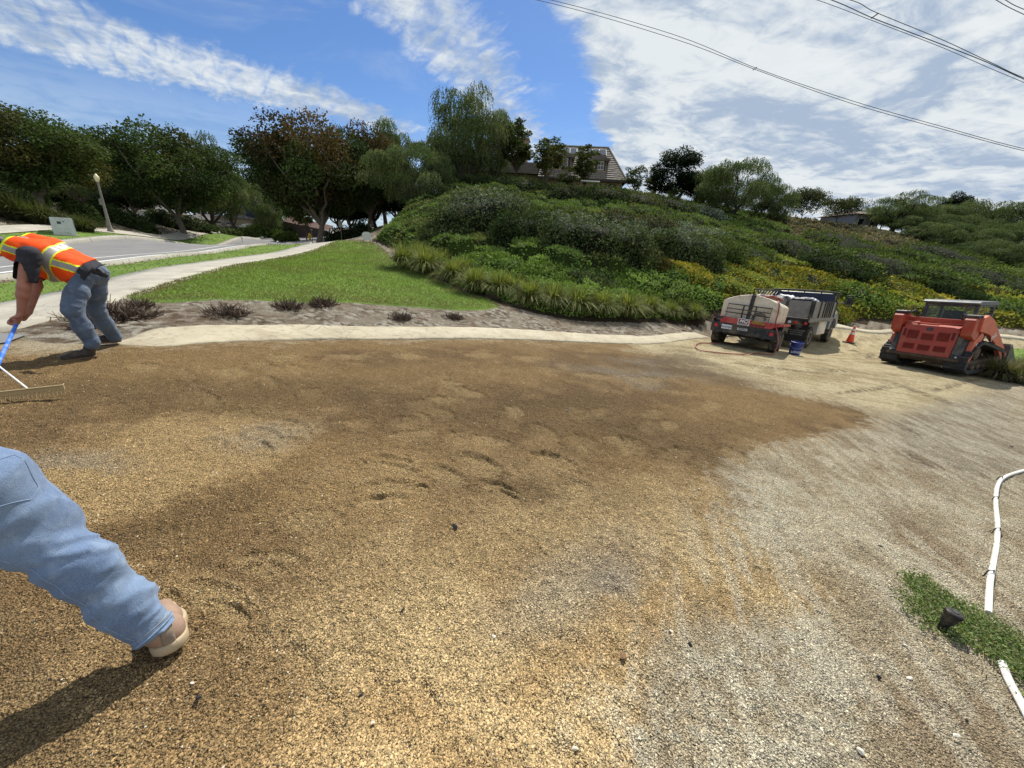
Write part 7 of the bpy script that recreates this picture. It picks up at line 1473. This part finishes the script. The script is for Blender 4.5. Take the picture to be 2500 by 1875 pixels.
def hand(wrist, palm_end, bar_dir, curl, r=.011, thumb=1.0):
    """palm and five fingers closing round a bar; returns capsules (a, b, r1, r2)"""
    w, e = A_(wrist), A_(palm_end); d = e - w; d /= np.linalg.norm(d); b = A_(bar_dir); b -= b.dot(d) * d; b /= np.linalg.norm(b); n_ = A_(curl); n_ -= n_.dot(d) * d + n_.dot(b) * b; n_ /= np.linalg.norm(n_); caps = [(w, e, .027, .024)]
    for k, (o, L) in enumerate(((-.036, .9), (-.012, 1.0), (.012, .96), (.036, .78))):
        k0 = w + d * .02 + b * o * .7; k1 = e + b * o; caps.append((k0, k1, .018, .014)); a1 = k1 + (d * .55 + n_ * .7) * .036 * L; a2 = a1 + (-d * .15 + n_ * 1.0) * .026 * L; a3 = a2 + (-d * .95 + n_ * .1) * .022 * L
        caps += [(k1, a1, .0115, .0105), (a1, a2, .0105, .0095), (a2, a3, .0095, .008)]
    t0 = w + d * .03 - b * .03 * thumb; t1 = t0 - b * .03 * thumb + n_ * .025 + d * .02; t2 = t1 + d * .03 + n_ * .022; caps += [(t0, t1, .016, .013), (t1, t2, .0125, .0105)]; return caps
def caps_sd(p, caps, k=.006):
    d = None
    for a, b, r1, r2 in caps: q = cone_(p, a, b, r1, r2); d = q if d is None else smin(d, q, k)
    return d
def skinmat(name, c):
    m = mat(name, c, .5, spec=.35, vary=.10, vscale=14, bump=.15, bscale=120); b = m.node_tree.nodes['Principled BSDF']; b.inputs['Subsurface Weight'].default_value = .08; b.inputs['Subsurface Radius'].default_value = (.02, .008, .004); return m
def denim(name, a, b_, fade):
    m = bpy.data.materials.new(name); m.use_nodes = True; t = NT(m.node_tree); b = t.n['Principled BSDF']; co = t.node('ShaderNodeTexCoord').outputs['Object']
    n = t.noise(co, 5, 5, .6); n2 = t.noise(co, 420, 2, .5); n3 = t.noise(co, 18, 4, .6, .6); c = t.mix(t.mapr(n, .35, .65), a, b_); c = t.mix(t.math('MULTIPLY', t.mapr(n3, .50, .72), .30), c, fade); c = t.mix(t.mapr(n2, .35, .65, .0, .28), c, fade)
    sz_ = t.node('ShaderNodeSeparateXYZ'); t.l.new(co, sz_.inputs[0]); t.l.new(c, b.inputs['Base Color']); b.inputs['Roughness'].default_value = .85; b.inputs['Specular IOR Level'].default_value = .15
    b.inputs['Sheen Weight'].default_value = .15; t.l.new(t.bump(t.math('ADD', n2, t.math('MULTIPLY', n3, 2.0)), .5, .004), b.inputs['Normal']); return m
M_skin = skinmat('sunburnt_skin', lin(166, 114, 94)); M_dj = denim('dark_denim', lin(84, 100, 122), lin(66, 80, 100), lin(136, 150, 168)); M_lj = denim('light_denim', lin(108, 130, 160), lin(86, 108, 142), lin(166, 182, 200))
M_vest = mat('orange_vest_fabric', lin(244, 84, 22), .75, spec=.2, vary=.08, vscale=6, bump=.3, bscale=260); M_hiy = mat('lime_yellow_tape', lin(222, 232, 30), .6, spec=.3); M_silv = mat('grey_reflective_tape', lin(146, 142, 136), .45, spec=.5)
M_shirt = mat('charcoal_shirt', lin(56, 56, 62), .85, spec=.15, vary=.15, vscale=10, bump=.3, bscale=300); M_boot = mat('brown_leather_boot', lin(46, 38, 34), .65, vary=.3, vscale=14, dirt=lin(140, 112, 76), dirt_amt=.25, dscale=16); M_sole = mat('boot_sole', lin(84, 68, 52), .85, dirt=lin(140, 112, 76), dirt_amt=.5, dscale=20); M_hair = mat('dark_hair', lin(30, 24, 22), .6)
# ---- bending worker
J = {k: at_y(*v) for k, v in dict(hip=(214, 668, 4.85), kn=(176, 757, 4.52), an=(224, 838, 4.60), kf=(232, 752, 5.0), sh=(62, 606, 4.66), shn=(72, 622, 4.44), shf=(78, 606, 4.86), eln=(58, 702, 4.34), wrn=(52, 762, 4.30), elf=(90, 698, 4.60), wrf=(70, 762, 4.42), nk=(20, 598, 4.64), hd=(-7, 600, 4.60), hnd=(41, 790, 4.28)).items()}
J['af'] = gnd(284, 842) + (0, 0, .10); hipn = J['hip'] + (0, -.10, -.02); hipf = J['hip'] + (-.02, .10, -.02)
foot_n = (gnd(232, 872), gnd(150, 880)); foot_f = (J['af'] + (.02, .04, -.06), J['af'] + (-.20, -.17, -.06))
wk = empty('person', tuple(gnd(200, 870)), 'person in an orange high-visibility vest and jeans bending forward with a rake', 'person'); wkm = Matrix.Translation(-Vector(wk.location))
def own(o): o.parent = wk; o.matrix_parent_inverse = wkm; return o
hcap = hand(J['wrn'], J['hnd'] + (.0, 0, .012), J['hnd'] - at_z(-10, 930, .2), (-.3, -.7, -.2)); J['wrf2'] = J['wrf']; hcf = hand(J['wrf'], J['wrf'] + A_((-.03, -.05, -.075)), J['hnd'] - at_z(-10, 930, .2), (.2, -.8, 0))
def body_sd(p):
    d = chain(p, [J['hip'], (J['hip'] + J['sh']) / 2 + (0, 0, .03), J['sh'], J['nk']], [.13, .12, .12, .06], .06); d = smin(d, chain(p, [J['shn'], J['eln'], J['wrn']], [.070, .054, .035], .02), .03); d = smin(d, chain(p, [J['shf'], J['elf'], J['wrf']], [.06, .048, .032], .02), .03)
    fm = (J['eln'] * .7 + J['wrn'] * .3); d = smin(d, np.linalg.norm(p - fm, axis=1) - .055, .03)
    hd = p - J['hd']; d = smin(d, np.linalg.norm(hd / (1.1, .82, 1.15), axis=1) * .95 - .098, .03); d = smin(d, np.linalg.norm((p - J['hd'] - A_((-.095, -.0, -.045))), axis=1) - .022, .02); d = smin(d, np.linalg.norm((p - J['hd'] - A_((.01, -.082, -.0))) / (1, .5, 1.3), axis=1) - .020, .008); d = smin(d, np.linalg.norm((p - J['hd'] - A_((-.06, 0, -.085))) / (1, .9, .8), axis=1) - .045, .03)
    d = smin(d, chain(p, [hipn, J['kn'], J['an']], [.09, .06, .045], .03), .05); d = smin(d, chain(p, [hipf, J['kf'], J['af']], [.09, .06, .045], .03), .05)
    return smin(smin(d, caps_sd(p, hcap) - .005, .010), caps_sd(p, hcf) - .003, .010)
allp = np.array(list(J.values()) + [foot_n[0], foot_n[1]]); lo, hi = allp.min(0) - .25, allp.max(0) + .25; lo[0] = min(lo[0], J['hd'][0] - .16)
own(blob_mesh('body', body_sd, lo, hi, .012, M_skin, None))
own(blob_mesh('hair', lambda p: np.maximum(np.linalg.norm((p - J['hd']) / (1.1, .82, 1.15), axis=1) * .95 - .106 - (fbm(p[:, 0] * 60, p[:, 2] * 60, 4, 2) - .5) * .012, -(p - J['hd']) @ A_((.5, 0, .85)) - .01), J['hd'] - .16, J['hd'] + .16, .009, M_hair, None))
def bootsd(heel, toe, an):
    d_ = toe - heel; L = np.linalg.norm(d_[:2]); d_ = d_ / L; h0 = A_(heel) * 1.0; z0 = min(heel[2], toe[2])
    u = A_((d_[0], d_[1], 0))
    def f(p): a = chain(p, [h0 + u * .04 + (0, 0, .055), h0 + u * .16 + (0, 0, .052), h0 + u * .245 + (0, 0, .042)], [.050, .052, .044], .03); a = smin(a, cone_(p, h0 + u * .05 + (0, 0, .05), an, .052, .058), .04); return np.maximum(a, z0 + .018 - p[:, 2])
    def g_(p): a = chain(p, [h0 + u * .03 + (0, 0, .012), h0 + u * .15 + (0, 0, .012), h0 + u * .255 + (0, 0, .012)], [.054, .058, .044], .03); return np.maximum(np.maximum(a, p[:, 2] - z0 - .030), z0 - p[:, 2])
    return f, g_
for hl, to, an in ((foot_n[0], foot_n[1], J['an'] + (0, 0, .03)), (foot_f[0], foot_f[1], J['af'] + (0, 0, .05))):
    f, g_ = bootsd(hl, to, an); l_ = np.minimum(hl, to) - .12; h_ = np.maximum(np.maximum(hl, to), an) + .12; b_ = own(blob_mesh('boot', f, l_, h_, .009, M_boot, None)); s2 = blob_mesh('sole', g_, l_, h_, .008, M_sole, None); s2.parent = b_
def jeans_sd(p):
    a = chain(p, [hipn, (hipn * .5 + J['kn'] * .5), J['kn'], J['kn'] * .5 + J['an'] * .5, J['an'] + (0, 0, .0)], [.122, .112, .088, .080, .080], .04) + wr(p, .011, 15, (J['an'] - J['kn']), 1) * sstep(1.0, .55, p[:, 2])
    b = chain(p, [hipf, (hipf + J['kf']) / 2, J['kf'], (J['kf'] + J['af']) / 2, J['af'] + (0, 0, .03)], [.115, .108, .088, .082, .080], .04) + wr(p, .011, 14, (J['af'] - J['kf']), 7)
    d = smin(a, b, .04); d = smin(d, chain(p, [J['hip'] + (.02, -.06, .0), J['hip'] + (.02, .08, .0)], [.125, .125], .03), .05); d = d + wr(p, .010, 9, (.5, .3, 1), 3)
    ax_ = J['sh'] - J['hip']; ax_ = ax_ / np.linalg.norm(ax_); d = np.maximum(d, (p - J['hip']) @ ax_ - .03)
    return np.maximum(d, .035 + gz(*J['an'][:2]) - p[:, 2] + np.where(p[:, 1] > 4.85, .02, 0))
jl = np.minimum.reduce([hipn, J['kn'], J['an'], J['af'], J['kf']]) - .22; jh = np.maximum.reduce([hipn, hipf, J['kn'], J['an'], J['af'], J['kf']]) + .24
own(blob_mesh('jeans', jeans_sd, jl, jh, .0105, M_dj, None))
AX = J['sh'] - J['hip']; LA = np.linalg.norm(AX); AX = AX / LA; LB = A_((0, -1, 0)); LB = LB - LB.dot(AX) * AX; LB /= np.linalg.norm(LB); LN = np.cross(LB, AX); LN *= np.sign(LN[2])
def tor(p, gx=0.0, sag=0.0):
    H_, S_ = J['hip'], J['sh']; d = None
    for s_ in (-1, 1):
        q = chain(p, [H_ + LB * .07 * s_ + AX * -.02, H_ + AX * LA * .35 + LB * .07 * s_ + LN * .02, H_ + AX * LA * .7 + LB * .085 * s_ + LN * .045, S_ + LB * .11 * s_ + LN * .01, S_ + AX * .07 + LB * .05 * s_], [.125, .120, .130, .105, .07], .06); d = q if d is None else smin(d, q, .06)
    if sag: d = smin(d, chain(p, [H_ + AX * LA * .25 - LN * .10, H_ + AX * LA * .6 - LN * .17, H_ + AX * LA * .95 - LN * .08], [.07, .10, .08], .05), .08)
    return d - gx
def cyl_t(p): return (p - J['hip']) @ AX
def shirt_sd(p):
    d = smin(tor(p, .008), chain(p, [J['hip'] + AX * .02 - LB * .07, J['hip'] + AX * .02 + LB * .07], [.134, .134], .02), .06); d = smin(d, chain(p, [J['hip'] - AX * .06 - LB * .06 + LN * .02, J['hip'] - AX * .06 + LB * .06 + LN * .02], [.128, .128], .02), .05) + wr(p, .014, 9, AX, 11); d = np.maximum(d, -.07 - cyl_t(p)); u_ = J['eln'] - J['shn']; q = cone_(p, J['shn'] + LB * .0, J['shn'] + u_ * .86, .096, .092) + wr(p, .008, 14, u_, 5); q = np.maximum(q, (p - J['shn']) @ (u_ / np.linalg.norm(u_)) - np.linalg.norm(u_) * .80)
    u2 = J['elf'] - J['shf']; q2 = np.maximum(cone_(p, J['shf'], J['shf'] + u2 * .9, .085, .078), (p - J['shf']) @ (u2 / np.linalg.norm(u2)) - np.linalg.norm(u2) * .8); return smin(smin(d, q, .035), q2, .03)
tl = np.minimum(J['hip'], J['sh']) - .34; th_ = np.maximum(J['hip'], J['sh']) + .30; tl[0] = min(tl[0], J['nk'][0] - .1); tl[2] = J['eln'][2] - .02
own(blob_mesh('shirt', shirt_sd, tl, th_, .0105, M_shirt, None))
def vest_sd(p):
    d = smin(tor(p, .022, 1.0), chain(p, [J['hip'] + AX * .04 - LB * .07, J['hip'] + AX * .04 + LB * .07], [.155, .155], .02), .06) + wr(p, .010, 8, AX, 21) + wr(p, .006, 12, LN, 4); t = cyl_t(p); d = np.maximum(d, .02 + .05 * sstep(.0, -.1, (p - J['hip']) @ LN) - t)
    d = np.maximum(d, t - LA - .085); arm = cone_(p, J['shn'] - LN * .0 + LB * .02, J['shn'] + (J['eln'] - J['shn']) * .8 + LB * .06, .118, .115); d = np.maximum(d, -arm); arm2 = cone_(p, J['shf'] - LB * .02, J['elf'] - LB * .05, .118, .11); return np.maximum(d, -arm2)
V, Q = nets(vest_sd, tl - (.1, .1, .0), th_ + .05, .0082); cq = V[Q].mean(1); t = cyl_t(cq); nn2 = (cq - J['hip']) @ LN; lb = (cq - J['hip']) @ LB; w1 = np.abs(t - LA * .46 - .03 * np.sin(nn2 * 8)); sag_ = .02 - .05 * ((t - LA * .75) / LA) ** 2 * 4
w2 = np.abs(nn2 - .045 - .06 * (1 - (t / LA))) ; w2 = np.where((lb > 0) , w2, 9); w3 = np.where(lb < 0, np.abs(nn2 - .045 - .06 * (1 - t / LA)), 9); w2 = np.minimum(w2, w3)
c_ = np.zeros(len(Q), int); c_[w2 < .040] = 1; c_[w2 < .028] = 2; c_[w1 < .045] = 1; c_[w1 < .032] = 2; edge_ = (t > LA + .055) & (nn2 > -.05); c_[edge_] = 1
def facepart(name, k, m, par, off=0.0):
    f = Q[c_ == k]; used, inv = np.unique(f.ravel(), return_inverse=True); o = mesh(name, V[used], inv.reshape(-1, 4), m, par, smooth=True); return o
ve = own(facepart('vest', 0, M_vest, None)); facepart('yellow_tape', 1, M_hiy, ve); facepart('reflective_tape', 2, M_silv, ve)
# work glove sticking out of the back pocket
q0 = at_y(240, 664, 4.70); gdir = at_y(282, 678, 4.62) - q0; gdir /= np.linalg.norm(gdir); gdir = gdir / np.linalg.norm(gdir); gc_ = [(q0 - gdir * .05, q0 + gdir * .06, .034, .030)]
for k, (a, b) in enumerate(((-.035, .5), (-.012, .12), (.012, -.15), (.034, -.45))): e0 = q0 + gdir * .06 + A_((0, -.3, 1)) * a * .8; gc_.append((e0, e0 + gdir * (.085 - abs(a) * .5) + A_((0, 0, -.03)) * (k - 1.2) * .9, .012, .009))
gc_.append((q0 + gdir * .01, q0 + gdir * .05 + A_((0, -.03, .045)), .013, .010)); M_glv = mat('black_work_glove', lin(26, 26, 28), .7, vary=.3, vscale=40); o = blob_mesh('work_glove', lambda p: caps_sd(p, gc_, .008) - .007, q0 - .12, q0 + .22, .0065, M_glv, None); tag(o, "black work glove hanging from the bent worker's back pocket", 'glove')
# ---- rake
rE = gnd(166, 972); rW = gnd(0, 984); rd = rW - rE; rd /= np.linalg.norm(rd); rC = rE + rd * .46; zb = .055; rk_ = empty('rake', (rC[0], rC[1], gz(rC[0], rC[1])), 'wide landscape rake with tan toothed bar, white braces and blue handle', 'rake', rz=math.atan2(rd[1], rd[0]))
M_rb = mat('dusty_rake_bar', lin(178, 158, 116), .6, dirt=DUST, dirt_amt=.4, dscale=9); M_bl = mat('blue_painted_handle', lin(40, 110, 224), .4, spec=.5, vary=.1, dirt=lin(170, 180, 200), dirt_amt=.5, dscale=14)
bm = B(); box(bm, -.46, .46, -.010, .010, .055, .105, .003); prism(bm, [(-.010, .105), (.022, .105), (.022, .099), (-.010, .099)], -.46, .46, 'x'); bar_ = bobj('rake_bar', bm, M_rb, rk_)
for k in range(36):
    x_ = -.45 + k * .9 / 35; bm = B(); prism(bm, [(x_ - .006, .056), (x_ + .006, .056), (x_ + .003, .004), (x_ - .003, .004)], -.004, .004, 'y'); bobj('tooth', bm, M_rb, bar_)
Ml = rk_.matrix_basis if False else Matrix.Translation(Vector(rk_.location)) @ Matrix.Rotation(math.atan2(rd[1], rd[0]), 4, 'Z'); Mi = Ml.inverted()
hl_ = Mi @ Vector(tuple(J['hnd'] + (J['hnd'] - A_(rC) - (0, 0, .1)) * .10)); base_ = Vector((0, 0, .11)); jn = base_ + (hl_ - base_) * .30
bm = B(); tube(bm, [tuple(base_), tuple(hl_)], .0175, 12); bobj('handle', bm, M_bl, rk_, smooth=True)
for s_ in (-.24, .24): bm = B(); tube(bm, [(s_, .0, .10), tuple(jn)], .007, 6); bobj('brace', bm, M_white, rk_, smooth=True)
# ---- foreground person, mostly outside the picture
F = [at_z(*q) for q in [(378, 1540, .12), (300, 1468, .27), (196, 1385, .45), (52, 1278, .63), (-92, 1205, .78)]]; pv = F[4] + (-.27, .08, .08)
fp = empty('person', (F[0][0], F[0][1], gz(F[0][0], F[0][1])), 'person nearest the camera, only a light blue jeans leg and pale shoe showing', 'person'); fpm = Matrix.Translation(-Vector(fp.location))
def own2(o): o.parent = fp; o.matrix_parent_inverse = fpm; return o
oh = pv + (-.14, .10, -.04); ok_ = oh + (-.42, .02, -.36); oa = ok_ + (-.04, .05, -.40); oa[2] = gz(oa[0], oa[1]) + .1; ch = pv + (-.34, .03, .36); nk = ch + (-.12, 0, .14); hd2 = nk + (-.07, 0, .12)
sa, sb = ch + (.0, -.17, .02), ch + (-.02, .18, .02); ea, eb = sa + (-.22, -.04, -.26), sb + (-.24, .02, -.24); wa, wb = ea + (-.22, .08, -.12), eb + (-.20, -.08, -.10)
ha = hand(wa, wa + A_((-.08, .02, -.03)), (0.3, .2, 1), (0, .6, -.6)); hb_ = hand(wb, wb + A_((-.08, -.02, -.03)), (.3, .2, 1), (0, -.6, -.6), thumb=-1.0)
def body2(p):
    d = chain(p, [pv, (pv + ch) / 2, ch, nk], [.14, .13, .14, .055], .06); d = smin(d, chain(p, [sa, ea, wa], [.06, .048, .03], .02), .04); d = smin(d, chain(p, [sb, eb, wb], [.06, .048, .03], .02), .04); hh = p - hd2; d = smin(d, np.linalg.norm(hh / (1.05, .8, 1.2), axis=1) * .95 - .098, .03); d = smin(d, np.linalg.norm(hh - A_((-.10, 0, -.01)), axis=1) - .02, .02)
    d = smin(d, chain(p, [F[4], F[3], F[2], F[1], F[0]], [.07, .06, .045, .04, .03], .03), .05); d = smin(d, chain(p, [oh, ok_, oa], [.1, .06, .045], .03), .05); return smin(smin(d, caps_sd(p, ha), .012), caps_sd(p, hb_), .012)
al = np.array([pv, ch, nk, hd2, sa, sb, ea, eb, wa, wb, oa, ok_] + F); own2(blob_mesh('body', body2, al.min(0) - .2, al.max(0) + .2, .019, M_skin, None))
def jeans2(p):
    a = chain(p, [F[4], F[3], F[2], F[1], F[0]], [.160, .112, .082, .076, .062], .05); ax_ = F[0] - F[4]; a = a + wr(p, .013, 9, ax_ + A_((.15, .2, 0)), 2) + wr(p, .015, 22, F[0] - F[1], 8) * sstep(.40, .22, p[:, 2]) + wr(p, .015, 16, ax_ - A_((.2, .1, .1)), 5) * np.exp(-((p[:, 2] - .5) / .14) ** 2); ax2 = (F[0] - F[1]) / np.linalg.norm(F[0] - F[1]); a = np.maximum(a, (p - F[0]) @ ax2 - .005)
    # rolled pocket seam
    b = chain(p, [oh, ok_, oa], [.14, .11, .09], .04) + wr(p, .014, 10, ok_ - oa, 3); b = np.maximum(b, oa[2] - .02 - p[:, 2]); d = smin(smin(a, b, .05), chain(p, [pv, pv + (-.02, 0, .05)], [.13, .12], .03), .03); return np.maximum(d, (p - pv) @ ((ch - pv) / np.linalg.norm(ch - pv)) - .10)
jl = np.minimum.reduce(F + [pv, oh, ok_, oa]) - .22; jh = np.maximum.reduce(F + [pv, oh, ok_, oa]) + .22; jn2 = own2(blob_mesh('jeans', jeans2, jl, jh, .0085, M_lj, None))
own2(blob_mesh('shirt', lambda p: np.maximum(smin(smin(chain(p, [pv, (pv + ch) / 2, ch], [.165, .155, .165], .06), cone_(p, sa, ea, .08, .07), .04), cone_(p, sb, eb, .08, .07), .04) + wr(p, .008, 9, (0, .2, 1), 6), -(p - pv) @ ((ch - pv) / np.linalg.norm(ch - pv)) + .02), al.min(0) - .2, al.max(0) + .2, .018, M_shirt, None))
own2(blob_mesh('hair', lambda p: np.maximum(np.linalg.norm((p - hd2) / (1.05, .8, 1.2), axis=1) * .95 - .106, -(p - hd2) @ A_((.6, 0, .8)) - .01), hd2 - .16, hd2 + .16, .012, M_hair, None))
M_shoe = mat('pinkish_suede_shoe', lin(150, 124, 106), .8, vary=.12, vscale=20, dirt=lin(160, 136, 100), dirt_amt=.4, dscale=18); M_msole = mat('cream_rubber_sole', lin(174, 156, 126), .7, dirt=lin(140, 112, 76), dirt_amt=.45, dscale=22)
M_tab = mat('grey_suede_panel', lin(132, 118, 104), .8, vary=.15, vscale=30, dirt=lin(160, 136, 100), dirt_amt=.4, dscale=18); M_seam = mat('denim_seam_thread', lin(168, 158, 138), .7, vary=.2, vscale=60); M_hem = mat('worn_denim_hem', lin(126, 146, 172), .85, vary=.2, vscale=50, bump=.3, bscale=160)
def shoe(an, heel, u, pitch=0.0):
    u = A_(u) / np.linalg.norm(u); up_ = A_((0, 0, 1)); s3 = np.cross(u, up_); uu = u * math.cos(pitch) - up_ * math.sin(pitch); un = np.cross(s3, uu)
    def f(p): q = chain(p, [heel + uu * .035 + un * .055, heel + uu * .14 + un * .052, heel + uu * .24 + un * .040], [.052, .052, .042], .03); q = smin(q, cone_(p, heel + uu * .045 + un * .06, an, .050, .05), .03); return np.maximum(q, -((p - heel) @ un) + .030)
    def g_(p): q = chain(p, [heel + uu * .03 + un * .02, heel + uu * .15 + un * .02, heel + uu * .25 + un * .02], [.060, .064, .050], .03); return np.maximum(np.maximum(q, (p - heel) @ un - .042), -((p - heel) @ un))
    l_ = heel - .30; h_ = heel + .34; a = own2(blob_mesh('shoe', f, l_, h_, .0075, M_shoe, None)); b = blob_mesh('sole', g_, l_, h_, .0065, M_msole, None); b.parent = a
    c = blob_mesh('heel_tab', lambda p: np.maximum(np.maximum(f(p) - .005, np.abs((p - heel) @ s3) - .020), (p - heel) @ uu - .04), l_, h_, .0065, M_tab, None); c.parent = a
hq = gnd(425, 1600); shoe(F[0] + A_((.0, .0, .0)), A_((hq[0], hq[1], hq[2] + .035)), (-.70, .62, 0), .16); shoe(oa, A_((oa[0] + .06, oa[1], gz(oa[0], oa[1]) + .01)), (-1, .1, 0))

# seams, hem and back pocket of the near leg, laid on the cloth surface
_jm = jn2.data; _co = np.empty(len(_jm.vertices) * 3); _jm.vertices.foreach_get('co', _co); _co = _co.reshape(-1, 3)
from mathutils.bvhtree import BVHTree
_bv = BVHTree.FromPolygons([tuple(c) for c in _co], [tuple(q.vertices) for q in _jm.polygons])
def on_cloth(c, d, lift=.0):
    d = Vector(d).normalized(); h_ = _bv.ray_cast(Vector(tuple(c + A_(d) * .5)), -d); return None if h_[0] is None else h_[0] + h_[1].normalized() * lift * (1 if h_[1].dot(d) > 0 else -1)
FL = catmull(F, 10); toc = A_((EYE - FL[20])); toc /= np.linalg.norm(toc); axl = F[0] - F[3]; axl /= np.linalg.norm(axl); sdn = np.cross(axl, toc); sdn /= np.linalg.norm(sdn)
def seam(name, f, par=jn2, r=.0018, m=None, rng_=range(0, len(FL))):
    P_ = [on_cloth(FL[i], f(i), .0008) for i in rng_]; P_ = [tuple(q) for q in P_ if q is not None]
    if len(P_) > 3: bm = B(); tube(bm, P_, r, 5); o = bobj(name, bm, m or M_seam, None, smooth=True); o.parent = par; o.matrix_parent_inverse = Matrix.Identity(4); return o
seam('outer_seam', lambda i: toc * .62 + sdn * .78 * (1 if (sdn @ A_((0, 0, 1))) < 0 else -1), r=.0014, m=M_hem)
hem_c = F[0] + (F[0] - F[1]) / np.linalg.norm(F[0] - F[1]) * -.006
for dd_, rr_2, mm_ in ((0.0, .0034, M_hem), (.016, .0011, M_seam)):
    P_ = []
    for k in range(41):
        a = 2 * math.pi * k / 40; b = hem_c - axl * dd_; q = on_cloth(b, toc * math.cos(a) + sdn * math.sin(a), .0008)
        if q is not None: P_.append(tuple(q))
    if len(P_) > 5: bm = B(); tube(bm, P_, rr_2, 6); o = bobj('hem', bm, mm_, None, smooth=True); o.parent = jn2
hz_ = F[4] * .75 + F[3] * .25; upv = sdn * (1 if sdn[2] > 0 else -1); P_ = []
for (a, b) in ((-.075, -.02), (-.075, .10), (.0, .13), (.075, .10), (.075, -.02), (-.075, -.02)):
    for t_ in np.linspace(0, 1, 6): P_.append((a, b))
pk_ = []
cr_n = [(-.07, -.06), (-.07, .06), (.0, .085), (.07, .06), (.07, -.06), (-.07, -.06)]
for (a0, b0), (a1, b1) in zip(cr_n[:-1], cr_n[1:]):
    for t_ in np.linspace(0, 1, 8)[:-1]:
        a, b = a0 + (a1 - a0) * t_, b0 + (b1 - b0) * t_; q = on_cloth(hz_ + axl * b + upv * (.0) , toc * .75 + upv * (.55 + a * 7), .001)
        if q is not None: pk_.append(tuple(q))
if len(pk_) > 8: bm = B(); tube(bm, pk_ + pk_[:1], .0014, 5); o = bobj('pocket_seam', bm, M_hem, None, smooth=True); o.parent = jn2
